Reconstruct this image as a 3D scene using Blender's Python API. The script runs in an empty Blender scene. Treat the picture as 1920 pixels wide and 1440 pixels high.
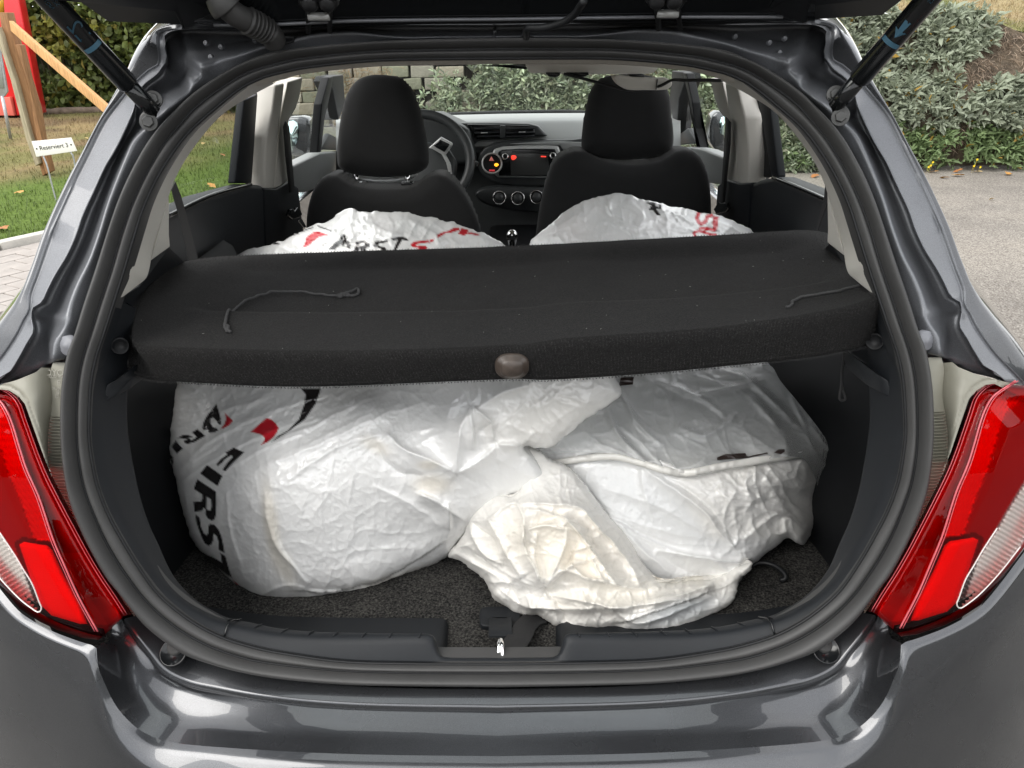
import bpy, bmesh, math, random
import numpy as np
from mathutils import Vector, Matrix

random.seed(7)
RNG = np.random.default_rng(7)
SC = bpy.context.scene
COL = SC.collection
R = math.radians

# ------------------------------------------------------------------ camera
FPX = 1442.0                      # focal length in pixels of a 1920 px wide frame
CAM = np.array([0.0236, 0.0, 1.43])
PITCH, YAW, ROLL = R(25.0), R(0.3), R(-0.45)
cam_data = bpy.data.cameras.new("camera")
cam = bpy.data.objects.new("camera", cam_data)
COL.objects.link(cam)
cam_data.sensor_width = 36.0
cam_data.lens = 36.0 * FPX / 1920.0
cam_data.clip_start = 0.02
cam_data.clip_end = 500.0
CROT = Matrix.Rotation(YAW, 3, 'Z') @ Matrix.Rotation(R(90) - PITCH, 3, 'X') @ Matrix.Rotation(ROLL, 3, 'Z')
cam.matrix_world = Matrix.Translation(Vector(CAM)) @ CROT.to_4x4()
SC.camera = cam
cam_data.dof.use_dof = False

# ------------------------------------------------------------------ sky, sun, exposure
SUN_EL, SUN_AZ = R(46), R(228)     # azimuth clockwise from +y
world = bpy.data.worlds.new("World")
SC.world = world
world.use_nodes = True
wn, wl = world.node_tree.nodes, world.node_tree.links
wn.clear()
w_out = wn.new("ShaderNodeOutputWorld")
w_bg = wn.new("ShaderNodeBackground")
w_sky = wn.new("ShaderNodeTexSky")
w_sky.sky_type = 'NISHITA'
w_sky.sun_disc = False
w_sky.sun_elevation = SUN_EL
w_sky.sun_rotation = SUN_AZ
w_sky.air_density = 1.2
w_sky.dust_density = 1.0
w_hsv = wn.new("ShaderNodeHueSaturation")
w_hsv.inputs['Saturation'].default_value = 0.22
w_hsv.inputs['Value'].default_value = 1.0
w_bg.inputs['Strength'].default_value = 0.15
wl.new(w_sky.outputs[0], w_hsv.inputs['Color'])
# overcast: most of the sky is an even cloud sheet with soft thicker and thinner patches
w_tc = wn.new("ShaderNodeTexCoord"); w_n = wn.new("ShaderNodeTexNoise"); w_r = wn.new("ShaderNodeValToRGB"); w_mix = wn.new("ShaderNodeMixRGB")
w_n.inputs['Scale'].default_value = 2.2; w_n.inputs['Detail'].default_value = 5.0
CL = 6.0
w_r.color_ramp.elements[0].position = 0.3; w_r.color_ramp.elements[0].color = (CL * .62, CL * .64, CL * .68, 1)
w_r.color_ramp.elements[1].position = 0.7; w_r.color_ramp.elements[1].color = (CL * 1.15, CL * 1.14, CL * 1.12, 1)
w_mix.inputs[0].default_value = 0.82
wl.new(w_tc.outputs['Generated'], w_n.inputs['Vector']); wl.new(w_n.outputs[0], w_r.inputs[0])
wl.new(w_hsv.outputs[0], w_mix.inputs[1]); wl.new(w_r.outputs[0], w_mix.inputs[2]); wl.new(w_mix.outputs[0], w_bg.inputs['Color'])
wl.new(w_bg.outputs[0], w_out.inputs['Surface'])
sun_data = bpy.data.lights.new("sun", 'SUN')
sun_data.energy = 0.9
sun_data.angle = R(40)
sun_data.color = (1.0, 0.96, 0.9)
sun = bpy.data.objects.new("sun", sun_data)
COL.objects.link(sun)
sd = Vector((math.sin(SUN_AZ) * math.cos(SUN_EL), math.cos(SUN_AZ) * math.cos(SUN_EL), math.sin(SUN_EL)))
sun.rotation_euler = sd.to_track_quat('Z', 'Y').to_euler()
SC.view_settings.view_transform = 'Standard'
SC.view_settings.look = 'None'
SC.view_settings.gamma = 1.0
SC.view_settings.use_curve_mapping = False
SC.view_settings.exposure = 1.42
try:
    SC.cycles.use_denoising = True
    SC.cycles.max_bounces = 10
    SC.cycles.transparent_max_bounces = 24
    SC.cycles.caustics_reflective = False
    SC.cycles.caustics_refractive = False
    SC.cycles.sample_clamp_indirect = 6.0
except Exception:
    pass

# ------------------------------------------------------------------ measuring helpers
A_R = np.array(CROT.col[0]); A_U = np.array(CROT.col[1]); A_F = -np.array(CROT.col[2])

def rays(u, v):
    u = np.asarray(u, float); v = np.asarray(v, float)
    return A_F + A_R * ((u - 960.0) / FPX)[..., None] + A_U * ((720.0 - v) / FPX)[..., None]

def PY(u, v, y):
    d = rays(u, v); y = np.asarray(y, float)
    return CAM + d * ((y - CAM[1]) / d[..., 1])[..., None]

def PZ(u, v, z):
    d = rays(u, v); z = np.asarray(z, float)
    return CAM + d * ((z - CAM[2]) / d[..., 2])[..., None]

def PXS(u, v, side, x0=0.70, lean=0.22, off=0.0):
    """meets the cabin side wall: |x| = x0 - lean*(z-0.95) - off"""
    d = rays(u, v)
    a = side * d[..., 0] + lean * d[..., 2]
    b = (x0 - off - lean * (CAM[2] - 0.95)) - side * CAM[0]
    return CAM + d * (b / a)[..., None]

def proj(p):
    p = np.asarray(p, float) - CAM
    w = p @ A_F
    return 960 + FPX * (p @ A_R) / w, 720 - FPX * (p @ A_U) / w

_sz = np.array([0.30, 0.60, 0.66, 0.80, 0.95, 1.10, 1.25, 1.40, 1.55])
_sy = np.array([0.74, 0.745, 0.752, 0.768, 0.795, 0.848, 0.930, 1.035, 1.15])
def S(z):
    return np.interp(z, _sz, _sy) * 0.5 + 0.25 * (np.interp(z - .05, _sz, _sy) + np.interp(z + .05, _sz, _sy))
def W(x):
    return 0.9 * np.maximum(0, np.abs(x) - 0.50) ** 2
def PS(u, v, off=0.0):
    """meets the rear body surface y = S(z) + W(x) + off"""
    d = rays(u, v); off = np.asarray(off, float)
    lo = np.full(d.shape[:-1], 0.3); hi = np.full(d.shape[:-1], 1.9)
    for _ in range(40):
        m = (lo + hi) / 2
        p = CAM + d * m[..., None]
        f = p[..., 1] - (S(p[..., 2]) + W(p[..., 0]) + off)
        lo = np.where(f < 0, m, lo); hi = np.where(f < 0, hi, m)
    return CAM + d * ((lo + hi) / 2)[..., None]

def crom(pts, n, closed=False):
    """even resample of a centripetal-ish Catmull-Rom through pts (any dimension)"""
    p = np.asarray(pts, float)
    if closed:
        p = np.vstack([p[-1], p, p[0], p[1]])
    else:
        p = np.vstack([2 * p[0] - p[1], p, 2 * p[-1] - p[-2]])
    out = []
    for i in range(1, len(p) - 2):
        t = np.linspace(0, 1, 14, endpoint=False)[:, None]
        p0, p1, p2, p3 = p[i - 1], p[i], p[i + 1], p[i + 2]
        l = np.linalg.norm(p2 - p1) + 1e-9
        m1 = (p2 - p0) / (np.linalg.norm(p1 - p0) + l) * l
        m2 = (p3 - p1) / (np.linalg.norm(p3 - p2) + l) * l
        out.append((2 * t**3 - 3 * t**2 + 1) * p1 + (t**3 - 2 * t**2 + t) * m1 + (-2 * t**3 + 3 * t**2) * p2 + (t**3 - t**2) * m2)
    out = np.vstack(out + [p[-2][None]])
    s = np.concatenate([[0], np.cumsum(np.linalg.norm(np.diff(out, axis=0), axis=1))])
    q = np.linspace(0, s[-1], n, endpoint=not closed)
    return np.stack([np.interp(q, s, out[:, k]) for k in range(out.shape[1])], 1)

# ------------------------------------------------------------------ noise in numpy
def _hash(i, j, k):
    h = (i * 374761393 + j * 668265263 + k * 974711) & 0xFFFFFFFF
    h = ((h ^ (h >> 13)) * 1274126177) & 0xFFFFFFFF
    h = h ^ (h >> 16)
    return (h & 0xFFFFFF) / float(0x1000000)
def vnoise(x, y, seed=0):
    xi = np.floor(x).astype(np.int64); yi = np.floor(y).astype(np.int64)
    fx = x - xi; fy = y - yi
    fx = fx * fx * fx * (fx * (fx * 6 - 15) + 10); fy = fy * fy * fy * (fy * (fy * 6 - 15) + 10)
    a, b = _hash(xi, yi, seed), _hash(xi + 1, yi, seed)
    c, d = _hash(xi, yi + 1, seed), _hash(xi + 1, yi + 1, seed)
    return (a * (1 - fx) + b * fx) * (1 - fy) + (c * (1 - fx) + d * fx) * fy
def fbm(x, y, seed=0, o=4):
    s, a, t = 0, 0.5, 0
    for k in range(o):
        s = s + a * vnoise(x * 2**k, y * 2**k, seed + 31 * k); t += a; a *= 0.5
    return s / t
def worley(x, y, seed=0):
    xi = np.floor(x).astype(np.int64); yi = np.floor(y).astype(np.int64)
    f1 = np.full(x.shape, 9.0); f2 = np.full(x.shape, 9.0)
    for dx in (-1, 0, 1):
        for dy in (-1, 0, 1):
            px = xi + dx + _hash(xi + dx, yi + dy, seed + 5); py = yi + dy + _hash(xi + dx, yi + dy, seed + 9)
            d = (px - x) ** 2 + (py - y) ** 2
            f2 = np.minimum(f2, np.maximum(f1, d)); f1 = np.minimum(f1, d)
    return f1, f2
def crumple(u, v, seed, size=60.0, amp=1.0, octs=4, aniso=2.2, ang=None):
    """dished facets with sharp crests, as in thin crumpled film"""
    out = np.zeros_like(u)
    rg = np.random.default_rng(seed)
    for o in range(octs):
        s = size / (1.9 ** o)
        for k in range(2):
            a = (ang + rg.normal() * 0.35) if ang is not None and o < 2 else rg.uniform(0, math.pi)
            ca, sa = math.cos(a), math.sin(a)
            wu = (vnoise(u / s / 1.5, v / s / 1.5, seed + o * 7 + k) - 0.5) * s * 0.9
            wv = (vnoise(u / s / 1.5 + 40, v / s / 1.5, seed + o * 7 + k + 3) - 0.5) * s * 0.9
            x = ((u + wu) * ca + (v + wv) * sa) / (s * aniso); y = (-(u + wu) * sa + (v + wv) * ca) / s
            f1, f2 = worley(x, y, seed + 17 * o + k)
            m = vnoise(u / s / 2.3 + 9 * k, v / s / 2.3 + o, seed + 77 + o)
            cr = np.exp(-(np.sqrt(f2) - np.sqrt(f1)) / 0.09) * np.clip(vnoise(u / s / 1.7 + 3 * k, v / s / 1.7 + 5, seed + 99 + o) * 2.2 - 0.7, 0, 1)
            out = out + amp * (0.55 ** o) * (0.55 * f1 * np.clip(m * 1.8 - 0.35, 0.05, 1.2) + 0.50 * cr)
    return out

# ------------------------------------------------------------------ mesh helpers
def link(name, me, parent=None, **props):
    o = bpy.data.objects.new(name, me)
    COL.objects.link(o)
    if parent is not None:
        o.parent = parent
    for k, val in props.items():
        o[k] = val
    return o

def tag(o, label=None, category=None, group=None, kind=None):
    if label: o['label'] = label
    if category: o['category'] = category
    if group: o['group'] = group
    if kind: o['kind'] = kind
    return o

def thing(name, label, category, loc=(0, 0, 0), group=None):
    o = bpy.data.objects.new(name, None)
    COL.objects.link(o)
    o.location = loc
    o.empty_display_size = 0.05
    bpy.context.view_layer.update()
    return tag(o, label, category, group)

class MB:
    """collects faces and links them as one mesh; world coordinates"""
    def __init__(s):
        s.v, s.f, s.m, s.n = [], [], [], 0
    def add(s, v, f, m=0):
        v = np.asarray(v, float).reshape(-1, 3)
        s.v.append(v); s.f += [tuple(int(i) + s.n for i in q) for q in f]; s.m += [m] * len(f)
        s.n += len(v)
        return s
    def grid(s, P, cu=False, cv=False, m=0, flip=False):
        a, b = P.shape[:2]
        f = []
        for i in range(a - (0 if cu else 1)):
            for j in range(b - (0 if cv else 1)):
                q = (i * b + j, i * b + (j + 1) % b, ((i + 1) % a) * b + (j + 1) % b, ((i + 1) % a) * b + j)
                f.append(q[::-1] if flip else q)
        return s.add(P.reshape(-1, 3), f, m)
    def tube(s, path, r, n=10, caps=True, m=0):
        p = np.asarray(path, float)
        r = np.full(len(p), r) if np.isscalar(r) else np.asarray(r, float)
        t = np.gradient(p, axis=0); t /= np.linalg.norm(t, axis=1)[:, None] + 1e-12
        ref = np.array([0.13, 0.21, 0.97]) if abs(t[0] @ np.array([0.13, 0.21, 0.97])) < 0.9 else np.array([1.0, 0.1, 0])
        rings, nrm = [], np.cross(t[0], ref)
        for i in range(len(p)):
            nrm = nrm - t[i] * (nrm @ t[i]); nrm /= np.linalg.norm(nrm) + 1e-12
            bn = np.cross(t[i], nrm)
            a = np.linspace(0, 2 * math.pi, n, endpoint=False)[:, None]
            rings.append(p[i] + r[i] * (np.cos(a) * nrm + np.sin(a) * bn))
        P = np.array(rings)
        s.grid(P, cv=True, m=m)
        if caps:
            k = s.n - P.shape[0] * n
            s.f.append(tuple(range(k + n - 1, k - 1, -1))); s.m.append(m)
            s.f.append(tuple(range(s.n - n, s.n))); s.m.append(m)
        return s
    def prism(s, front, vec, m=0):
        """closed solid: polygon 'front' swept by vec (one vector or one per vertex)"""
        a = np.asarray(front, float); b = a + np.asarray(vec, float); n = len(a)
        f = [tuple(range(n - 1, -1, -1)), tuple(range(n, 2 * n))]
        f += [(i, (i + 1) % n, n + (i + 1) % n, n + i) for i in range(n)]
        return s.add(np.vstack([a, b]), f, m)
    def box(s, c, size, rot=None, m=0):
        h = np.array(size) / 2
        v = np.array([[x, y, z] for x in (-1, 1) for y in (-1, 1) for z in (-1, 1)]) * h
        if rot is not None: v = v @ np.array(rot).T
        return s.add(v + np.array(c), [(0, 1, 3, 2), (4, 6, 7, 5), (0, 4, 5, 1), (2, 3, 7, 6), (0, 2, 6, 4), (1, 5, 7, 3)], m)
    def disc(s, c, nrm, prof, n=24, m=0):
        """lathe: prof = [(radius, height along nrm)]"""
        w = np.array(nrm, float); w /= np.linalg.norm(w)
        a = np.cross(w, [0.3, 0.1, 0.9] if abs(w[2]) < 0.9 else [1, 0, 0]); a /= np.linalg.norm(a); b = np.cross(w, a)
        th = np.linspace(0, 2 * math.pi, n, endpoint=False)
        P = np.array([[np.array(c) + r * (math.cos(t) * a + math.sin(t) * b) + h * w for t in th] for r, h in prof])
        return s.grid(P, cv=True, m=m)
    def build(s, name, mats, parent=None, smooth=True, angle=None, bevel=None, weld=False, **props):
        me = bpy.data.meshes.new(name)
        V = np.vstack(s.v)
        if parent is not None:
            inv = np.array(parent.matrix_world.inverted())
            V = V @ inv[:3, :3].T + inv[:3, 3]
        me.from_pydata(V.tolist(), [], s.f)
        for mt in (mats if isinstance(mats, (list, tuple)) else [mats]):
            me.materials.append(mt)
        if len(set(s.m)) > 1:
            me.polygons.foreach_set('material_index', s.m)
        if bevel or weld:
            bm = bmesh.new(); bm.from_mesh(me)
            bmesh.ops.remove_doubles(bm, verts=bm.verts, dist=1e-5)
            bmesh.ops.recalc_face_normals(bm, faces=bm.faces)
            if bevel:
                es = [e for e in bm.edges if e.is_manifold and e.calc_face_angle(0) > R(25)]
                bmesh.ops.bevel(bm, geom=es, offset=bevel, segments=2, profile=0.6, affect='EDGES', clamp_overlap=True)
            bm.to_mesh(me); bm.free()
        me.polygons.foreach_set('use_smooth', [smooth] * len(me.polygons))
        if smooth and angle:
            try: me.set_sharp_from_angle(angle=R(angle))
            except Exception: pass
        me.update()
        return link(name, me, parent, **props)

def tr(pts, ox, oy, s):
    return [(ox + x / s, oy + y / s) for x, y in pts]

def inpoly(u, v, poly):
    p = np.asarray(poly, float); c = np.zeros(u.shape, bool)
    for i in range(len(p)):
        x1, y1 = p[i]; x2, y2 = p[i - 1]
        if y1 == y2: continue
        k = ((y1 > v) != (y2 > v)) & (u < (x2 - x1) * (v - y1) / (y2 - y1) + x1)
        c ^= k
    return c
def near(u, v, poly, closed=True):
    """distance to and nearest point on a polyline"""
    p = np.asarray(poly, float)
    bd = np.full(u.shape, 1e9); bx = np.zeros(u.shape); by = np.zeros(u.shape); bt = np.zeros(u.shape)
    acc = 0.0
    for i in range(len(p) if closed else len(p) - 1):
        a, b = p[i], p[(i + 1) % len(p)]
        e = b - a; L = e @ e + 1e-12
        t = np.clip(((u - a[0]) * e[0] + (v - a[1]) * e[1]) / L, 0, 1)
        x, y = a[0] + t * e[0], a[1] + t * e[1]
        d = np.hypot(u - x, v - y); k = d < bd
        bd = np.where(k, d, bd); bx = np.where(k, x, bx); by = np.where(k, y, by); bt = np.where(k, acc + t * math.sqrt(L), bt)
        acc += math.sqrt(L)
    return bd, bx, by, bt / max(acc, 1e-9)

def patch(outline, step):
    """quad mesh filling an outline, its rim lying exactly on it. returns uv (n,2), faces, rim loop mask"""
    p = np.asarray(outline, float)
    u0, v0 = p.min(0) - step; u1, v1 = p.max(0) + step
    gu = np.arange(u0, u1 + step, step); gv = np.arange(v0, v1 + step, step)
    U, V = np.meshgrid(gu, gv)
    ins = inpoly(U, V, p)
    d, x, y, _ = near(U, V, p)
    keep = (ins[:-1, :-1].astype(int) + ins[1:, :-1] + ins[:-1, 1:] + ins[1:, 1:]) >= 1
    X = np.where(ins, U, x); Y = np.where(ins, V, y)
    use = np.zeros(U.shape, bool)
    use[:-1, :-1] |= keep; use[1:, :-1] |= keep; use[:-1, 1:] |= keep; use[1:, 1:] |= keep
    idx = np.full(U.shape, -1); idx[use] = np.arange(use.sum())
    f = np.stack([idx[:-1, :-1], idx[1:, :-1], idx[1:, 1:], idx[:-1, 1:]], -1)[keep]
    return np.stack([X[use], Y[use]], 1), f, ~ins[use], np.where(ins, d, 0)[use]

def tps(ctrl, u, v):
    c = np.asarray(ctrl, float); n = len(c); s = 300.0
    x = c[:, :2] / s
    d = np.linalg.norm(x[:, None] - x[None], axis=2)
    K = np.where(d > 0, d * d * np.log(d + 1e-12), 0) + np.eye(n) * 1e-3
    Pm = np.hstack([np.ones((n, 1)), x])
    M = np.block([[K, Pm], [Pm.T, np.zeros((3, 3))]])
    w = np.linalg.solve(M, np.concatenate([c[:, 2], np.zeros(3)]))
    q = np.stack([u, v], -1) / s
    out = w[n] + q @ w[n + 1:]
    for i in range(n):
        r = np.linalg.norm(q - x[i], axis=-1)
        out = out + w[i] * np.where(r > 0, r * r * np.log(r + 1e-12), 0)
    return out

def set_color(me, name, arr):
    a = me.color_attributes.new(name=name, type='FLOAT_COLOR', domain='POINT')
    a.data.foreach_set('color', np.asarray(arr, np.float32).reshape(-1))

# ------------------------------------------------------------------ materials
MATS = {}
def nt(name):
    m = bpy.data.materials.new(name); m.use_nodes = True
    n, l = m.node_tree.nodes, m.node_tree.links
    b = next(x for x in n if x.type == 'BSDF_PRINCIPLED')
    MATS[name] = m
    return m, n, l, b
def noise_node(n, l, scale, detail=3, rough=0.5, coord='Object', stretch=None):
    tc = n.new('ShaderNodeTexCoord'); t = n.new('ShaderNodeTexNoise')
    t.inputs['Scale'].default_value = scale; t.inputs['Detail'].default_value = detail; t.inputs['Roughness'].default_value = rough
    if stretch:
        mp = n.new('ShaderNodeMapping'); mp.inputs['Scale'].default_value = stretch
        l.new(tc.outputs[coord], mp.inputs[0]); l.new(mp.outputs[0], t.inputs['Vector'])
    else:
        l.new(tc.outputs[coord], t.inputs['Vector'])
    return t
def ramp(n, l, src, stops):
    r = n.new('ShaderNodeValToRGB')
    e = r.color_ramp.elements
    while len(e) < len(stops): e.new(0.5)
    for k, (p, c) in enumerate(stops):
        e[k].position = p; e[k].color = (*c, 1) if len(c) == 3 else c
    l.new(src, r.inputs[0])
    return r
def bump(n, l, b, src, strength, dist):
    k = n.new('ShaderNodeBump'); k.inputs['Strength'].default_value = strength; k.inputs['Distance'].default_value = dist
    l.new(src, k.inputs['Height']); l.new(k.outputs[0], b.inputs['Normal'])
    return k
def simple(name, col, rough=0.5, metal=0.0, var=0.0, vscale=6.0, bmp=0.0, bscale=400.0, bdist=0.0005, coat=0.0, spec=0.5, sheen=0.0, stretch=None):
    m, n, l, b = nt(name)
    b.inputs['Base Color'].default_value = (*col, 1); b.inputs['Roughness'].default_value = rough
    b.inputs['Metallic'].default_value = metal
    b.inputs['Specular IOR Level'].default_value = spec
    b.inputs['Coat Weight'].default_value = coat; b.inputs['Coat Roughness'].default_value = 0.03
    b.inputs['Sheen Weight'].default_value = sheen; b.inputs['Sheen Roughness'].default_value = 0.5
    if var:
        t = noise_node(n, l, vscale, 5, 0.6, stretch=stretch)
        r = ramp(n, l, t.outputs[0], [(0.3, tuple(c * (1 - var) for c in col)), (0.7, tuple(c * (1 + var) for c in col))])
        l.new(r.outputs[0], b.inputs['Base Color'])
    if bmp:
        t2 = noise_node(n, l, bscale, 2, 0.5)
        bump(n, l, b, t2.outputs[0], bmp, bdist)
    return m

def paint_mat(name, rough=0.28, coat=1.0, k=0.72, metal=0.75):
    m, n, l, b = nt(name)
    t = noise_node(n, l, 1500, 1, 0.5)
    r = ramp(n, l, t.outputs[0], [(0.3, tuple(k * c for c in (0.072, 0.075, 0.082))), (0.7, tuple(k * c for c in (0.125, 0.13, 0.14)))])
    l.new(r.outputs[0], b.inputs['Base Color'])
    b.inputs['Metallic'].default_value = metal; b.inputs['Roughness'].default_value = rough
    b.inputs['Coat Weight'].default_value = coat; b.inputs['Coat Roughness'].default_value = 0.02
    t2 = noise_node(n, l, 7, 4, 0.6)
    r2 = ramp(n, l, t2.outputs[0], [(0.4, (rough - .04,) * 3), (0.75, (rough + .1,) * 3)])
    l.new(r2.outputs[0], b.inputs['Roughness'])
    return m
M_PAINT = paint_mat('grey_metallic_paint')
M_PAINT_IN = paint_mat('grey_inner_paint', 0.44, 0.4, 1.6, 0.38)
M_RUBBER = simple('grey_rubber', (0.050, 0.0495, 0.049), 0.5, var=0.10, vscale=12, bmp=0.15, bscale=300, spec=0.45)
M_BLACK = simple('black_plastic', (0.006, 0.0066, 0.0078), 0.55, bmp=0.25, bscale=900, bdist=0.0004, spec=0.4, var=0.15)
M_TRIM = simple('dark_grain_plastic', (0.0085, 0.0102, 0.0128), 0.56, bmp=0.35, bscale=1100, bdist=0.0004, var=0.18, vscale=9, spec=0.38)
M_GLOSSBLACK = simple('gloss_black', (0.008, 0.009, 0.01), 0.18, spec=0.5)
M_STEEL = simple('dark_steel', (0.045, 0.046, 0.048), 0.4, 0.6, var=0.3, vscale=60)
M_BEIGE = simple('beige_trim', (0.60, 0.58, 0.53), 0.55, bmp=0.2, bscale=800, bdist=0.0003, var=0.04)
M_HEADLINER = simple('beige_headliner_cloth', (0.62, 0.585, 0.53), 0.9, bmp=0.6, bscale=500, bdist=0.001, var=0.08, vscale=200)
M_LAMPBODY = simple('beige_lamp_plastic', (0.27, 0.262, 0.215), 0.42, var=0.08, vscale=14, spec=0.5)
M_SEAT = simple('black_seat_cloth', (0.005, 0.0053, 0.0056), 0.9, bmp=0.5, bscale=900, bdist=0.0006, sheen=0.08, var=0.2, vscale=40)
M_GREYTRIM = simple('grey_dash_plastic', (0.30, 0.31, 0.305), 0.5, var=0.05)
M_DASH = simple('charcoal_dash_plastic', (0.040, 0.044, 0.045), 0.45, bmp=0.2, bscale=600, var=0.1)
M_SILVER = simple('satin_silver', (0.56, 0.57, 0.56), 0.32, 0.25)
M_BRACKET = simple('bracket_steel', (0.085, 0.085, 0.083), 0.45, 0.5, var=0.3, vscale=60)
M_CHROME = simple('chrome', (0.85, 0.85, 0.84), 0.08, 1.0)
M_WEB = simple('woven_belt', (0.014, 0.014, 0.015), 0.7, bmp=0.6, bscale=1200, bdist=0.0008)

def carpet_mat(name, dark, light, scale, bdist):
    m, n, l, b = nt(name)
    t = noise_node(n, l, scale, 4, 0.75)
    t3 = noise_node(n, l, 9, 3, 0.5)
    mx = n.new('ShaderNodeMath'); mx.operation = 'ADD'
    sc2 = n.new('ShaderNodeMath'); sc2.operation = 'MULTIPLY'; sc2.inputs[1].default_value = 0.22
    l.new(t3.outputs[0], sc2.inputs[0]); l.new(t.outputs[0], mx.inputs[0]); l.new(sc2.outputs[0], mx.inputs[1])
    r = ramp(n, l, mx.outputs[0], [(0.50, dark), (0.66, tuple(0.6 * a + .4 * c for a, c in zip(dark, light))), (0.80, light)])
    l.new(r.outputs[0], b.inputs['Base Color'])
    b.inputs['Roughness'].default_value = 0.95; b.inputs['Specular IOR Level'].default_value = 0.15
    b.inputs['Sheen Weight'].default_value = 0.12; b.inputs['Sheen Roughness'].default_value = 0.6
    b.inputs['Sheen Tint'].default_value = (0.25, 0.25, 0.25, 1)
    bump(n, l, b, t.outputs[0], 0.9, bdist)
    return m
M_CARPET = carpet_mat('black_carpet', (0.0022, 0.0023, 0.0027), (0.13, 0.125, 0.115), 260, 0.005)
M_FELT = carpet_mat('charcoal_felt', (0.0085, 0.0082, 0.0082), (0.024, 0.0235, 0.023), 420, 0.0022)

def glass_mat(name, tint, refl=1.0):
    m = bpy.data.materials.new(name); m.use_nodes = True
    n, l = m.node_tree.nodes, m.node_tree.links; n.clear()
    o = n.new('ShaderNodeOutputMaterial'); mix = n.new('ShaderNodeMixShader'); t = n.new('ShaderNodeBsdfTransparent')
    g = n.new('ShaderNodeBsdfGlossy'); fr = n.new('ShaderNodeFresnel')
    fr.inputs['IOR'].default_value = 1.45; t.inputs['Color'].default_value = (*tint, 1); g.inputs['Roughness'].default_value = 0.01
    ml = n.new('ShaderNodeMath'); ml.operation = 'MULTIPLY'; ml.inputs[1].default_value = refl
    l.new(fr.outputs[0], ml.inputs[0]); l.new(ml.outputs[0], mix.inputs[0])
    l.new(t.outputs[0], mix.inputs[1]); l.new(g.outputs[0], mix.inputs[2]); l.new(mix.outputs[0], o.inputs['Surface'])
    return m
M_GLASS = glass_mat('window_glass', (0.94, 0.97, 0.95), 0.22)

def film_mat(name, gloss=0.27, trans=0.08):
    """thin printed polythene: colour comes from the print attribute"""
    m, n, l, b = nt(name)
    at = n.new('ShaderNodeVertexColor'); at.layer_name = 'print'
    l.new(at.outputs['Color'], b.inputs['Base Color'])
    b.inputs['Roughness'].default_value = gloss; b.inputs['Specular IOR Level'].default_value = 0.5
    b.inputs['Coat Weight'].default_value = 0.7; b.inputs['Coat Roughness'].default_value = 0.09
    t = noise_node(n, l, 90, 4, 0.6); t2 = noise_node(n, l, 330, 3, 0.6)
    ad = n.new('ShaderNodeMath'); ad.operation = 'MULTIPLY_ADD'; ad.inputs[1].default_value = 0.35
    l.new(t2.outputs[0], ad.inputs[0]); l.new(t.outputs[0], ad.inputs[2])
    bump(n, l, b, ad.outputs[0], 0.22, 0.003)
    out = next(x for x in n if x.type == 'OUTPUT_MATERIAL')
    tl = n.new('ShaderNodeBsdfTranslucent'); l.new(at.outputs['Color'], tl.inputs['Color'])
    mix = n.new('ShaderNodeMixShader'); mix.inputs[0].default_value = trans
    l.new(b.outputs[0], mix.inputs[1]); l.new(tl.outputs[0], mix.inputs[2]); l.new(mix.outputs[0], out.inputs['Surface'])
    return m
M_FILM = film_mat('white_bag_film')
def clear_film():
    m = bpy.data.materials.new('clear_polythene'); m.use_nodes = True
    n, l = m.node_tree.nodes, m.node_tree.links; n.clear()
    o = n.new('ShaderNodeOutputMaterial'); t = n.new('ShaderNodeBsdfTransparent'); g = n.new('ShaderNodeBsdfGlossy'); d = n.new('ShaderNodeBsdfDiffuse')
    t.inputs['Color'].default_value = (.97, .975, .97, 1); g.inputs['Roughness'].default_value = .06; d.inputs['Color'].default_value = (.8, .81, .8, 1)
    m1 = n.new('ShaderNodeMixShader'); m1.inputs[0].default_value = .34; m2 = n.new('ShaderNodeMixShader'); fr = n.new('ShaderNodeFresnel'); fr.inputs['IOR'].default_value = 1.5
    ns = noise_node(n, l, 160, 4, .6); bm = n.new('ShaderNodeBump'); bm.inputs['Strength'].default_value = .5; bm.inputs['Distance'].default_value = .003
    l.new(ns.outputs[0], bm.inputs['Height']); l.new(bm.outputs[0], g.inputs['Normal']); l.new(bm.outputs[0], fr.inputs['Normal'])
    l.new(t.outputs[0], m1.inputs[1]); l.new(d.outputs[0], m1.inputs[2]); l.new(fr.outputs[0], m2.inputs[0]); l.new(m1.outputs[0], m2.inputs[1]); l.new(g.outputs[0], m2.inputs[2]); l.new(m2.outputs[0], o.inputs['Surface'])
    return m
M_CLEAR = clear_film()
# ------------------------------------------------------------------ the car: opening rings (left half, traced), mirrored
car = thing('hatchback_car', 'dark grey hatchback seen from behind with its tailgate raised and boot open', 'car', (0, 1.6, 0))
NR = 190
C0 = np.array([937.0, 640.0])
RING_O = [(932,1284),(760,1282),(640,1279),(520,1268),(445,1254),(391,1239),(351,1225),(318,1204),(275,1168),(247,1133),(228,1108),(207,1083),(183,1042),(160,997),(143,957),(131,913),(126,880),(121,827),(120,777),(122.5,727),(128,687),(134,660),(145,632),(163,573),(185,507),(207,440),(227,380),(250,327),(280,273),(308,237),(333,212),(367,180),(417,145),(467,119),(500,105),(596,91),(699,83),(811,78),(932,76)]
RING_G = [(932,1260),(760,1259),(640,1255),(520,1243),(464,1233),(401,1212),(349,1185),(307,1154),(270,1117),(242,1080),(220,1047),(198,1007),(177,958),(162,917),(154,880),(149,840),(147.5,790),(149,735),(153,700),(160,668),(177,615),(190,573),(212,507),(231,440),(253,380),(280,323),(313,268),(340,235),(367,205),(417,167),(467,138),(520,122),(560,113),(699,99),(811,96),(932,94)]
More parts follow.
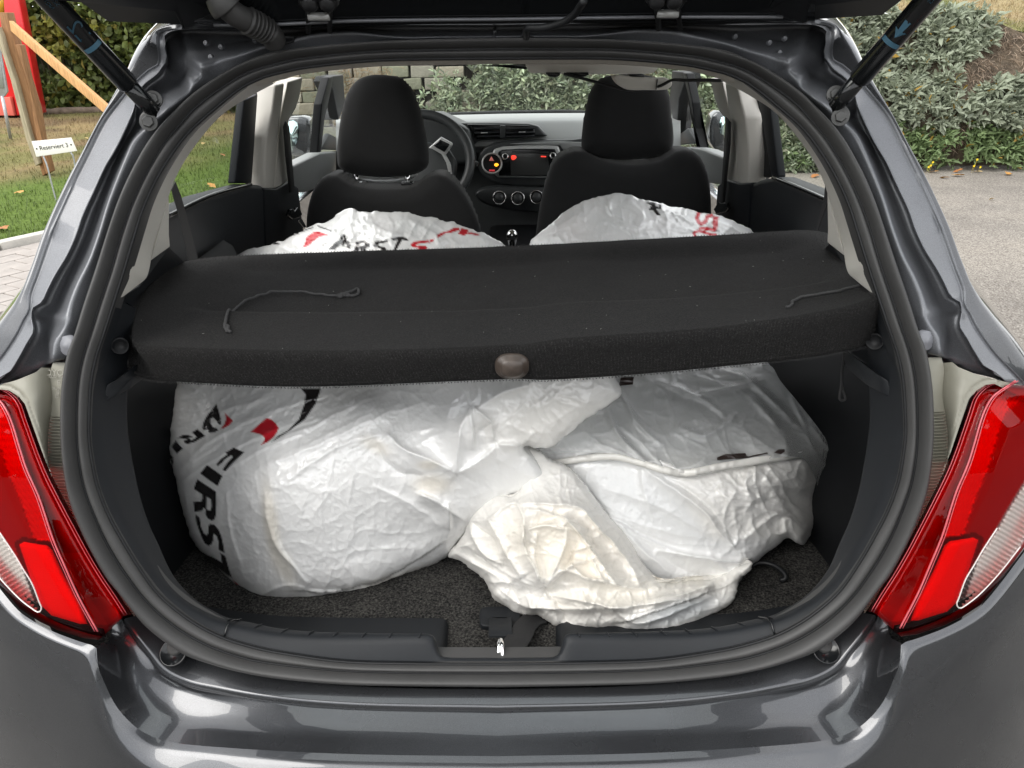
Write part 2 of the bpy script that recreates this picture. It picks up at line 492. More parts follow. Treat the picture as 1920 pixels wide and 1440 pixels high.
RING_I = [(932,1245),(760,1244),(640,1240),(520,1223),(474,1213),(422,1197),(380,1177),(339,1150),(297,1113),(260,1062),(233,1018),(205,967),(185,917),(176,880),(168,825),(168,770),(171,720),(180,673),(197,620),(212,573),(233,507),(253,440),(268,393),(292,340),(320,293),(350,253),(385,220),(450,167),(492,146),(520,138),(572,127),(699,114),(811,111),(932,110)]

def by_angle(pts, ang):
    d = crom([(p[0], p[1]) for p in pts], 900)
    a = np.arctan2(-(d[:, 0] - C0[0]), d[:, 1] - C0[1])      # 0 at the bottom, pi at the top, left side
    a = np.maximum.accumulate(a)
    return np.stack([np.interp(ang, a, d[:, 0]), np.interp(ang, a, d[:, 1])], 1)
_o = crom(RING_O, NR)
ANG = np.maximum.accumulate(np.arctan2(-(_o[:, 0] - C0[0]), _o[:, 1] - C0[1]))
ANG[0], ANG[-1] = 0.004, math.pi - 0.004

def ring_world(pts, off, ang=None):
    ang = ANG if ang is None else ang
    q = by_angle(pts, ang)
    if callable(off): off = off(ang)
    return PS(q[:, 0], q[:, 1], np.broadcast_to(off, (len(ang),)))
def mirror_loop(L):
    """left half (bottom centre to top centre) to a closed loop"""
    L = L.copy(); L[0, 0] = 0; L[-1, 0] = 0
    Rr = L[1:-1][::-1].copy(); Rr[:, 0] *= -1
    return np.vstack([L, Rr])
def bevel_sections(rings, rad, k=3):
    """rings (m, n, 3): rounds the corner at every inner ring. rad per ring (metres)"""
    out = [rings[0]]
    for i in range(1, len(rings) - 1):
        p, a, b = rings[i], rings[i - 1], rings[i + 1]
        da = np.linalg.norm(a - p, axis=1, keepdims=True); db = np.linalg.norm(b - p, axis=1, keepdims=True)
        r = np.minimum(np.minimum(rad[i], da * 0.48), db * 0.48)
        q0 = p + (a - p) / (da + 1e-9) * r; q2 = p + (b - p) / (db + 1e-9) * r
        for t in np.linspace(0, 1, k + 1):
            out.append((1 - t) ** 2 * q0 + 2 * t * (1 - t) * p + t * t * q2)
    out.append(rings[-1])
    return np.array(out)

O = ring_world(RING_O, 0.0); G = ring_world(RING_G, 0.004); I = ring_world(RING_I, 0.006)
# seal: two lips
nrm = np.array([0, -0.93, 0.36])
prof = []
for t in np.linspace(0, 1, 13):
    h = 0.019 * math.sin(math.pi * min(1, t * 1.02)) ** 0.55 if 0 < t < 1 else -0.003 * (t >= 1)
    h -= 0.0016 * math.exp(-((t - 0.30) / 0.035) ** 2)
    prof.append(O * (1 - t) + G * t + nrm * h)
for t in np.linspace(0.04, 1, 11):
    h = 0.012 * math.sin(math.pi * t) ** 0.6 if t < 1 else 0
    prof.append(G * (1 - t) + I * t + nrm * (h - 0.002))
prof.insert(0, O + np.array([0, 0.03, 0])); prof.append(I + np.array([0, 0.03, 0]))
loops = np.array([mirror_loop(p) for p in prof])
MB().grid(loops, cv=True).build('boot_seal', M_RUBBER, car)
for ring_, nm_ in ((G + nrm * 0.0035, 'seal_groove_shade'), (I + nrm * 0.001, 'seal_gap_shade')):  # shadow lines in the seal gaps, put in as black cords
    lp_ = mirror_loop(ring_); MB().tube(np.vstack([lp_, lp_[:1]]), 0.0021, 6, caps=False).build(nm_, M_BLACK, car)

# ---- painted jamb round the upper opening
RING_B = [(932,1286),(640,1282),(391,1242),(275,1172),(228,1112),(183,1046),(143,961),(124,880),(117,800),(116,740),(112,700),(98,676),(100,657),(103,640),(117,622),(128,602),(127.5,590),(130,573),(145,533),(167,490),(185,440),(202,383),(218,340),(237,293),(252,262),(285,232),(322,203),(352,175),(372,150),(390,120),(450,102),(498,86),(553,72),(584,64),(629,60),(668,60),(720,67),(768,71),(811,70),(932,69)]
RING_GUT = [(60,738),(90,677),(84,640),(92,598),(104,572),(122,530),(142,485),(163,440),(182,388),(198,345),(216,300),(232,268),(262,225),(300,190),(330,160),(350,130),(362,95),(430,80),(498,72),(560,62),(629,54),(720,57),(811,58),(932,57)]
RING_C = [(-30,745),(0,712),(20,703),(37,678),(55,645),(67,623),(63,598),(64,586),(67,577),(83,568),(93,547),(108,518),(130,482),(147,445),(160,407),(180,363),(203,313),(217,290),(232,262),(257,205),(262,180),(275,160),(300,140),(312,118),(306,82),(315,66),(341,57),(480,56),(640,50),(811,49),(932,49)]
RING_D = [(-70,750),(-30,705),(0,673),(30,630),(50,592),(57,581),(58,553),(72,513),(93,450),(113,397),(135,350),(160,300),(195,230),(225,190),(252,158),(280,132),(300,118),(296,70),(303,60),(340,54),(480,48),(640,43),(811,42),(932,42)]
RING_E = [(-120,755),(-75,700),(-40,650),(0,600),(32,558),(45,538),(55,512),(65,488),(82,440),(105,390),(135,327),(160,282),(193,220),(220,167),(237,133),(248,107),(262,83),(280,67),(307,52),(332,41),(480,22),(640,14),(811,10),(932,9)]
up = ANG > math.atan2(-(36.0 - C0[0]), 690.0 - C0[1])       # from just above the lamp
AU = np.linspace(1.466, math.pi - 0.004, 152)
def hump(a):   # the gutter is deepest beside the strut mount and shallow over the header
    return 0.030 + 0.022 * np.exp(-((a - 2.25) / 0.22) ** 2) - 0.016 * np.clip((a - 2.6) / 0.3, 0, 1)
rO = ring_world(RING_O, 0.010, AU); rB = ring_world(RING_B, -0.012, AU)
rGt = ring_world(RING_GUT, hump, AU); rC0 = ring_world(RING_C, lambda a: hump(a) - 0.004, AU)
rC = ring_world([(u - 4, v - 2) for u, v in RING_C], -0.012, AU)
rD = ring_world(RING_D, 0.000, AU); rE = ring_world(RING_E, 0.004, AU)
rE0 = (rD * 0.35 + rE * 0.65) + np.array([0, -0.008, 0.003])
rD1 = rD + np.array([0, -0.004, 0]); rD0 = rD * 0.93 + rC * 0.07
ctr = np.array([0, 1.5, 0.9])
def outwards(ringp, dist, fwd):
    d = ringp - ctr; d[:, 1] = 0; d /= np.linalg.norm(d, axis=1)[:, None]
    return ringp + d * dist + np.array([0, fwd, 0])
rE1 = outwards(rE, 0.012, 0.035); rE2 = outwards(rE, 0.030, 0.10); rE3 = outwards(rE, 0.036, 0.15)
secs = [rO + np.array([0, 0.02, 0]), rO, rB, rGt, rC0, rC, rD0, rD1, rE0, rE, rE1, rE2, rE3]
J = bevel_sections(np.array(secs), [0, .004, .006, .03, .008, .003, .0025, .002, .014, .006, .03, .1, 0], 3)
# pressed dents and ribs in the corner pocket
uu, vv = proj(J.reshape(-1, 3)); uu = uu.reshape(J.shape[:2]); vv = vv.reshape(J.shape[:2])
d1, _, _, t1 = near(uu, vv, [(350, 57), (372, 105), (388, 125)], False)
J[..., 1] -= 0.016 * np.exp(-(d1 / 9) ** 2) * (vv < 150)
d2, _, _, _ = near(uu, vv, [(300, 68), (306, 95), (312, 122)], False)
J[..., 1] += 0.012 * np.exp(-(d2 / 5) ** 2)
d3 = np.hypot((uu - 345), (vv - 112) * 0.8)
J[..., 1] -= 0.018 * np.exp(-(d3 / 24) ** 2)
d4, _, _, _ = near(uu, vv, [(290, 176), (330, 168), (360, 150)], False)
J[..., 1] -= 0.014 * np.exp(-(d4 / 9) ** 2)
for (a, b) in ((283, 205), (318, 185)):
    J[..., 1] -= 0.014 * np.exp(-(((uu - a) ** 2 + (vv - b) ** 2) / 26 ** 2) ** 2)
d5, _, _, _ = near(uu, vv, [(70, 585), (92, 590), (118, 596)], False)
J[..., 1] -= 0.007 * np.exp(-(d5 / 7) ** 2)
d6 = np.hypot(uu - 128, vv - 648)
J[..., 1] -= 0.006 * np.exp(-((d6 / 17) ** 4))
for q in ([(138,345),(95,440)], [(146,345),(103,440)]):       # fine flange grooves
    dd, _, _, _ = near(uu, vv, q, False); J[..., 1] -= 0.0022 * np.exp(-(dd / 2.2) ** 2)
_tb = np.interp(uu, [-60, 0, 33, 67, 78, 100, 132], [742, 723, 713, 698, 689, 679, 676])
J[..., 1] += .05 * np.clip((vv - _tb - 1) / 9, 0, 1) * (uu < 140) * (vv < 900)
Jl = np.array([np.vstack([r, (r[:-1] * [-1, 1, 1])[::-1]]) for r in J])
Jl[:, len(AU) - 1, 0] = 0
MB().grid(Jl[:29]).build('opening_jamb', M_PAINT_IN, car)
MB().grid(Jl[28:]).build('rear_body_panel', M_PAINT, car)
# spot weld dimples
sw = MB()
for u, v in ((238,224),(197,303),(158,378),(124,463),(20,675),(48,640),(385,80),(413,87),(394,106),(477,75)):
    c = PS(np.array(float(u)), np.array(float(v)), -0.001)
    for sx in (1, -1):
        cc = c * np.array([sx, 1, 1])
        sw.disc(cc, (0.2 * sx * -1, -0.9, 0.3), [(0.0001, 0.0), (0.0018, 0.0), (0.0024, 0.0006), (0.003, 0.0), (0.0036, -0.003)], 12)
sw.build('spot_weld', M_PAINT_IN, car, kind='stuff')
# plug above the lamp
for sx in (1, -1):
    c = PS(np.array(128.0), np.array(648.0), -0.006) * np.array([sx, 1, 1])
    b = MB().disc(c, (-0.35 * sx, -0.88, 0.25), [(0.0001, 0.0052), (0.004, 0.005), (0.0045, 0.0042), (0.0085, 0.0042), (0.0095, 0.003), (0.0115, 0.003), (0.0125, -0.004)], 24)
    b.build('body_plug', simple('pale_plug', (0.20, 0.205, 0.225), 0.5) if sx == 1 else MATS['pale_plug'], car)

# ---- quarter panel behind lamp, roof and side skins (carry on out of frame)
half = [(-0.70, 0.95, 1.02), (-0.79, 1.02, 0.95), (-0.83, 1.15, 0.80), (-0.845, 1.3, 0.55), (-0.83, 1.4, 0.25)]

# ---- sill plate, bumper
def side_rings(list_of, sx=1): ...
ST = 70
def ringY(pts, n=ST, d=0.0):
    """pts: (u, v, y) -> world ring, centre first; d pushes it forward, fading out at the corner"""
    q = crom(pts, n)
    q[:, 2] += d * np.clip(1 - np.linspace(0, 1, n) ** 3, 0, 1)
    p = PY(q[:, 0], q[:, 1], q[:, 2])
    return p
def both(L):
    L = L.copy(); L[0, 0] = 0
    return np.vstack([(L[1:] * [-1, 1, 1])[::-1], L])
# sill plate between seal and bumper
sp_top = ringY([(932,1279,.757),(760,1277,.758),(640,1273,.760),(520,1262,.764),(420,1240,.772),(350,1214,.782),(300,1180,.792),(268,1150,.800)])
sp_edge = ringY([(936,1291,.744),(760,1289,.745),(640,1283,.748),(520,1270,.754),(430,1250,.762),(355,1226,.774),(310,1190,.786),(262,1153,.798)])
sp_low = ringY([(940,1325,.706),(700,1321,.708),(580,1314,.712),(480,1302,.718),(400,1288,.728),(354,1278,.734),(308,1255,.744),(279,1221,.757),(250,1184,.774),(232,1160,.790)], d=.014)
sp_lip = sp_low + np.array([0, -0.002, -0.012])
b = MB().grid(bevel_sections(np.array([both(sp_top) + [0, 0, -.02], both(sp_edge), both(sp_low), both(sp_lip), both(sp_lip) + [0, .01, -.02]]), [0, .002, .003, .003, 0]))
b.build('sill_plate', M_PAINT, car)
MB().grid(np.array([both(sp_top) + [0, .01, .002], both(sp_edge) + [0, 0.003, -.012]])).build('sill_gap_seal', M_GLOSSBLACK, car)

bp_g = ringY([(940,1333,.705),(700,1329,.707),(580,1322,.711),(480,1310,.717),(400,1296,.727),(350,1284,.734),(303,1259,.745),(274,1224,.758),(244,1186,.778),(229,1160,.796)], d=.014)
bp_f = ringY([(940,1345,.694),(700,1342,.696),(560,1333,.701),(450,1318,.710),(380,1304,.718),(325,1286,.729),(280,1256,.742),(250,1222,.757),(226,1188,.777),(212,1170,.796)], d=.017)
bp_k = ringY([(940,1418,.642),(700,1415,.643),(560,1410,.646),(400,1400,.655),(312,1390,.665),(271,1374,.671),(244,1354,.676),(219,1326,.683),(200,1289,.692),(187,1257,.700),(178,1228,.708),(181,1212,.716)], d=.020)
bp_m = 0.55 * bp_f + 0.45 * bp_k + np.array([0, 0.004, -0.014]) * (np.linspace(0, 1, ST)[:, None] ** 3 * 1.0 + .12)
bp_k2 = bp_k + np.stack([-0.012 * np.linspace(0, 1.4, ST), np.full(ST, -0.014) + 0.004 * np.linspace(0, 1, ST), np.full(ST, -0.004)], 1)
inner = [both(bp_g) + [0, 0.02, -0.03], both(bp_g), both(bp_f), both(bp_m), both(bp_k)]
# outer skin: the crease then the seam under the lamp, out to the flank
seam = ringY([(181,1213,.716),(150,1203,.722),(104,1186,.732),(70,1169,.742),(37,1147,.756),(0,1104,.780),(-40,1050,.812),(-90,985,.86),(-130,930,.93)], 34)
seam = np.vstack([seam, [[-.80, 1.00, .83], [-.835, 1.12, .82], [-.85, 1.26, .82]]]) if seam[-1, 0] > -.79 else np.vstack([seam, [[seam[-1, 0] - .02, seam[-1, 1] + .13, seam[-1, 2]], [seam[-1, 0] - .025, seam[-1, 1] + .28, seam[-1, 2]]]])
top = crom(np.vstack([bp_k[::3], bp_k[-1:], seam[2:-3:2], seam[-3:]]), 140)
def smooth_ring(p, n):
    for _ in range(n):
        q = p.copy(); q[1:-1] = .25 * p[:-2] + .5 * p[1:-1] + .25 * p[2:]; q[0, 1:] = .5 * p[0, 1:] + .5 * p[1, 1:]; p = q
    return p
nT = len(top); s_ = np.linspace(0, 1, nT)
def outset(base, dx, dy, z):
    """push the ring out of the body: dx sideways growing with the bend, dy rearwards at the middle, to height z"""
    t = np.clip((np.abs(base[:, 0]) - 0.25) / 0.45, 0, 1)
    p = base.copy()
    p[:, 0] -= dx * t ** 1.2
    p[:, 1] -= dy * (1 - 0.75 * t)
    p[:, 2] = z(base) if callable(z) else z
    return p
k1 = outset(top, 0.010, 0.012, lambda q: q[:, 2] - 0.003)
k2 = outset(top, 0.030, 0.030, lambda q: q[:, 2] - 0.020 - 0.02 * np.clip((q[:, 2] - .64) / .12, 0, 1))
k3 = outset(top, 0.052, 0.042, lambda q: 0.45 * q[:, 2] + 0.55 * 0.57)
k4 = outset(top, 0.085, 0.052, lambda q: 0.18 * q[:, 2] + 0.82 * 0.52)
k5 = outset(top, 0.105, 0.058, 0.36)
k6 = outset(top, 0.09, 0.03, 0.20)
k1 = smooth_ring(k1, 3); k2 = smooth_ring(k2, 40); k3 = smooth_ring(k3, 160); k4 = smooth_ring(k4, 260); k5 = smooth_ring(k5, 260)
outer = [both(x) for x in (top, k1, k2, k3, k4, k5, k6)]
Bi = bevel_sections(np.array(inner), [0, .003, .007, .05, 0], 4)
Bo = bevel_sections(np.array(outer), [0, .008, .03, .05, .06, .06, 0], 4)
mb = MB().grid(Bi).grid(Bo)
mb.build('rear_bumper', M_PAINT, car)
# dark gap under the lamp and rubber stops
sm = ringY([(185,1203,.722),(150,1196,.728),(104,1180,.738),(70,1163,.748),(37,1141,.762),(0,1097,.786),(-40,1043,.82)], 30)
for sx in (1, -1):
    gp = np.array([sm + [0, .016, .006], sm + [0, 0.016, -.008]]) * [sx, 1, 1]
    MB().grid(gp).build('lamp_gap', M_GLOSSBLACK, car)
for sx in (1, -1):
    c = PY(np.array(327.0), np.array(1224.0), 0.760) * np.array([sx, 1, 1])
    ax = np.array([0, -0.62, 0.78])
    b = MB().disc(c + ax * 0.0035, ax, [(0.0178, 0.0002), (0.0172, 0.0016), (0.0160, 0.0016), (0.0156, 0.0006), (0.0001, 0.0004)], 28)
    cup = b.build('stop_hole_shade', M_GLOSSBLACK, car)  # black disc on the plate stands in for the shade of a hole
    MB().disc(c + ax * -0.004 + np.array([0.002 * sx, 0.002, 0.008]), ax, [(0.0001, 0.010), (0.0035, 0.010), (0.004, 0.0085), (0.008, 0.008), (0.0105, 0.005), (0.011, -0.006)], 24).build('rubber_stop', M_RUBBER, car)

# ---- tail lights
Z4 = lambda p: tr(p, 0, 660, 6); Z5 = lambda p: tr(p, 0, 880, 6)
LENS = [(-160,800),(-120,760),(-60,735),(0,729),(17,731),(35,742),(47,757),(57,785),(72,827),(83,857),(98,893),(127,950),(150,993),(177,1042),(200,1080),(228,1122),(247,1152),(232,1155),(229,1158),(205,1182),(185,1200),(154,1196),(104,1180),(73,1165),(37,1142),(0,1098),(-40,1044),(-90,978),(-150,890)]
RIDGE = [(-40,725),(0,752),(15,775),(25,800),(37,840),(50,880),(73,932),(100,1012),(123,1065),(148,1120),(183,1184)]
CLEAR = [(-120,850),(-60,900),(-20,965),(0,999),(28,1041),(44,1068),(60,1094),(74,1130),(78,1140),(73,1148),(60,1141),(36,1122),(0,1084),(-40,1034),(-85,970),(-130,900)]
REFL = [(36,1021),(45,1016),(89,1023),(98,1031),(120,1078),(151,1134),(164,1170),(150,1170),(97,1154),(76,1134),(56,1080)]
INEDGE = LENS[3:17]
def lens_off(u, v):
    din, _, _, _ = near(u, v, INEDGE, False)
    ln, _, _, _ = near(u, v, LENS)
    dr, rx, ry, _ = near(u, v, RIDGE, False)
    left = (u < rx)
    o = 0.002 - 0.016 * np.clip(din / 10, 0, 1) ** 0.7
    o -= 0.006 * np.clip((din - 16) / 4, 0, 1)
    o -= 0.020 * np.clip(din / 90, 0, 1)
    o += np.where(left, 0.00022 * np.clip(dr, 0, 130), 0)
    o -= 0.0025 * np.exp(-(dr / 2.6) ** 2)
    o += 0.010 * np.exp(-(ln / 6))
    return o
def lens_shader():
    m = bpy.data.materials.new('red_lens'); m.use_nodes = True
    n, l = m.node_tree.nodes, m.node_tree.links; n.clear()
    o = n.new('ShaderNodeOutputMaterial'); mix = n.new('ShaderNodeMixShader'); t = n.new('ShaderNodeBsdfTransparent')
    g = n.new('ShaderNodeBsdfGlossy'); fr = n.new('ShaderNodeFresnel'); at = n.new('ShaderNodeVertexColor'); at.layer_name = 'tint'
    fr.inputs['IOR'].default_value = 1.5; g.inputs['Roughness'].default_value = 0.02
    ml = n.new('ShaderNodeMath'); ml.operation = 'MULTIPLY'; ml.inputs[1].default_value = 0.5
    l.new(at.outputs['Color'], t.inputs['Color']); l.new(fr.outputs[0], ml.inputs[0]); l.new(ml.outputs[0], mix.inputs[0])
    l.new(t.outputs[0], mix.inputs[1]); l.new(g.outputs[0], mix.inputs[2]); l.new(mix.outputs[0], o.inputs['Surface'])
    return m
M_LENS = lens_shader()
def backing_mat():
    m, n, l, b = nt('lamp_reflector_bowl')
    at = n.new('ShaderNodeVertexColor'); at.layer_name = 'tint'
    l.new(at.outputs['Color'], b.inputs['Base Color']); b.inputs['Roughness'].default_value = 0.3
    b.inputs['Metallic'].default_value = 0.15; b.inputs['Specular IOR Level'].default_value = 0.6
    return m
M_BOWL = backing_mat()
M_REFL = simple('prism_reflector', (0.95, 0.90, 0.88), 0.25, bmp=1.0, bscale=900, bdist=0.001)
def mesh_from(name, V, F, mats, parent, smooth=True, **kw):
    b = MB(); b.add(V, F); return b.build(name, mats, parent, smooth, **kw)
for sx in (1, -1):
    side = 'left' if sx == 1 else 'right'
    lamp = bpy.data.objects.new('tail_light', None); COL.objects.link(lamp); lamp.parent = car
    lamp.matrix_parent_inverse = car.matrix_world.inverted()
    bpy.context.view_layer.update()
    mul = np.array([sx, 1, 1])
    # lens shell
    uv, f, rim, dist = patch(LENS, 3.0)
    u, v = uv[:, 0], uv[:, 1]
    P = PS(u, v, lens_off(u, v)) * mul
    cin = inpoly(u, v, CLEAR); cd = near(u, v, CLEAR)[0]
    k = np.clip(np.where(cin, cd, -cd) / 3 + 0.5, 0, 1)[:, None]
    rimd = near(u, v, LENS)[0][:, None]
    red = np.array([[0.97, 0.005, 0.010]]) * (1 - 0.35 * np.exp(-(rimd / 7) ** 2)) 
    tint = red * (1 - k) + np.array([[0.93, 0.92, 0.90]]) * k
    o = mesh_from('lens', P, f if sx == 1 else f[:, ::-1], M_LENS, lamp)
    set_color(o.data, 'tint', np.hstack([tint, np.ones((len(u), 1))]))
    # moulded edges of the lens
    em = MATS['lens_edge'] if 'lens_edge' in MATS else simple('lens_edge', (.62, .12, .14), .15)
    ew = MATS['clear_edge'] if 'clear_edge' in MATS else simple('clear_edge', (.72, .70, .68), .2)
    for line, dx, r_, mt_ in ((INEDGE, -9, .0007, em), (INEDGE, -15, .0005, em), (RIDGE, 0, .0011, em), (RIDGE, -5, .0006, em), (CLEAR[3:14], 0, .0009, ew)):
        q = crom(line, 70); q = q + np.array([dx, 0]); o_ = lens_off(q[:, 0], q[:, 1]) - .0004
        MB().tube(PS(q[:, 0], q[:, 1], o_) * mul, r_, 6).build('lens_rib', mt_, lamp)
    # inner bowl
    uv, f, rim, dist = patch(LENS, 3.0)
    u, v = uv[:, 0], uv[:, 1]
    dr, rx, ry, tr_ = near(u, v, RIDGE, False); right = u > rx
    cin = inpoly(u, v, CLEAR)
    o_in = lens_off(u, v) + 0.016 + 0.012 * np.clip(dist / 30, 0, 1)
    stripe = (np.sin((u * 0.9 + v * 0.35) * 1.55) * 0.5 + 0.5)
    bandR = right & (near(u, v, INEDGE, False)[0] > 18)
    bandL = (~right) & (dr < 34) & (v < 1012)
    o_in = np.where(bandL, o_in + 0.003 * stripe, o_in)
    rib = np.sin((v + 0.62 * u) * 0.62) * 0.5 + 0.5
    o_in = np.where(cin, o_in - 0.004 + 0.004 * rib, o_in)
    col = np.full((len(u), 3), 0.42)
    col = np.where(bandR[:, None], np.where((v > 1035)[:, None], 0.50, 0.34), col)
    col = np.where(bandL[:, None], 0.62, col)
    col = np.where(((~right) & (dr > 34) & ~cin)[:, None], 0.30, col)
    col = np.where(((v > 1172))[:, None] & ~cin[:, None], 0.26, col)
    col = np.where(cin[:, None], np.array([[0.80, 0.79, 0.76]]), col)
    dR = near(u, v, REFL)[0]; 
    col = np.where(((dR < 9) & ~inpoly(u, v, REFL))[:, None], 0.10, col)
    o_in += np.where(bandR, 0.02 * np.clip((near(u, v, INEDGE, False)[0] - 18) / 30, 0, 1), 0)
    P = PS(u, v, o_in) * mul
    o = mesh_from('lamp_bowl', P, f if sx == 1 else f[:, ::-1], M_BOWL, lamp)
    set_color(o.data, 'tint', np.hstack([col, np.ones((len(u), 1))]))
    # reflector block
    uv, f, rim, dist = patch(REFL, 3.0)
    P1 = PS(uv[:, 0], uv[:, 1], lens_off(uv[:, 0], uv[:, 1]) + 0.006 + 0.006 * np.exp(-dist / 3)) * mul
    o = mesh_from('reflector', P1, f if sx == 1 else f[:, ::-1], M_REFL, lamp)
    # beige housing: rounded cheek then ribbed flange to the seal
    topb = [(-60,742),(0,723),(33,713),(67,698),(78,689),(100,679),(132,676)]
    edge = [(100,679),(94,705),(97,735),(98,752),(95,777),(91,810),(90,840),(92.5,877),(110,915),(128,950),(150,992),(178,1041),(205,1085),(232,1128),(250,1154)]
    cheek = [(-60,760),(-60,736),(0,722),(33,712),(67,698),(78,689),(96,690)] + edge[1:8] + [(98,895),(83,858),(72,828),(57,786),(47,758),(35,743),(17,732),(0,730)]
    uv, f, rim, dist = patch(cheek, 3.0)
    u, v = uv[:, 0], uv[:, 1]
    de = near(u, v, edge[:8], False)[0]; dl = near(u, v, INEDGE[:9], False)[0]
    tcheek = np.clip(de / (de + dl + 1e-6), 0, 1)
    off = 0.012 - 0.030 * np.sin(np.clip(tcheek, 0, 1) * math.pi * 0.55) ** 0.9 + 0.0022 * np.exp(-((dl - 7) / 1.6) ** 2)
    P = PS(u, v, off) * mul
    mesh_from('lamp_housing', P, f if sx == 1 else f[:, ::-1], M_LAMPBODY, lamp)
    # flange
    A = crom(edge, 260); tt = np.linspace(0, 1, 260)
    sealp = crom([(p[0] + 6, p[1]) for p in RING_O[9:24]][::-1], 900)
    # match by height down the seal
    sv = sealp[:, 1]; su = sealp[:, 0]
    Bv = A[:, 1] + 1.5; Bu = np.interp(Bv, sv, su)
    offp = np.full(260, 0.010)
    ribs = (A[:, 1] > 781)
    offA = np.where(ribs, 0.010 - 0.0022 * (np.sin(A[:, 1] * 2 * math.pi / 6.0) > 0), 0.009)
    nv = 520
    A2 = np.stack([np.interp(np.linspace(0, 1, nv), tt, A[:, k]) for k in range(2)], 1)
    B2u = np.interp(np.linspace(0, 1, nv), tt, Bu); B2v = np.interp(np.linspace(0, 1, nv), tt, Bv)
    per = np.where(A2[:, 1] < 900, 6.0, np.clip(6.0 - (A2[:, 1] - 900) / 120, 4.2, 6))
    ph = np.cumsum(np.gradient(A2[:, 1]) / per)
    rb = 0.0024 * np.clip(np.sin(ph * 2 * math.pi) * 2.5, -1, 1) * (A2[:, 1] > 781)
    rows = []
    for w in np.linspace(-0.02, 1, 8):
        rows.append(PS(A2[:, 0] * (1 - w) + B2u * w, A2[:, 1] * (1 - w) + B2v * w, 0.012 + rb * (0.3 if w < 0.05 else 1)))
    MB().grid(np.array(rows) * mul).build('lamp_flange', M_LAMPBODY, lamp, smooth=False)
    lamp['label'] = 'red tail light on the %s rear corner' % side
# ------------------------------------------------------------------ car interior
def sub(name, parent, label=None):
    o = bpy.data.objects.new(name, None); COL.objects.link(o); o.parent = parent
    bpy.context.view_layer.update()
    if label: o['label'] = label
    return o
def mirrored(pts): return np.asarray(pts) * np.array([-1, 1, 1])

# dark trim inside the seal, lower half
RING_T = [(932,1186),(760,1186),(640,1184),(580,1182),(520,1176),(472,1166),(432,1158),(412,1150),(370,1125),(339,1095),(318,1064),(300,1023),(283,987),(267,940),(256,893),(247,843),(241,793),(242,710),(243,668),(252,610),(262,560),(280,520)]
aT = np.linspace(ANG[0], 1.66, 130)
q = by_angle(RING_T, aT); qi = by_angle(RING_I, aT)
Iw = PS(qi[:, 0], qi[:, 1], np.full(130, 0.008))
deep = 0.030 + 0.07 * np.clip((aT - .2) / 1.5, 0, 1) ** 1.4
Tw = PS(q[:, 0], q[:, 1], deep)
mid = 0.62 * Iw + 0.38 * Tw + np.array([0, -0.006, 0.012])
lowk = np.interp(aT, [0, 0.3, 1.15], [1, 1, 0])[:, None]; lowk = lowk * lowk * (3 - 2 * lowk)
mid = mid * (1 - lowk) + (0.55 * Iw + 0.45 * Tw + np.array([0, 0.004, 0.012])) * lowk
# striker recess: the middle of the sill drops away
rec = 1 / (1 + np.exp((np.abs(Tw[:, 0]) - 0.079) / 0.0035))[:, None]
Tw = Tw * (1 - rec) + (Iw + np.array([0, 0.016, -0.004])) * rec
mid = mid * (1 - rec) + (Iw + np.array([0, 0.008, 0.003])) * rec
Tb = Tw + np.stack([np.zeros(130), np.full(130, 0.05), np.interp(aT, [0, .85, 1.25], [-.09, -.09, 0])], 1)
kout = np.interp(aT, [.25, .8], [0, 1]); Tb2 = Tb + np.array([0, 0.10, -0.02])
Tb[:, 0] -= .05 * kout; Tb2[:, 0] -= .12 * kout
secs = bevel_sections(np.array([Iw + [0, .02, -.01], Iw, mid, Tw, Tb, Tb2]), [0, .004, .008, .007, .02, 0], 4)
def halves(J):
    return np.array([np.vstack([(r[1:] * [-1, 1, 1])[::-1], np.vstack([r[:1] * [0, 1, 1], r[1:]])]) for r in J])
MB().grid(halves(secs)).build('boot_trim', M_TRIM, car)
# scuff ribs along the sill step
sc = MB()
for sx in (1, -1):
    for k in range(9):
        x = -(0.105 + k * 0.036) * sx
        i = int(np.argmin(np.abs(Tw[:60, 0] + abs(x))))
        a = Tw[i] * [sx, 1, 1]; bq = mid[i] * [sx, 1, 1]
        d = (bq - a)
        sc.tube(np.array([a + d * 0.06 + [0, 0, .0006], a + d * .5 + [0, 0, .0012], a + d * 0.72 + [0, 0, .0006]]), 0.0010, 6)
sc.build('scuff_rib', M_TRIM, car, kind='stuff')
jn = MB()
for sx in (1, -1):
    i = int(np.argmin(np.abs(qi[:, 0] - 424)))
    a, bq, c = Iw[i] * [sx, 1, 1], mid[i] * [sx, 1, 1], Tw[i] * [sx, 1, 1]
    jn.tube(crom([a + [0, 0, .001], bq + [0, -.001, .003], c + [0, 0, .001]], 8), 0.0013, 6)
jn.build('trim_joint', M_GLOSSBLACK, car, kind='stuff')

# load floor
fl = MB()
fl.grid(np.array([[[x, y, 0.578] for x in np.linspace(-0.62, 0.62, 12)] for y in np.linspace(0.79, 1.75, 12)]))
fl.build('load_floor', M_CARPET, car)
for sx in (1, -1):
    mbs = MB()
    # side wall of the boot with the wheel housing
    rows = []
    for y in np.linspace(0.86, 1.75, 14):
        arch = math.exp(-((y - 1.42) / 0.22) ** 2) * 0.12
        wd = np.interp(y, [.86, 1.05, 1.3], [.565, .60, .60])
        prof_ = [(wd - .03 - arch * .5, 0.574), (wd - .02 - arch, 0.64), (wd - arch * .9, 0.74), (wd + .01 - arch * .35, 0.85), (wd + .02, 0.93), (wd + .03, 0.97), (wd + .05, 0.985)]
        rows.append(crom([(-sx * a, y, z) for a, z in prof_], 20))
    mbs.grid(np.array(rows)).build('boot_side_lining', M_BLACK, car)
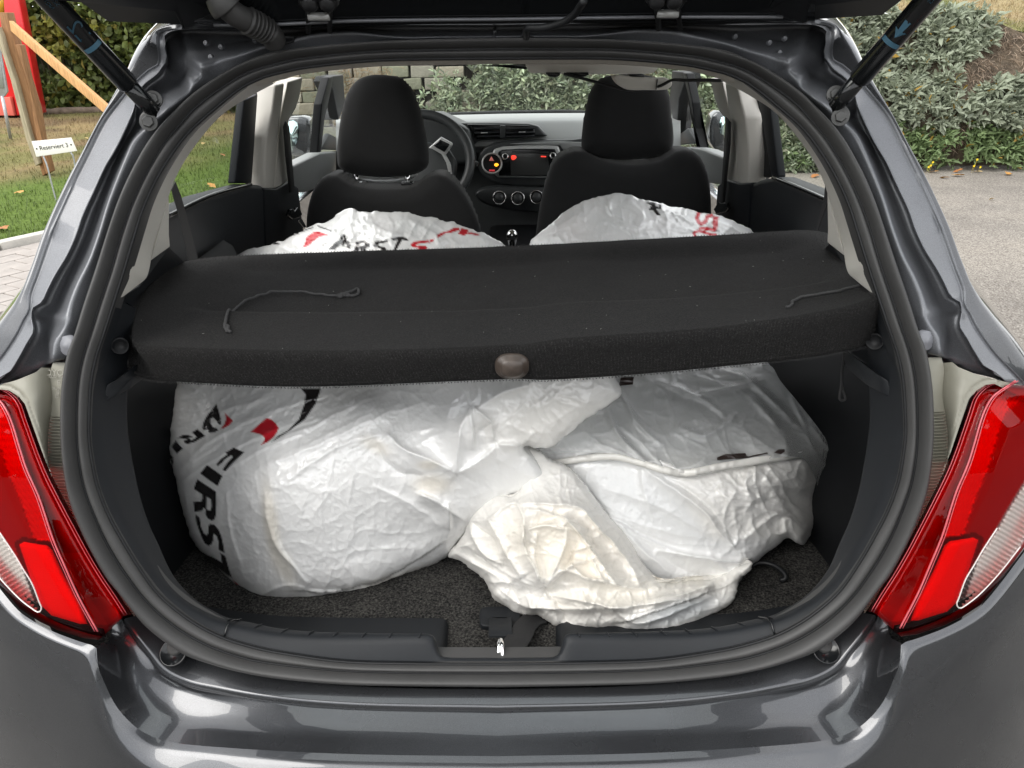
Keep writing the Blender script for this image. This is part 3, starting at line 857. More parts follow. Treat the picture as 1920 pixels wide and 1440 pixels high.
# parcel-shelf ledges, grab ends and hatch cover of the left pocket
for sx in (1, -1):
    ld = MB()
    m3 = np.array([sx, 1, 1])
    a = PS(np.array([190., 199., 219., 247., 250., 243., 215., 195.]), np.array([752., 722., 712., 690., 712., 730., 744., 756.]), np.array([.035, .035, .04, .07, .075, .07, .045, .035])) * m3
    ld.prism(a, np.array([0, 0.06, -0.004]))
    ld.build('shelf_support', M_TRIM, car, bevel=0.003)
for sx in (1, -1):
    hs = MB()
    c = PS(np.array([225.0]), np.array([649.0]), np.array([0.048]))[0] * [sx, 1, 1]
    hs.disc(c, (0.55 * sx, -0.8, 0.1), [(0.0001, -.004), (.007, -.004), (.009, 0.0008), (.0105, .0008), (.011, -.004)], 20)
    hs.build('shelf_pivot', M_BLACK, car)
pk = MB()
rowp = []
pk.prism(PY(np.array([1545., 1560., 1604., 1612., 1604., 1548.]), np.array([775., 748., 756., 805., 860., 862.]), np.array([1.10, 1.12, 1.06, 1.02, 1.01, 1.08])), np.array([0.012, 0.02, 0]))


# beige pillar trim following the seal, both sides, and the headliner edge
inner_px = [(214,567),(223,564),(262,535),(278,519),(288,468),(303,415),(317,370),(332,330),(362,280),(412,220),(460,187),(515,157)]
Np = 90
inn = crom(inner_px, Np)
seal_px = crom(RING_I, 1500)
i0 = int(np.argmin(np.hypot(seal_px[:, 0] - 213, seal_px[:, 1] - 568))); i1 = int(np.argmin(np.hypot(seal_px[:, 0] - 492, seal_px[:, 1] - 146)))
out = crom(seal_px[i0:i1 + 1:12], Np)
A = PS(out[:, 0], out[:, 1], np.full(Np, 0.010))
di = np.interp(np.linspace(0, 1, Np), [0, .12, .3, .6, 1], [0.010, 0.075, 0.13, 0.16, 0.15])
Bq = PS(inn[:, 0], inn[:, 1], di)
mid1 = A * 0.88 + Bq * 0.12 + np.array([0, -0.005, 0.0])
Cq = Bq + np.array([-0.012, 0.012, 0.004]); Cq2 = Bq + np.array([-0.04, 0.02, 0.02])
secs = bevel_sections(np.array([A + [0, .02, 0], A, mid1, Bq, Cq, Cq2]), [0, .002, .004, .006, .004, 0], 3)
for sx in (1, -1):
    MB().grid(secs * np.array([sx, 1, 1])).build('pillar_trim', M_BEIGE, car)
    t2 = PS(np.array([317., 317., 319., 283., 291., 304.]), np.array([368., 440., 463., 489., 462., 415.]), np.array([.155, .17, .18, .12, .115, .14])) * [sx, 1, 1]
    MB().prism(t2, np.array([-.02 * sx, 0.02, 0])).build('pillar_trim_wing', M_BEIGE, car, bevel=0.002)
    # dark lower quarter trim below the beige
    t3 = PS(np.array([214., 262., 283., 319., 325., 380., 300., 240., 205.]), np.array([566., 536., 487., 462., 480., 520., 660., 700., 640.]), np.array([.05, .17, .21, .24, .40, .50, .42, .27, .15])) * [sx, 1, 1]
    MB().prism(t3, np.array([-.02 * sx, 0.012, 0])).build('quarter_trim', M_TRIM, car, bevel=0.002)
head_px = [(490,163),(530,149),(572,139),(699,126),(811,123.5),(932,120)]
Nh = 50
hin = crom(head_px, Nh)
i2 = int(np.argmin(np.hypot(seal_px[:, 0] - 478, seal_px[:, 1] - 151)))
hout = crom(np.vstack([seal_px[i2::14], seal_px[-1:]]), Nh)
A = PS(hout[:, 0], hout[:, 1], np.full(Nh, 0.010)); Bq = PS(hin[:, 0], hin[:, 1], np.full(Nh, 0.060))
mid1 = 0.5 * A + 0.5 * Bq + np.array([0, -0.010, -0.002])
Cq = Bq + np.array([0, 0.04, 0.012]); D1 = Bq + np.array([0, 0.6, 0.05]); D2 = Bq + np.array([0, 1.6, 0.03]); D3 = Bq + np.array([0, 2.15, -0.07])
secs = bevel_sections(np.array([A + [0, .02, .0], A, mid1, Bq, Cq, D1, D2, D3]), [0, .002, .016, .01, .01, .1, .1, 0], 4)
secs[:, -1, 0] = 0
full = np.array([np.vstack([r, (r[:-1] * [-1, 1, 1])[::-1]]) for r in secs])
MB().grid(full).build('headliner', M_HEADLINER, car)
# roof skin above the cabin
rf = []
for y, z, w in ((1.13, 1.475, .52), (1.5, 1.52, .56), (2.2, 1.525, .575), (2.9, 1.49, .56), (3.15, 1.455, .545)):
    rf.append([[w * s, y, z - 0.035 * abs(s) ** 3] for s in np.linspace(-1, 1, 21)])
MB().grid(np.array(rf)).build('roof_skin', M_PAINT, car)

# ---- cabin side: everything is laid on the leaning side wall plane
def side_poly(pts, sx, name, mat, parent=car, off=0.0, th=0.02, x0=0.70, bevel=0.004, lean=0.22):
    p = np.array(pts, float)
    W_ = PXS(p[:, 0], p[:, 1], sx, x0, lean, off)
    return MB().prism(W_, np.array([sx * th, 0, 0])).build(name, mat, parent, bevel=bevel)
L = lambda p: tr(p, 300, 120, 4)
Rr = lambda p: tr(p, 1260, 110, 4)
# left side (traced on the left) and right side (traced on the right)
door_up = {-1: [(300,412),(395,366),(470,345),(492,347),(500,354),(503,520),(300,520)], 1: [(1590,392),(1500,352),(1450,332),(1425,336),(1405,345),(1400,520),(1590,520)]}
frame_r = {-1: L([(565,895),(635,270),(735,225),(690,895)]), 1: Rr([(790,890),(745,885),(640,280),(700,320),(730,360),(795,885)])}
frame_m = {-1: L([(690,900),(740,215),(800,185),(770,250),(725,905)]), 1: Rr([(745,890),(640,285),(590,240),(680,890)])}
frame_c = {-1: L([(725,905),(775,235),(880,150),(815,545),(800,800),(800,935),(720,945)]), 1: Rr([(690,890),(600,255),(480,195),(540,430),(572,700),(575,935),(650,920)])}
pil_a = {-1: L([(795,935),(790,800),(805,540),(845,350),(868,158),(935,142),(905,400),(880,640),(860,933)]), 1: Rr([(570,935),(572,700),(545,440),(485,200),(440,190),(395,178),(430,420),(470,640),(500,935)])}
pil_b = {-1: L([(858,933),(882,640),(907,400),(936,140),(1052,105),(1028,250),(1000,340),(945,430),(925,520),(945,700),(968,890)]), 1: Rr([(502,935),(472,640),(432,420),(397,178),(345,160),(300,150),(335,300),(370,400),(430,470),(440,640),(405,905)])}
lowb = {-1: [(495,352),(520,354),(542,340),(560,352),(575,480),(500,500)], 1: [(1408,342),(1385,344),(1361,336),(1345,348),(1335,470),(1400,480)]}
belt_f = {-1: L([(930,470),(945,430),(970,470),(1012,960),(975,965),(945,690)]), 1: Rr([(402,440),(436,480),(432,640),(385,1100),(360,1100),(385,740)])}
for sx in (-1, 1):
    nm = 'left' if sx < 0 else 'right'
    door = sub('rear_door', car)
    side_poly(door_up[sx], sx, 'door_card', M_TRIM, door, off=0.03, th=0.06, bevel=0.014)
    p = np.array(door_up[sx][:3], float); p[:, 1] += 1.0
    e = PXS(p[:, 0], p[:, 1], sx, 0.70, 0.22, 0.028)
    MB().tube(crom(e, 12), 0.005, 8).build('window_seal', M_GLOSSBLACK, door)
    side_poly(frame_r[sx], sx, 'window_frame', M_TRIM, door, off=0.0, th=0.02)
    side_poly(frame_m[sx], sx, 'frame_rubber', M_BLACK, door, off=-0.012, th=0.02)
    side_poly(frame_c[sx], sx, 'door_shut_face', M_DASH, car, off=-0.03, th=0.02)
    # glass of the rear door
    g = {-1: [(280,445),(298,380),(335,305),(420,205),(470,180),(450,345),(395,372),(300,418)], 1: [(1600,400),(1605,375),(1560,300),(1470,205),(1432,185),(1456,333),(1500,355),(1595,398)]}[sx]
    p = np.array(g, float); Wg = PXS(p[:, 0], p[:, 1], sx, 0.70, 0.22, -0.012)
    MB().add(Wg, [tuple(range(len(g)))]).build('window_glass', M_GLASS, door, smooth=False)
    side_poly(pil_a[sx], sx, 'centre_pillar', M_BEIGE, car, off=0.03, th=0.05, bevel=0.006)
    W_ = np.array(pil_b[sx], float)
    Wp = PXS(W_[:, 0], W_[:, 1], sx, 0.70, 0.22, 0.028)
    Wp[3:10, 1] += 0.03
    MB().prism(Wp, np.array([sx * 0.04, 0.02, 0])).build('centre_pillar_side', M_BEIGE, car, bevel=0.004)
    side_poly(lowb[sx], sx, 'centre_pillar_lower', M_TRIM, car, off=0.034, th=0.05, bevel=0.006)
    sb = sub('seat_belt', car)
    side_poly(belt_f[sx], sx, 'webbing', M_WEB, sb, off=0.05, th=0.003, bevel=None)
    # tongue
    tg = {-1: L([(968,1135),(985,1090),(1000,1085),(1015,1105),(1035,1075),(1050,1080),(1070,1125),(1055,1150),(1000,1165)]), 1: Rr([(310,1130),(345,1075),(365,1085),(395,1080),(412,1120),(395,1150),(330,1165)])}[sx]
    side_poly(tg, sx, 'belt_tongue', M_GLOSSBLACK, sb, off=0.06, th=0.012, bevel=0.003)
    if sx < 0:
        side_poly(L([(1040,1175),(1065,1160),(1100,1220),(1080,1230)]), sx, 'tongue_plate', M_CHROME, sb, off=0.062, th=0.003, bevel=0.001)
    # rear belt
    rb = {-1: [(322,355),(329,340),(340,368),(372,486),(354,490),(335,400)], 1: [(1548,335),(1556,348),(1553,375),(1530,440),(1531,425),(1545,370)]}[sx]
    sb2 = sub('rear_seat_belt', car)
    p = np.array(rb, float); Wg = PXS(p[:, 0], p[:, 1], sx, 0.70, 0.22, 0.09)
    MB().prism(Wg, np.array([sx * .002, 0.001, 0])).build('webbing', M_WEB, sb2, smooth=False)
    # front door
    fd = sub('front_door', car)
    fc = {-1: L([(1000,765),(1200,665),(1330,655),(1420,650),(1430,860),(1100,960),(1010,960)]), 1: Rr([(380,740),(240,680),(150,662),(0,665),(-40,860),(260,930),(400,950)])}[sx]
    side_poly(fc, sx, 'door_card', M_GREYTRIM, fd, off=0.02, th=0.05, bevel=0.008)
    ap = {-1: L([(1180,690),(1215,300),(1270,100),(1300,90),(1290,170),(1235,420),(1210,660)]), 1: Rr([(190,690),(150,330),(105,110),(80,100),(100,190),(160,480),(215,690)])}[sx]
    side_poly(ap, sx, 'quarter_light_post', M_BLACK, fd, off=0.0, th=0.03)
    ap2 = {-1: L([(1290,90),(1375,80),(1390,300),(1340,420),(1300,200),(1270,130)]), 1: Rr([(90,100),(0,90),(-20,300),(30,640),(50,300),(100,160)])}[sx]
    side_poly(ap2, sx, 'front_pillar', M_BLACK, car, off=-0.02, th=0.06)
    tri_ = {-1: L([(1205,640),(1270,520),(1340,560),(1340,645)]), 1: Rr([(190,635),(120,520),(20,590),(10,650)])}[sx]
    side_poly(tri_, sx, 'mirror_trim', M_GREYTRIM if False else M_DASH, fd, off=-0.01, th=0.02)
    fg = {-1: L([(950,800),(980,330),(1060,60),(1420,60),(1400,660),(1200,668),(1000,768)]), 1: Rr([(440,790),(340,150),(290,60),(-50,60),(-40,660),(150,668),(385,745)])}[sx]
    p = np.array(fg, float); Wg = PXS(p[:, 0], p[:, 1], sx, 0.70, 0.22, -0.04)
    MB().add(Wg, [tuple(range(len(fg)))]).build('window_glass', M_GLASS, fd, smooth=False)
    # door mirror outside
    dm = sub('door_mirror', car)
    hp = {-1: L([(955,400),(1060,395),(1110,410),(1130,480),(1130,610),(1100,690),(990,690),(960,640)]), 1: Rr([(395,400),(340,395),(300,430),(285,500),(285,620),(330,690),(400,700)])}[sx]
    p = np.array(hp, float); c3 = PXS(p[:, 0], p[:, 1], sx, 0.90, 0.0)
    y0 = c3[:, 1].mean(); c3 = PY(p[:, 0], p[:, 1], y0)
    MB().prism(c3, np.array([0, 0.10, 0.0])).build('mirror_shell', M_PAINT, dm, bevel=0.012)
    gp = {-1: L([(965,430),(1000,422),(1028,440),(1040,500),(1030,580),(990,660),(960,660)]), 1: Rr([(395,430),(370,440),(355,490),(362,560),(390,575)])}[sx]
    p = np.array(gp, float); c3 = PY(p[:, 0], p[:, 1], y0 - 0.004)
    MB().prism(c3, np.array([0, 0.003, 0])).build('mirror_glass', simple('mirror_face', (0.62, 0.80, 0.80), 0.03, 1.0) if sx < 0 else MATS['mirror_face'], dm)
    # outer side skin below the windows and beyond the jamb
    rows = []
    for y in np.linspace(1.05, 4.3, 30):
        w = 0.845 - 0.10 * max(0, (1.35 - y)) - 0.05 * max(0, y - 3.6)
        rows.append([[sx * (w - .13), y, 0.885], [sx * (w - .10), y, 0.89], [sx * (w - .015), y, 0.87], [sx * w, y, 0.80], [sx * (w - .005), y, .55], [sx * (w - .03), y, .28]])
    MB().grid(np.array(rows)).build('side_panel', M_PAINT, car)

# ---- front seats
def rounded(profile_fn, n=24): ...
def lump(name, px, y, th, mat, parent, R_=0.05, sag=0.012):
    """cushion: outline in pixels at distance y, rounded through thickness th away from the viewer"""
    uv, f, rim, dist = patch(crom(px, 70, True), 5.0)
    m = 1.0 / FPX * (y * 0.9 + 0.2)
    dm_ = dist * m
    k = np.clip(dm_ / R_, 0, 1); rnd = R_ * 0.75 * (1 - np.sqrt(np.clip(1 - (1 - k) ** 2, 0, 1)))
    front = PY(uv[:, 0], uv[:, 1], y + rnd)
    back = PY(uv[:, 0], uv[:, 1], y + th - rnd * 0.9)
    # the back narrows with the true width, not the view
    sc_ = y / (y + th)
    c = front.mean(0)
    back[:, 0] = c[0] + (front[:, 0] - c[0]) * (0.98); back[:, 2] = front[:, 2]
    back[rim] = front[rim]
    n = len(front)
    b = MB(); b.add(np.vstack([front, back]), np.vstack([f, f[:, ::-1] + n]))
    return b.build(name, mat, parent, weld=True)
SEATS = [
 ('driver', [(631,170),(668,146),(713,140),(756,148),(780,172),(793,220),(805,285),(803,315),(775,329),(717,333),(655,327),(635,315),(632,290),(636,220)][0:0] or
  [(634,260),(640,215),(650,178),(668,152),(690,142),(713,140),(738,143),(758,152),(775,175),(787,205),(798,250),(804,290),(802,312),(780,326),(745,331),(705,332),(660,326),(636,314),(632,292)],
  [(574,455),(576,400),(588,355),(605,332),(630,328),(654,344),(690,353),(740,354),(776,350),(800,334),(822,326),(842,333),(868,360),(890,400),(905,450),(912,560),(560,560)]),
 ('passenger', [(1090,265),(1096,215),(1106,175),(1124,150),(1150,141),(1180,139),(1212,141),(1240,150),(1254,175),(1259,215),(1263,260),(1258,282),(1235,293),(1190,299),(1150,299),(1110,291),(1092,280)],
  [(1000,490),(1010,400),(1025,335),(1042,300),(1070,284),(1096,284),(1122,299),(1180,309),(1240,301),(1264,285),(1288,280),(1310,290),(1325,320),(1332,360),(1334,420),(1338,560),(1000,560)])]
for k, (who, hp, bp_) in enumerate(SEATS):
    seat = sub('front_seat', car, 'black cloth %s seat' % who)
    lump('headrest', hp, 2.30, 0.12, M_SEAT, seat, 0.06)
    lump('backrest', bp_, 2.24, 0.16, M_SEAT, seat, 0.05)
    cx = np.mean([p[0] for p in hp]); 
    dz = 0 if k == 0 else -32
    for s in (-1, 1):
        po = MB()
        u = cx + s * 48
        a = PY(np.array(float(u)), np.array(322.0 + dz), 2.36); c = PY(np.array(float(u)), np.array(352.0 + dz), 2.36)
        po.tube(np.array([a, c]), 0.0065, 10)
        po.build('headrest_post', M_CHROME, seat)
    for s in (-1, 1):
        gd = MB()
        u = cx + s * 48
        c = PY(np.array(float(u)), np.array(345.0 + dz), 2.345)
        gd.box(c, (0.036, 0.03, 0.014))
        gd.build('post_guide', M_GLOSSBLACK, seat, bevel=0.003)
    # chrome-backed collar glimpsed under the headrest
    c1 = PY(np.array([cx - 72., cx - 60., cx - 20., cx + 40., cx + 62.]), np.array([315., 328., 338., 335., 322.]) + dz, 2.40)
    MB().tube(crom(c1, 16), 0.012, 8).build('headrest_shell', M_SILVER, seat)

# ---- dashboard
dash = sub('dashboard', car)
YD = 3.10
D = lambda p: tr(p, 780, 200, 1749 / 340)
# top pad: long loft across the car
rows = []
top_px = [(630,224),(680,220),(760,217),(830,216),(960,213),(1090,212),(1200,213),(1276,217)]
t = crom(top_px, 60)
bk = PY(t[:, 0], t[:, 1], 3.62)
f1 = PY(t[:, 0], t[:, 1] + 9, 3.30); f2 = PY(t[:, 0], t[:, 1] + 14, 3.22); f3 = PY(t[:, 0], t[:, 1] + 46, 3.13); f4 = PY(t[:, 0], t[:, 1] + 60, 3.10)
MB().grid(bevel_sections(np.array([bk, f1, f2, f3, f4]), [0, .05, .02, .02, 0], 4)).build('dash_top', M_GREYTRIM, dash)
lo = PY(t[:, 0], t[:, 1] + 59, 3.12); lo2 = PY(t[:, 0], t[:, 1] + 66, 3.08); lo3 = PY(t[:, 0], t[:, 1] + 130, 3.12); lo4 = PY(t[:, 0], t[:, 1] + 290, 3.05)
MB().grid(bevel_sections(np.array([lo, lo2, lo3, lo4]), [0, .02, .05, 0], 4)).build('dash_lower', M_DASH, dash)
def plate(name, px, y, th, mat, bevel=0.004, parent=dash):
    p = np.array(px, float)
    return MB().prism(PY(p[:, 0], p[:, 1], y), np.array([0, th, 0])).build(name, mat, parent, bevel=bevel)
plate('vent_bezel', D([(330,165),(480,160),(820,160),(1090,168),(1180,190),(1270,285),(1220,290),(900,305),(600,330),(520,420),(420,330)]), 3.10, 0.06, M_DASH, 0.012)
vent = plate('air_vent', D([(490,170),(800,175),(1090,182),(1140,215),(1160,280),(860,300),(590,318),(545,250)]), 3.09, 0.03, M_GLOSSBLACK, 0.004)
for v_ in (215, 255, 290):
    for (x0, x1) in ((560, 805), (868, 1145)):
        a = PY(*np.array(D([(x0, v_), (x1, v_ - 8)])).T, 3.084)
        MB().tube(a, 0.004, 6).build('vent_slat', M_TRIM, dash)
plate('vent_divider', D([(812,182),(862,184),(862,300),(808,302)]), 3.08, 0.02, M_DASH, 0.002)
for x0, x1, y_ in ((625, 690, 253), (990, 1055, 246)):
    MB().prism(PY(*np.array(D([(x0, y_ - 4), (x1, y_ - 6), (x1, y_ + 3), (x0, y_ + 5)])).T, 3.075), np.array([0, .004, 0])).build('vent_tab', M_SILVER, dash)
plate('centre_console_face', crom(D([(590,530),(620,440),(700,380),(850,345),(1100,328),(1450,325),(1750,330),(1760,640),(1600,760),(1200,770),(900,760),(720,720),(640,660),(600,600)]), 40, True), 3.06, 0.05, M_DASH, 0.008)
plate('console_strip', D([(900,362),(1150,342),(1400,338),(1640,345),(1700,420),(1420,420),(1390,375),(1100,370)]), 3.05, 0.02, M_GREYTRIM, 0.004)
plate('radio_bezel', D([(735,445),(760,410),(840,390),(1000,378),(1250,375),(1375,382),(1400,470),(1420,690),(1250,690),(790,685),(745,645),(740,600)]), 3.045, 0.03, M_SILVER, 0.006)
radio = plate('radio', D([(790,440),(830,418),(1000,408),(1340,410),(1370,470),(1380,672),(800,668),(800,600)]), 3.035, 0.02, M_GLOSSBLACK, 0.003)
plate('radio_screen', D([(910,450),(1270,455),(1290,660),(915,662)]), 3.030, 0.006, simple('dim_screen', (0.055, 0.057, 0.056), 0.2), 0.001)
plate('disc_slot', D([(925,432),(1280,438),(1280,447),(925,441)]), 3.029, 0.006, M_BLACK, None)
def emis(name, col, e):
    m, n, l, b = nt(name); b.inputs['Base Color'].default_value = (*col, 1); b.inputs['Emission Color'].default_value = (*col, 1); b.inputs['Emission Strength'].default_value = e
    return m
M_DIMRED = emis('dim_red_lamp', (0.5, 0.03, 0.04), 0.4)
M_RED = emis('red_display', (0.8, 0.05, 0.03), 0.5); M_AMB = emis('amber_lamp', (1.0, 0.35, 0.02), 0.8)
plate('screen_logo', crom(D([(918,475),(940,468),(965,475),(968,495),(940,515),(922,510)]), 14, True), 3.0285, 0.001, M_RED, None)
plate('screen_text', D([(1205,474),(1255,477),(1255,488),(1205,486)]), 3.0285, 0.001, M_RED, None)
def ringdial(name, px, py, y, r, mat_ring, mat_face, parent=dash, rr=0.15):
    c = PY(np.array(float(px)), np.array(float(py)), y)
    nrm_ = np.array([0, -0.96, 0.28])
    k = MB().disc(c, nrm_, [(r * (1 - rr), -0.004), (r * (1 - rr), 0.006), (r * (1 - rr / 2), 0.010), (r, 0.006), (r, -0.01)], 32).build(name, mat_ring, parent)
    MB().disc(c, nrm_, [(0.0001, 0.003), (r * (1 - rr) * 1.01, 0.003)], 28).build(name.replace('ring', '') + 'face' if 'ring' in name else name + '_face', mat_face, parent)
    return c, nrm_
q = D([(733, 548), (860, 482), (1320, 475), (803, 878), (982, 884), (1163, 872)])
ringdial('hazard_dial_ring', *q[0], 3.025, 0.040, M_SILVER, M_GLOSSBLACK)
ringdial('radio_knob_ring', *q[1], 3.02, 0.0125, M_CHROME, M_GLOSSBLACK, rr=0.4); ringdial('radio_knob_ring', *q[2], 3.02, 0.0125, M_CHROME, M_GLOSSBLACK, rr=0.4)
plate('hazard_triangle', D([(727,478),(752,522),(704,522)]), 3.012, 0.002, emis('hazard_red', (0.55, 0.16, 0.13), 0.15), None)
plate('airbag_lamp', crom(D([(755,555),(775,545),(798,558),(790,570),(775,578),(757,568)]), 16, True), 3.012, 0.002, M_AMB, None)
for k in range(3):
    c = PY(*[np.array(float(z)) for z in D([(714 + 19 * k, 615)])[0]], 3.012); MB().box(c, (0.005, 0.002, 0.006)).build('belt_lamp', M_DIMRED, dash)
plate('climate_panel', crom(D([(560,840),(650,790),(820,775),(1200,790),(1500,800),(1500,960),(1250,1020),(1000,1010),(800,980),(640,930)]), 30, True), 3.02, 0.05, M_DASH, 0.01)
for i in (3, 4, 5):
    c, nr = ringdial('climate_dial_ring', *q[i], 2.99, 0.0265, M_CHROME, M_GLOSSBLACK, rr=0.16)
    MB().disc(c + nr * 0.004, nr, [(0.0001, 0.010), (0.013, 0.010), (0.016, 0.006), (0.017, 0)], 20).build('climate_knob', M_DASH, dash)
# steering wheel
sw = sub('steering_wheel', car)
cen = PY(np.array(786.0), np.array(302.0), 2.82)
nx = np.array([1.0, 0, 0]); up_ = np.array([0, 0.36, 0.93])
th_ = np.linspace(0, 2 * math.pi, 72)
pts = np.array([cen + nx * 0.182 * math.cos(a) + up_ * 0.165 * math.sin(a) for a in th_])
MB().tube(pts, 0.017, 12, caps=False).build('wheel_rim', M_DASH, sw)
hb = [cen + nx * a + up_ * b for a, b in ((-.1, .05), (0, .075), (.10, .055), (.135, .0), (.12, -.08), (0, -.12), (-.12, -.08))]
MB().prism(np.array(hb), np.array([0, .05, -.02])).build('wheel_hub', M_DASH, sw, bevel=0.015)
p = np.array(D([(120,400),(240,295),(350,355),(350,380),(285,470),(335,560),(350,665),(320,665),(290,540),(245,460),(160,410)])); MB().prism(PY(p[:, 0], p[:, 1], 2.80), np.array([0, .02, 0])).build('spoke_trim', M_SILVER, sw, bevel=0.003)
p = np.array(D([(165,378),(230,320),(325,365),(275,440)])); MB().prism(PY(p[:, 0], p[:, 1], 2.79), np.array([0, .012, 0])).build('wheel_switch', M_GLOSSBLACK, sw, bevel=0.003)
p = np.array(D([(520,545),(560,525),(600,535),(600,580),(575,585),(560,550),(530,560)])); MB().prism(PY(p[:, 0], p[:, 1], 2.92), np.array([0, .02, 0])).build('column_stalk', M_DASH, car, bevel=0.004)
bn = [cen + nx * a + np.array([0, .22, 0]) + np.array([0, 0, b]) for a, b in ((-.2, -.05), (-.19, .09), (-.1, .13), (.06, .13), (.17, .08), (.2, -.05))]
MB().prism(np.array(bn), np.array([0, .2, .0])).build('instrument_binnacle', M_DASH, dash, bevel=0.02)
# gear lever and tunnel
gk = PY(np.array(960.0), np.array(438.0), 2.62)
gl = sub('gear_lever', car)
MB().disc(gk, (0, -.3, .95), [(0.0001, .014), (.010, .012), (.019, .003), (.021, -.008), (.017, -.022)], 24).build('lever_cap', M_CHROME, gl)
MB().tube(np.array([gk + [0, 0, -.02], gk + [0, .03, -.16]]), [.017, .012], 14).build('lever_shaft', M_GLOSSBLACK, gl)
MB().box((0.03, 2.7, 0.52), (0.22, 0.9, 0.36)).build('centre_tunnel', M_BLACK, car, bevel=0.03)
MB().grid(np.array([[[x, y, 0.36] for x in (-.7, 0, .7)] for y in (1.7, 2.4, 3.3)])).build('cabin_floor', M_CARPET, car)
MB().prism(np.array([[-.62, 1.5, .55], [.62, 1.5, .55], [.62, 2.05, .60], [-.62, 2.05, .60]]), np.array([0, 0, .14])).build('folded_rear_seat', M_SEAT, car, bevel=0.03)
# windscreen, bonnet edge, cowl and wiper
wsx = np.linspace(-.62, .62, 13)
ws = np.array([[[x * (1 - .14 * k), 3.70 - .78 * k - .10 * (x / .6) ** 2, 1.02 + .40 * k] for x in wsx] for k in np.linspace(0, 1, 7)])
MB().grid(ws).build('windscreen', M_GLASS, car)
wp = PY(np.array([815., 870., 960., 1060., 1100.]), np.array([216., 213., 210.5, 209., 211.]), np.array([3.72, 3.73, 3.73, 3.72, 3.71]))
MB().tube(crom(wp, 20), 0.008, 8).build('windscreen_wiper', M_BLACK, car)
bn = np.array([[[x, y, 0.995 - .09 * ((y - 3.72) / .9) ** 2 - .08 * (x / .75) ** 2 - (0.02 if y < 3.74 else 0)] for x in np.linspace(-.74, .74, 15)] for y in (3.70, 3.76, 4.0, 4.25, 4.5, 4.62)])
MB().grid(bn).build('bonnet', M_PAINT, car)
# header items: visor, sunglasses pod, mirror and hanging lead
H = lambda p: tr(p, 900, 60, 1920 / 540)
vz = sub('ceiling_belt_cover', car)
p = np.array(H([(300,215),(325,268),(345,278),(700,284),(1100,284),(1160,274),(1192,240),(1170,200),(320,195)])); MB().prism(PY(p[:, 0], p[:, 1], 1.80), np.array([0, .16, .02])).build('cover_shell', M_BEIGE, vz, bevel=0.012)
for a, w in ((488, 48), (650, 75)):
    p = np.array(H([(a - w, 280), (a - w * .6, 298), (a + w * .5, 302), (a + w, 286), (a + w, 270), (a - w, 270)])); MB().prism(PY(p[:, 0], p[:, 1], 1.79), np.array([0, .03, 0])).build('cover_button', M_GLOSSBLACK, vz, bevel=0.003)
mr = sub('ceiling_belt_housing', car)
p = crom(H([(890,300),(905,292),(1000,300),(1180,312),(1260,312),(1283,335),(1275,365),(1240,385),(1100,388),(980,384),(920,350)]), 40, True); MB().prism(PY(p[:, 0], p[:, 1], 1.70), np.array([0, .05, 0])).build('housing_casing', M_BEIGE, mr, bevel=0.010)
p = np.array(H([(1182,316),(1186,316),(1176,386),(1172,386)])); MB().prism(PY(p[:, 0], p[:, 1], 1.697), np.array([0, .01, 0])).build('casing_joint', M_GLOSSBLACK, mr)
p = np.array(H([(1000,284),(1095,284),(1095,300),(1000,298)])); MB().prism(PY(p[:, 0], p[:, 1], 1.72), np.array([0, .03, 0])).build('housing_arm', M_DASH, mr)
cb = PY(*np.array(H([(560,280),(640,298),(760,330),(880,362),(980,386),(1080,388),(1200,360),(1275,322),(1380,322),(1500,320),(1610,322),(1650,290)])).T, np.array([1.78, 1.77, 1.74, 1.72, 1.71, 1.71, 1.70, 1.68, 1.6, 1.55, 1.5, 1.4]))
MB().tube(crom(cb, 60), 0.0032, 6).build('hanging_lead', M_BLACK, car)
# windscreen header shade band
p = np.array(H([(0,225),(120,232),(310,250),(320,215),(120,220)])); MB().prism(PY(p[:, 0], p[:, 1], 2.9), np.array([0, .02, 0])).build('sensor_shroud', M_GLOSSBLACK, car)
p = np.array([(420, 90), (420, 134), (1480, 128), (1480, 90)], float)

# ---- floor fittings: tie-down plate, strap, striker
ft = sub('floor_pull', car)
K = lambda p: tr(p, 700, 1120, 4)
p = crom(K([(800,90),(830,70),(1080,68),(1100,90),(1100,190),(1080,212),(830,212),(800,190)]), 40, True); MB().prism(PZ(p[:, 0], p[:, 1], 0.587), np.array([0, 0, -.012])).build('pull_plate', M_TRIM, ft, bevel=0.003)
p = np.array(K([(890,150),(1015,150),(1013,168),(1000,168),(1000,150),(905,150),(903,168),(890,168)])); MB().prism(PZ(p[:, 0], p[:, 1], 0.592), np.array([0, 0, -.006])).build('plate_slot', M_GLOSSBLACK, ft)
st_ = PZ(*np.array(K([(950,150),(952,200),(952,250),(952,292)])).T, np.array([.591, .600, .606, .603]))
MB().grid(np.array([[q + [-.0175, 0, 0], q + [0.0175, 0, 0]] for q in crom(st_, 10)])).grid(np.array([[q + [-.0175, 0, -.003], q + [0.0175, 0, -.003]] for q in crom(st_, 10)]), flip=True).build('pull_tab', M_TRIM, ft)
stp = PZ(*np.array(K([(1250,140),(1190,165),(1140,215),(1100,290),(1040,370),(1000,420)])).T, np.array([.584, .588, .596, .604, .606, .606]))
s_c = crom(stp, 24); tn = np.gradient(s_c, axis=0); tn /= np.linalg.norm(tn, axis=1)[:, None]; sd_ = np.cross(tn, [0, 0, 1])
MB().grid(np.array([s_c - sd_ * .018, s_c + sd_ * .018])).grid(np.array([s_c - sd_ * .018, s_c + sd_ * .018]) - [0, 0, .003], flip=True).build('floor_strap', M_WEB, car)
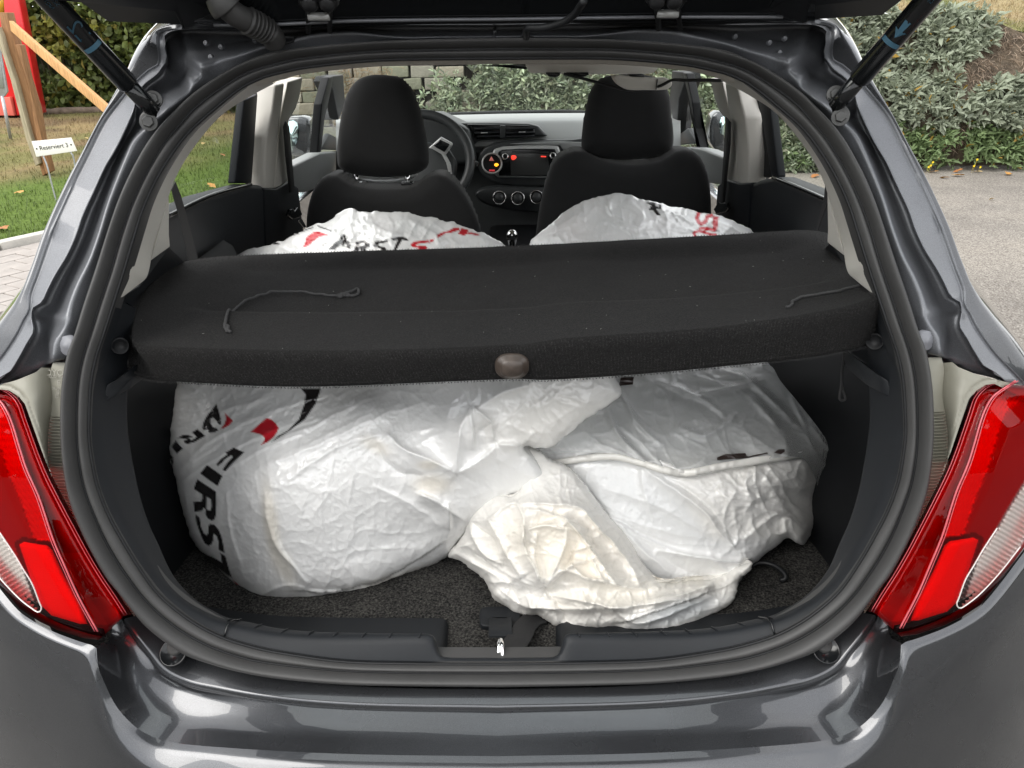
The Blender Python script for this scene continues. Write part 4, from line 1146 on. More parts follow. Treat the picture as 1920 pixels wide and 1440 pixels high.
lk = PZ(*np.array(K([(935,490),(938,440),(944,350),(952,318),(962,350),(968,440),(972,490)])).T, np.array([.655, .665, .675, .672, .678, .668, .655]))
MB().tube(crom(lk, 30), 0.0032, 10).build('tailgate_striker', M_CHROME, car)
MB().box(PZ(np.array(938.0), np.array(1237.0), .652), (0.06, 0.02, 0.014)).build('striker_base', M_GLOSSBLACK, car, bevel=0.003)
hk = PZ(*np.array([(1392,1072),(1420,1056),(1446,1058),(1468,1072),(1474,1084),(1462,1088)]).T.astype(float), np.array([.585, .600, .604, .596, .588, .582]))
MB().tube(crom(hk, 24), 0.0045, 8).build('luggage_hook', M_BLACK, car)
# patches on headrest back seam etc. are in the cloth

# ------------------------------------------------------------------ tailgate, struts, hinges
tg = sub('tailgate', car)
HA = R(40)
h0 = np.array([0, 1.035, 1.438]); hd = np.array([0, -math.cos(HA), math.sin(HA)]); hn = np.array([0, -math.sin(HA), -math.cos(HA)])   # hn: towards the ground
def hatch(w, t, d): return h0 + np.array([w, 0, 0]) + hd * t + hn * d
def bend(t): return 0.0 if t < 0.5 else 0.35 * (t - 0.5)
wid = lambda t: np.interp(t, [0, .05, .12, .3, .55, .75, .93, 1.0], [.49, .515, .55, .60, .66, .66, .60, .52])
tv = [0, .03, .07, .1, .14, .2, .28, .36, .44, .52, .56, .62, .7, .8, .9, .97, 1.0]
# inner panel with a window hole: strips
def hp(t, w, d=0): return hatch(w, t, d + bend(t))
inn_ = MB()
for sx in (1, -1):
    rows = []
    for t in tv:
        W_ = wid(t); wi = np.interp(t, [0, .1, .13, .3, .5, .56, .57, 1], [0, 0, .40, .46, .50, .48, 0, 0])
        rows.append([hp(t, sx * W_, -.06), hp(t, sx * (W_ - .004), -.02), hp(t, sx * (W_ - .02), 0.0), hp(t, sx * max(wi + .03, W_ * .55), 0.012), hp(t, sx * (wi + .008), .006), hp(t, sx * wi, -.012)])
    inn_.grid(np.array(rows))
inn_.build('tailgate_inner_trim', M_BLACK, tg)
osk = MB()
rows = []
for t in tv[:4]: rows.append([hp(t, wid(t) * s, -.065 - .02 * (1 - abs(s) ** 3)) for s in np.linspace(-1, 1, 17)])
osk.grid(np.array(rows)); rows = []
for t in tv[10:]: rows.append([hp(t, wid(t) * s, -.065 - .02 * (1 - abs(s) ** 3)) for s in np.linspace(-1, 1, 17)])
osk.grid(np.array(rows)).build('tailgate_skin', M_PAINT, tg)
wn_ = [[hp(t, np.interp(t, [.1, .13, .3, .5, .57], [.44, .46, .52, .55, .53]) * s, -.03 - .02 * (1 - s * s)) for s in np.linspace(-1, 1, 13)] for t in (.1, .2, .3, .4, .5, .57)]
MB().grid(np.array(wn_)).build('tailgate_glass', glass_mat('tinted_rear_glass', (0.92, 0.96, 0.945), 0.6), tg)
# front edge of the tailgate: gasket channel, dark strip with bright lip
e_px = [(341,55),(480,56),(640,49),(811,46),(940,45),(1240,41),(1440,41),(1528,40)]
E = crom(e_px, 80); Ew = PY(E[:, 0], E[:, 1], 1.020); E1 = PY(E[:, 0], E[:, 1] - 7, 1.012); E2 = PY(E[:, 0], E[:, 1] - 10, 1.006); E3 = PY(E[:, 0], E[:, 1] - 16, 0.998); E4 = PY(E[:, 0], E[:, 1] - 30, 0.985)
MB().grid(bevel_sections(np.array([Ew + [0, .03, .01], Ew, E1, E2 + [0, .004, 0], E3, E4 + [0, 0, .006], E4 + [0, -.05, .05]]), [0, .002, .002, .002, .003, .01, 0], 3)).build('tailgate_edge', M_GLOSSBLACK, tg)
lip = PY(E[4:-4, 0], E[4:-4, 1] - 9, 1.002)
MB().tube(lip, 0.0022, 8).build('edge_lip', M_PAINT_IN, tg)
for sx in (1, -1):
    w = np.array([sx, 1, 1])
    p = PY(np.array([-60., 75., 200., 283., 327., 342., 352., 420., 330., 60.]), np.array([-22., 0., 6., 9., 26., 56., 52., 30., -20., -40.]), np.array([.78, .84, .92, .97, 1.0, 1.02, 1.015, 1.0, .93, .80])) * w
    MB().prism(p, np.array([0, .01, .03])).build('tailgate_flange', M_BLACK, tg, bevel=0.004)
    # hinge
    hg = sub('tailgate_hinge', car)
    cu = 598.0
    X = lambda u, v, y: PY(np.array(float(u)), np.array(float(v)), y) * w
    for u in (-19, 19):
        b = MB()
        pl = [X(cu + u, 64, 1.02), X(cu + u * 1.0, 44, 1.0), X(cu + u * 1.05, 22, .975), X(cu + u * 1.7, 8, .95), X(cu + u * 1.75, -6, .93), X(cu + u * 1.0, -6, .94), X(cu + u * .6, 20, .985), X(cu + u * .8, 62, 1.035)]
        b.prism(np.array(pl), np.array([0.004 * (1 if u > 0 else -1) * sx, 0, 0.0]))
        b.build('hinge_arm', M_STEEL, hg, bevel=0.0012)
    MB().tube(np.array([X(cu - 20, 31, .985), X(cu + 20, 31, .985)]), 0.0045, 10).build('hinge_pin', M_SILVER, hg)
    MB().prism(np.array([X(cu - 30, 12, .955), X(cu + 30, 12, .955), X(cu + 30, -10, .92), X(cu - 30, -10, .92)]), np.array([0, .004, .006])).build('hinge_plate', M_STEEL, hg, bevel=0.001)
    for u in (-16, 16):
        b = MB()
        b.disc(X(cu + u, 4, .944), (0, -.75, -.55), [(.0001, .008), (.007, .008), (.0085, .006), (.009, .002), (.0105, .002), (.0105, -.002)], 18)
        b.build('hinge_bolt', M_STEEL, hg)
    # gas strut
    gs = sub('gas_strut', car)
    a = PS(np.array(284.0), np.array(205.0), -0.058) * w
    top_ = np.array([-0.575 * sx, 0.70, 1.735])
    ax = (top_ - a) / np.linalg.norm(top_ - a)
    MB().tube(np.array([a + ax * .032, a + ax * .036, a + ax * .40, a + ax * .405]), [.009, .0118, .0118, .009], 22).build('strut_cylinder', M_GLOSSBLACK, gs)
    MB().tube(np.array([a + ax * .40, top_]), .0045, 12).build('strut_rod', M_CHROME, gs)
    MB().tube(np.array([a - ax * .004, a + ax * .012, a + ax * .035]), [.0085, .0095, .0092], 18).build('strut_end', M_GLOSSBLACK, gs)
    side_v = np.cross(ax, [0, 0, 1]); side_v /= np.linalg.norm(side_v)
    MB().box(top_, (.03, .03, .03)).build('strut_mount', M_STEEL, gs, bevel=.004)
    # lower bracket: plate, cheek and two bolts
    Bk = lambda pts, off: PS(np.array([p[0] for p in pts], float), np.array([p[1] for p in pts], float), off) * w
    Y1 = lambda p: tr(p, 200, 0, 6)
    pl = Bk(crom(Y1([(480,1100),(540,1070),(600,1085),(620,1140),(600,1230),(560,1330),(570,1400),(500,1440),(440,1420),(420,1370),(450,1300),(520,1240),(500,1160)]), 36, True), -0.030)
    MB().prism(pl + [0, -.012, .004], np.array([0, .008, 0])).build('strut_plate', M_BRACKET, gs, bevel=.0012)
    ck = Bk(crom(Y1([(505,1240),(515,1190),(560,1145),(610,1120),(650,1140),(625,1230),(600,1330),(580,1410),(545,1370),(515,1300)]), 30, True), -0.045)
    MB().prism(ck + [0, -.008, .002], np.array([-.012 * sx, .016, 0])).build('strut_cheek', M_GLOSSBLACK, gs, bevel=.002)
    for (x, y) in ((525, 1120), (472, 1375)):
        b = MB()
        c = Bk(Y1([(x, y)]), -0.056)[0]
        nb = (-0.25 * sx * -1, -.9, .25)
        b.disc(c, nb, [(.0001, .007), (.0058, .007), (.0066, .0062), (.0066, .002), (.0095, .0015), (.0095, -.002)], 6)
        b.disc(c, nb, [(.0066, .002), (.0098, .0016), (.0100, -.002)], 22)
        b.build('bracket_bolt', M_BRACKET, gs, smooth=False)
# printed marks on the struts: band, arrow, size code
M_BLUE = simple('pale_blue_print', (0.05, 0.13, 0.19), 0.4)
def font_mesh(txt, size, ext=0.0003, shear=0.0, bold=0.0):
    cu = bpy.data.curves.new('lettering', 'FONT'); cu.body = txt; cu.size = size; cu.extrude = ext; cu.align_x = 'CENTER'; cu.align_y = 'CENTER'; cu.shear = shear; cu.offset = bold
    o = bpy.data.objects.new('lettering', cu); COL.objects.link(o)
    dg = bpy.context.evaluated_depsgraph_get(); me = bpy.data.meshes.new_from_object(o.evaluated_get(dg))
    bpy.data.objects.remove(o); bpy.data.curves.remove(cu)
    V = np.array([v.co[:] for v in me.vertices]); F = [tuple(p.vertices) for p in me.polygons]
    bpy.data.meshes.remove(me)
    return V, F
def wrap_print(a, ax, r, V, F, s0, parent, name, towards=None, flip=1):
    """wraps flat lettering (x along the rod, y round it) on a cylinder"""
    mid_ = a + ax * s0; t = CAM - mid_; t -= ax * (t @ ax); t /= np.linalg.norm(t); b_ = np.cross(ax, t)
    x, y = V[:, 0] * flip, V[:, 1] * flip
    an = y / r
    P = mid_ + ax * x[:, None] + (r + .0004 + np.abs(V[:, 2:3])) * (np.cos(an)[:, None] * t + np.sin(an)[:, None] * b_)
    m = MB(); m.add(P, F); m.build(name, M_BLUE, parent, smooth=False)
for sx, o in ((1, 0), (-1, 1)):
    a = PS(np.array(284.0), np.array(205.0), -0.058) * [sx, 1, 1]
    top_ = np.array([-0.575 * sx, 0.70, 1.735]); ax = (top_ - a) / np.linalg.norm(top_ - a)
    gs = [x for x in bpy.data.objects if x.name.startswith('gas_strut')][o]
    yy, xx = np.meshgrid(np.linspace(-.011, .011, 9), [0, .005])
    P = np.stack([xx.ravel(), yy.ravel(), np.zeros(18)], 1)
    F = [(i, i + 1, i + 10, i + 9) for i in range(8)]
    wrap_print(a, ax, .0118, P, F, .085 if sx == 1 else .083, gs, 'print_band')
    if sx == 1:
        V, F = font_mesh('L2', .021); wrap_print(a, ax, .0118, V[:, [0, 1, 2]], F, .107, gs, 'lettering', flip=1)
    else:
        V = np.array([(0, 0, 0), (.009, -.007, 0), (.008, -.0025, 0), (.019, -.0035, 0), (.019, .0035, 0), (.008, .0025, 0), (.009, .007, 0)])
        wrap_print(a, ax, .0118, V, [(0, 1, 2, 5, 6), (2, 3, 4, 5)], .092, gs, 'print_arrow')
    for row, (txt, sz, yo) in enumerate((('S20602 - 38C', .0062, .003), ('NOT TO OPEN', .0048, -.0035))):
        V, F = font_mesh(txt, sz); V[:, 1] += yo * 1.0
        wrap_print(a, ax, .0118, V, F, .152, gs, 'small_print', flip=1)
# wiring boot on the left, washer hose in the middle
wb = PY(np.array([418., 425., 440., 462., 490., 508., 515.]), np.array([-5., 12., 26., 38., 52., 64., 78.]), np.array([.96, .96, .965, .975, .99, 1.0, 1.01]))
cp = crom(wb, 90); sarc = np.linspace(0, 1, 90)
rr = .0135 + np.where((sarc > .42) & (sarc < .80), .0028 * np.sin(sarc * 2 * math.pi / .062), 0) + np.where(sarc < .14, .006, 0)
MB().tube(cp, rr, 18).build('wiring_boot', M_RUBBER, car)
p = np.array([(495,84),(510,72),(540,68),(553,70),(550,79),(520,88),(500,90)], float); MB().prism(PS(p[:, 0], p[:, 1], -.012), np.array([0, .012, 0])).build('boot_flange', M_BLACK, car, bevel=.003)
wh = PY(np.array([1095., 1088., 1078., 1060., 1035., 1010., 990., 987., 987.]), np.array([2., 12., 26., 40., 49., 53., 53., 58., 70.]), np.array([.93, .94, .95, .96, .97, .975, .98, .985, 1.0]))
MB().tube(crom(wh, 50), .0042, 12).build('washer_hose', M_BLACK, car)
p = crom([(972,70),(985,66),(1000,68),(1005,73),(985,74)], 16, True); MB().prism(PS(p[:, 0], p[:, 1], -.012), np.array([0, .01, 0])).build('hose_grommet', M_BLACK, car, bevel=.002)
# moulded text on the left lamp flange
lampo = [x for x in bpy.data.objects if x.name == 'tail_light'][0]
M_EMB = simple('moulded_text', (0.30, 0.29, 0.25), 0.5)
for (txt, u, v, sz) in (('TOYOTA', 108, 699, .0105), ('52-020 90-72', 106, 706, .006), ('E13', 118, 718, .009), ('20-40 98', 112, 728, .005), ('26 97', 114, 733, .005), ('19 02', 113, 738, .005), ('20 10', 112, 743, .005)):
    V, F = font_mesh(txt, sz)
    c = PS(np.array(float(u)), np.array(float(v)), .008)
    xa = PS(np.array(u + 4.0), np.array(v + 0.0), .008) - c; xa /= np.linalg.norm(xa)
    ya = c - PS(np.array(float(u)), np.array(v + 4.0), .008); ya -= xa * (ya @ xa); ya /= np.linalg.norm(ya); za = np.cross(xa, ya)
    P = c + V[:, :1] * xa + V[:, 1:2] * ya + (V[:, 2:3] + .0006) * za
    m = MB(); m.add(P, F); m.build('moulded_text', M_EMB, lampo, smooth=False)
# ------------------------------------------------------------------ ground, kerb, lawn, wall, bank, hedge
def asphalt():
    m, n, l, b = nt('pale_asphalt')
    t = noise_node(n, l, 160, 5, 0.8, 'Object'); t2 = noise_node(n, l, 0.9, 7, 0.7); v = n.new('ShaderNodeTexVoronoi'); tc = n.new('ShaderNodeTexCoord')
    v.inputs['Scale'].default_value = 130; l.new(tc.outputs['Object'], v.inputs['Vector'])
    r = ramp(n, l, v.outputs['Color'], [(0.15, (0.135, 0.12, 0.105)), (0.5, (0.225, 0.205, 0.18)), (0.9, (0.35, 0.325, 0.29))])
    r2 = ramp(n, l, t2.outputs[0], [(0.32, (0.76, 0.76, 0.77)), (0.5, (1.0, 1.0, 1.0)), (0.7, (1.10, 1.09, 1.07))])
    mx = n.new('ShaderNodeMixRGB'); mx.blend_type = 'MULTIPLY'; mx.inputs[0].default_value = 1
    l.new(r.outputs[0], mx.inputs[1]); l.new(r2.outputs[0], mx.inputs[2]); l.new(mx.outputs[0], b.inputs['Base Color'])
    b.inputs['Roughness'].default_value = 0.9; b.inputs['Specular IOR Level'].default_value = 0.2
    bump(n, l, b, t.outputs[0], 0.6, 0.004)
    return m
M_ASPH = asphalt()
gx = np.concatenate([np.linspace(-90, -8, 8), np.linspace(-6, 8, 15), np.linspace(10, 90, 8)]); gy = np.concatenate([np.linspace(-90, -6, 8), np.linspace(-4, 12, 17), np.linspace(15, 120, 8)])
g = MB().grid(np.array([[[x, y, 0.0] for y in gy] for x in gx]), flip=True).build('road', M_ASPH)
g['kind'] = 'structure'
dark_gnd = MB().grid(np.array([[[x, y, 0.004] for y in np.linspace(-9, 2.0, 8)] for x in np.linspace(-9, 9, 10)]), flip=True).build('unseen_dark_ground', simple('reflection_darkening_ground', (.075, .072, .068), .85, var=.35, vscale=1.2, bmp=.6, bscale=140, bdist=.004)); dark_gnd['kind'] = 'structure'  # unseen dark ground sheet, added to darken the reflection in the bumper
# kerb between lawn and paving (left), straight line through two traced points
kA = PZ(np.array(0.0), np.array(459.0), 0.06)[:2]; kB = PZ(np.array(322.0), np.array(388.0), 0.06)[:2]
kd = (kB - kA) / np.linalg.norm(kB - kA); kn = np.array([-kd[1], kd[0]])          # kn points to the lawn side
M_CONC = simple('pale_concrete', (0.50, 0.48, 0.44), 0.85, var=0.12, vscale=12, bmp=0.5, bscale=80, bdist=0.004)
M_PAVE = simple('grey_paver', (0.34, 0.31, 0.285), 0.9, var=0.16, vscale=7, bmp=0.6, bscale=120, bdist=0.003)
kerb = bpy.data.objects.new('kerb', None); COL.objects.link(kerb); kerb['kind'] = 'structure'
for k in range(-5, 5):
    a = kA + kd * (k * 1.0 + .006); c = kA + kd * (k * 1.0 + .994)
    q = np.array([[*(a), 0], [*(c), 0], [*(c + kn * .09), 0], [*(a + kn * .09), 0]]) + [0, 0, -.03]
    MB().prism(q, np.array([0, 0, .105])).build('kerb_stone', M_CONC, kerb, bevel=.008)
pave = bpy.data.objects.new('pavement', None); COL.objects.link(pave); pave['kind'] = 'structure'
pbm = MB(); e0 = kA - kd * 6; e1 = kA + kd * 4.4
pbm.add(np.array([[*e0, .004], [*e1, .004], [*(e1 - kn * 2.2), .004], [*(e0 - kn * 2.2), .004]]), [(3, 2, 1, 0)]); pb_ = pbm.build('paving_bed', simple('joint_sand', (0.16, 0.14, 0.12), .95), pave)
pm = None
for i in range(-22, 20):
    for j in range(8):
        cu_ = i * .215 + (j % 2) * .1; cv_ = -.10 - j * .165
        c2 = kA + kd * cu_ + kn * cv_
        uu_, vv_ = proj([c2[0], c2[1], 0]) if (c2[1] > .8) else (-999, 0)
        if not (-140 < uu_ < 520 and vv_ < 800): continue
        if pm is None:
            hx, hy = .1035, .078
            o = MB().prism(np.array([[-hx, -hy, 0], [hx, -hy, 0], [hx, hy, 0], [-hx, hy, 0]]), np.array([0, 0, .03])).build('paver', M_PAVE, None, bevel=.005); pm = o.data
        else:
            o = link('paver', pm)
        o.parent = pave
        o.location = (c2[0], c2[1], -.006 + random.uniform(-.0025, .0025)); o.rotation_euler = (random.uniform(-.01, .01), random.uniform(-.01, .01), math.atan2(kd[1], kd[0]) + random.uniform(-.008, .008))

def lawn_z(x, y):
    d = (np.asarray(x) - kA[0]) * kn[0] + (np.asarray(y) - kA[1]) * kn[1]
    return 0.06 + 0.018 * np.clip(d, 0, 40) + 0.04 * (fbm(np.asarray(x) * .5 + 50, np.asarray(y) * .5 + 50, 3) - .5) * np.clip(d, 0, 1)
def on_lawn(u, v):
    d = rays(np.array(float(u)), np.array(float(v))); lo, hi = 2.0, 40.0
    for _ in range(50):
        m = (lo + hi) / 2; p = CAM + d * m
        if p[2] > lawn_z(p[0], p[1]): lo = m
        else: hi = m
    return CAM + d * lo
def lawn_mat():
    m, n, l, b = nt('patchy_lawn')
    at = n.new('ShaderNodeVertexColor'); at.layer_name = 'tone'; t = noise_node(n, l, 40, 4, .7)
    r = ramp(n, l, t.outputs[0], [(0.3, (0.55, 0.55, 0.55)), (0.7, (1.3, 1.3, 1.3))])
    mx = n.new('ShaderNodeMixRGB'); mx.blend_type = 'MULTIPLY'; mx.inputs[0].default_value = 1
    l.new(at.outputs['Color'], mx.inputs[1]); l.new(r.outputs[0], mx.inputs[2]); l.new(mx.outputs[0], b.inputs['Base Color']); b.inputs['Roughness'].default_value = .95; b.inputs['Specular IOR Level'].default_value = .1
    return m
M_LAWN = lawn_mat()
GREEN = np.array([0.105, 0.155, 0.035]); STRAW = np.array([0.27, 0.205, 0.105]); BROWN = np.array([0.16, 0.115, 0.065])
def lawn_tone(x, y):
    d = (x - kA[0]) * kn[0] + (y - kA[1]) * kn[1]
    w = np.clip((d - 1.6 + 2.4 * (fbm(x * .6 + 9, y * .6, 21) - .5)) / 1.4, 0, 1)
    k = fbm(x * 1.7, y * 1.7 + 4, 8)
    dry = STRAW * (1 - np.clip((k - .5) * 4 + .4, 0, 1))[:, None] + BROWN * np.clip((k - .5) * 4 + .4, 0, 1)[:, None]
    gr2 = np.clip((fbm(x * .9 + 31, y * .9, 5) - .5) * 5, 0, .45)[:, None]
    dry = dry * (1 - gr2) + GREEN * gr2
    return GREEN * (1 - w)[:, None] + dry * w[:, None]
A_ = np.linspace(-7, 26, 100); B_ = np.concatenate([np.linspace(.085, 6, 60), np.linspace(6.3, 26, 30)])
P = np.array([[[*(kA + kd * a + kn * b_), 0] for b_ in B_] for a in A_]); P[..., 2] = lawn_z(P[..., 0], P[..., 1]) - .008
lw = MB().grid(P, flip=False).build('lawn', M_LAWN); lw['kind'] = 'structure'
set_color(lw.data, 'tone', np.hstack([lawn_tone(P[..., 0].ravel(), P[..., 1].ravel()), np.ones((P[..., 0].size, 1))]))

def blades(name, pts, cols, hmin, hmax, wid_, lean=.6, seed=1, mat=None, label=None):
    rg = np.random.default_rng(seed); n = len(pts)
    a = rg.uniform(0, 2 * math.pi, n); h = rg.uniform(hmin, hmax, n); w = wid_ * rg.uniform(.7, 1.3, n)
    t = np.stack([np.cos(a), np.sin(a), np.zeros(n)], 1); s_ = np.stack([-np.sin(a), np.cos(a), np.zeros(n)], 1)
    ln = rg.uniform(.1, lean, n)[:, None]
    up_ = np.array([0, 0, 1.0])
    b0 = pts - s_ * w[:, None]; b1 = pts + s_ * w[:, None]
    m0 = pts + up_ * (h * .6)[:, None] + t * ln * (h * .35)[:, None]; tip = pts + up_ * (h * (1 - .25 * ln[:, 0]))[:, None] + t * ln * h[:, None]
    V = np.stack([b0, b1, m0 + s_ * w[:, None] * .7, m0 - s_ * w[:, None] * .7, tip], 1).reshape(-1, 3)
    me = bpy.data.meshes.new(name)
    i = np.arange(n)[:, None] * 5
    F = [tuple(q) for q in (i + np.array([[0, 1, 2, 3]])).tolist()] + [tuple(q) for q in (i + np.array([[3, 2, 4]])).tolist()]
    me.from_pydata(V.tolist(), [], F); me.materials.append(mat)
    o = link(name, me); o['kind'] = 'stuff'
    if label: o['label'] = label
    set_color(me, 'tone', np.repeat(np.hstack([cols, np.ones((n, 1))]), 5, 0))
    return o
def leafy(name, rough=.5, trans=.3):
    m, n, l, b = nt(name); at = n.new('ShaderNodeVertexColor'); at.layer_name = 'tone'
    l.new(at.outputs['Color'], b.inputs['Base Color']); b.inputs['Roughness'].default_value = rough; b.inputs['Specular IOR Level'].default_value = .35
    out = next(x for x in n if x.type == 'OUTPUT_MATERIAL'); tl = n.new('ShaderNodeBsdfTranslucent'); l.new(at.outputs['Color'], tl.inputs['Color'])
    mix = n.new('ShaderNodeMixShader'); mix.inputs[0].default_value = trans
    l.new(b.outputs[0], mix.inputs[1]); l.new(tl.outputs[0], mix.inputs[2]); l.new(mix.outputs[0], out.inputs['Surface'])
    return m
M_LEAF = leafy('leaf_green')
rg = np.random.default_rng(11)
n = 95000
a = rg.uniform(-6, 14, n); b_ = .1 + 12 * rg.uniform(0, 1, n) ** 1.8
p = kA + kd * a[:, None] + kn * b_[:, None]
pu, pv = proj(np.hstack([p, np.zeros((n, 1))]))
kp = (pu > -80) & (pu < 660) & (pv < 520) & (p[:, 1] > 2) & (b_ < 11)
p = p[kp]; P3 = np.stack([p[:, 0], p[:, 1], lawn_z(p[:, 0], p[:, 1]) - .006], 1)
tone = lawn_tone(p[:, 0], p[:, 1]) * rg.uniform(.65, 1.5, (len(p), 1))
blades('grass', P3, tone, .018, .055, .0035, .9, 3, M_LEAF, 'short patchy grass on the lawn left of the car')

# retaining wall of stacked concrete blocks in front of the car
YW = 8.45
wall = thing('retaining_wall', 'low wall of stacked grey concrete planting blocks in front of the car', 'wall', (0, YW, 0))
M_BLOCK = [simple('wall_block_%s' % w, c, .92, var=.22, vscale=9, bmp=.8, bscale=60, bdist=.008) for w, c in (('grey', (.235, .225, .185)), ('olive', (.19, .195, .14)), ('buff', (.27, .245, .19)))]
bmsh = []
for k in range(6):
    w_, h_ = .118 + .012 * (k % 3), .056
    q = np.array([[-w_, 0, -h_], [w_, 0, -h_], [w_, 0, h_], [-w_, 0, h_]]) + rg.normal(0, .004, (4, 3))
    o = MB().prism(q, np.array([0, .22, 0])).build('block', M_BLOCK[k % 3], None, bevel=.012)
    bmsh.append(o.data); bpy.data.objects.remove(o)
for r_ in range(12):
    z = .06 + r_ * .118
    for c_ in range(22):
        if (c_ * 3 + r_ * 5) % 8 == 0: continue
        x = -2.62 + c_ * .283 + (r_ % 2) * .14
        if x > 3.0: continue
        o = link('block', bmsh[(c_ * 5 + r_ * 3) % 6], wall)
        o.location = (x, .05 * (r_ * .22) + random.uniform(-.012, .012), z); o.rotation_euler = (random.uniform(-.02, .02), random.uniform(-.02, .02), random.uniform(-.03, .03))
bk = MB().grid(np.array([[[x, YW + .20 + .05 * z, z] for z in np.linspace(0, 1.5, 8)] for x in np.linspace(-2.75, 2.95, 20)]), flip=True).build('wall_fill', simple('dark_soil', (.030, .023, .017), .95, var=.4, vscale=20), wall)

# bank above and to the right of the wall
def bank_pt(x, s):
    """s 0..1 from the foot of the slope to its crown"""
    bulge = .75 * (fbm(x * 1.0 + 7, s * 2.4, 41, 3) - .25) + .12 * fbm(x * 3 + 7, s * 5, 43, 2)
    y = YW + .22 + .52 * s ** 1.3 - bulge * np.clip(s * 3, 0, 1) * np.clip(1.6 - s, 0, 1); z = .02 + (1.52 - .22 * np.clip((x - 4.9) / .5, 0, 1) + .10 * (fbm(x * 1.3, x * 0 + 3, 47) - .5)) * s ** .85
    y = np.where(x > 2.6, y - .12, y)
    return np.stack([x, y, z], -1)
X_, S_ = np.meshgrid(np.linspace(2.7, 11, 60), np.linspace(0, 1, 24), indexing='ij')
bkm = MB().grid(bank_pt(X_, S_), flip=False).build('bank', simple('dry_bank_soil', (.10, .078, .055), .95, var=.5, vscale=8, bmp=.8, bscale=20, bdist=.03)); bkm['kind'] = 'structure'
# meadow on top
ux = np.linspace(-3.2, 14, 50); uy = np.linspace(0, 1, 14)
Pm = np.array([[[x, YW + .62 + 14 * t, 1.44 - .16 * min(1, max(0, (x - 4.9) / .5)) + 2.4 * t + .05 * fbm(np.array(x * .6), np.array(t * 9), 4)] for t in uy] for x in ux])
md = MB().grid(Pm).build('meadow', M_LAWN); md['kind'] = 'structure'
def meadow_tone(x, y):
    k = np.clip((fbm(x * .8 + 3, y * .5, 15) - .46) * 6, 0, 1)[:, None]; return np.array([.13, .16, .045]) * k + np.array([.30, .235, .13]) * (1 - k)
set_color(md.data, 'tone', np.hstack([meadow_tone(Pm[..., 0].ravel(), Pm[..., 1].ravel()), np.ones((Pm[..., 0].size, 1))]))
n = 26000; x = rg.uniform(2.0, 8.5, n); t = rg.uniform(0, 1, n) ** 2 * .22
P3 = np.stack([x, YW + .62 + 14 * t, 1.44 - .16 * np.clip((x - 4.9) / .5, 0, 1) + 2.4 * t], 1)
blades('meadow_grass', P3, meadow_tone(P3[:, 0], P3[:, 1]) * rg.uniform(.7, 1.5, (n, 1)), .03, .09, .004, 1.0, 5, M_LEAF, 'short dry grass along the top of the planted bank')

def leaves(pos, direc, length, width, cols, name, parent=None, mat=None, kind='stuff', cup=.15, droop=.25, seed=0):
    """each leaf: six-vertex pointed blade folded along its midrib"""
    rgl = np.random.default_rng(seed); n = len(pos)
    d = direc / np.linalg.norm(direc, axis=1)[:, None]
    rv = rgl.normal(size=(n, 3)); s_ = np.cross(d, rv); s_ /= np.linalg.norm(s_, axis=1)[:, None]
    u_ = np.cross(s_, d); u_ *= np.sign(u_[:, 2] + 1e-6)[:, None]
    L_ = length[:, None]; w = width[:, None]
    b0 = pos; m1 = pos + d * L_ * .5 + u_ * L_ * .04; tip = pos + d * L_ - u_ * L_ * droop
    l1 = pos + d * L_ * .45 + s_ * w + u_ * w * cup * 2; r1 = pos + d * L_ * .45 - s_ * w + u_ * w * cup * 2
    l2 = pos + d * L_ * .78 + s_ * w * .7 - u_ * L_ * droop * .4 + u_ * w * cup; r2 = pos + d * L_ * .78 - s_ * w * .7 - u_ * L_ * droop * .4 + u_ * w * cup
    V = np.stack([b0, l1, m1, r1, l2, tip, r2], 1).reshape(-1, 3); i = np.arange(n)[:, None] * 7
    F = []
    for q in ((0, 2, 1), (0, 3, 2), (1, 2, 5, 4), (2, 3, 6, 5)): F += [tuple(z) for z in (i + np.array([q])).tolist()]
    me = bpy.data.meshes.new(name); me.from_pydata(V.tolist(), [], F); me.materials.append(mat or M_LEAF)
    if parent is not None:
        me.transform(parent.matrix_world.inverted())
    o = link(name, me, parent)
    if kind: o['kind'] = kind
    set_color(me, 'tone', np.repeat(np.hstack([cols, np.ones((n, 1))]), 7, 0))
    return o
def rosettes(cent, nrm_, per, rl, rw, base, var, seed):
    rgl = np.random.default_rng(seed); n = len(cent)
    c = np.repeat(cent, per, 0); nn = np.repeat(nrm_, per, 0); m_ = len(c)
    d = nn * rgl.uniform(.15, 1.0, (m_, 1)) + rgl.normal(size=(m_, 3)) * .75 + np.array([0, 0, .25])
    pos = c + rgl.normal(size=(m_, 3)) * .012
    sz = np.repeat(rgl.uniform(.55, 1.35, n), per); tn = np.repeat(.62 + .75 * fbm(cent[:, 0] * 2.3, cent[:, 2] * 2.9 + 3, 83, 3), per)[:, None]
    col = np.repeat(base * rgl.uniform(.7, 1.25, (n, 1)), per, 0) * rgl.uniform(.7, 1.35, (m_, 1)) + rgl.normal(0, var, (m_, 3))
    return pos, d, rgl.uniform(*rl, m_) * sz, rgl.uniform(*rw, m_) * sz, np.clip(col * tn, .01, .8)
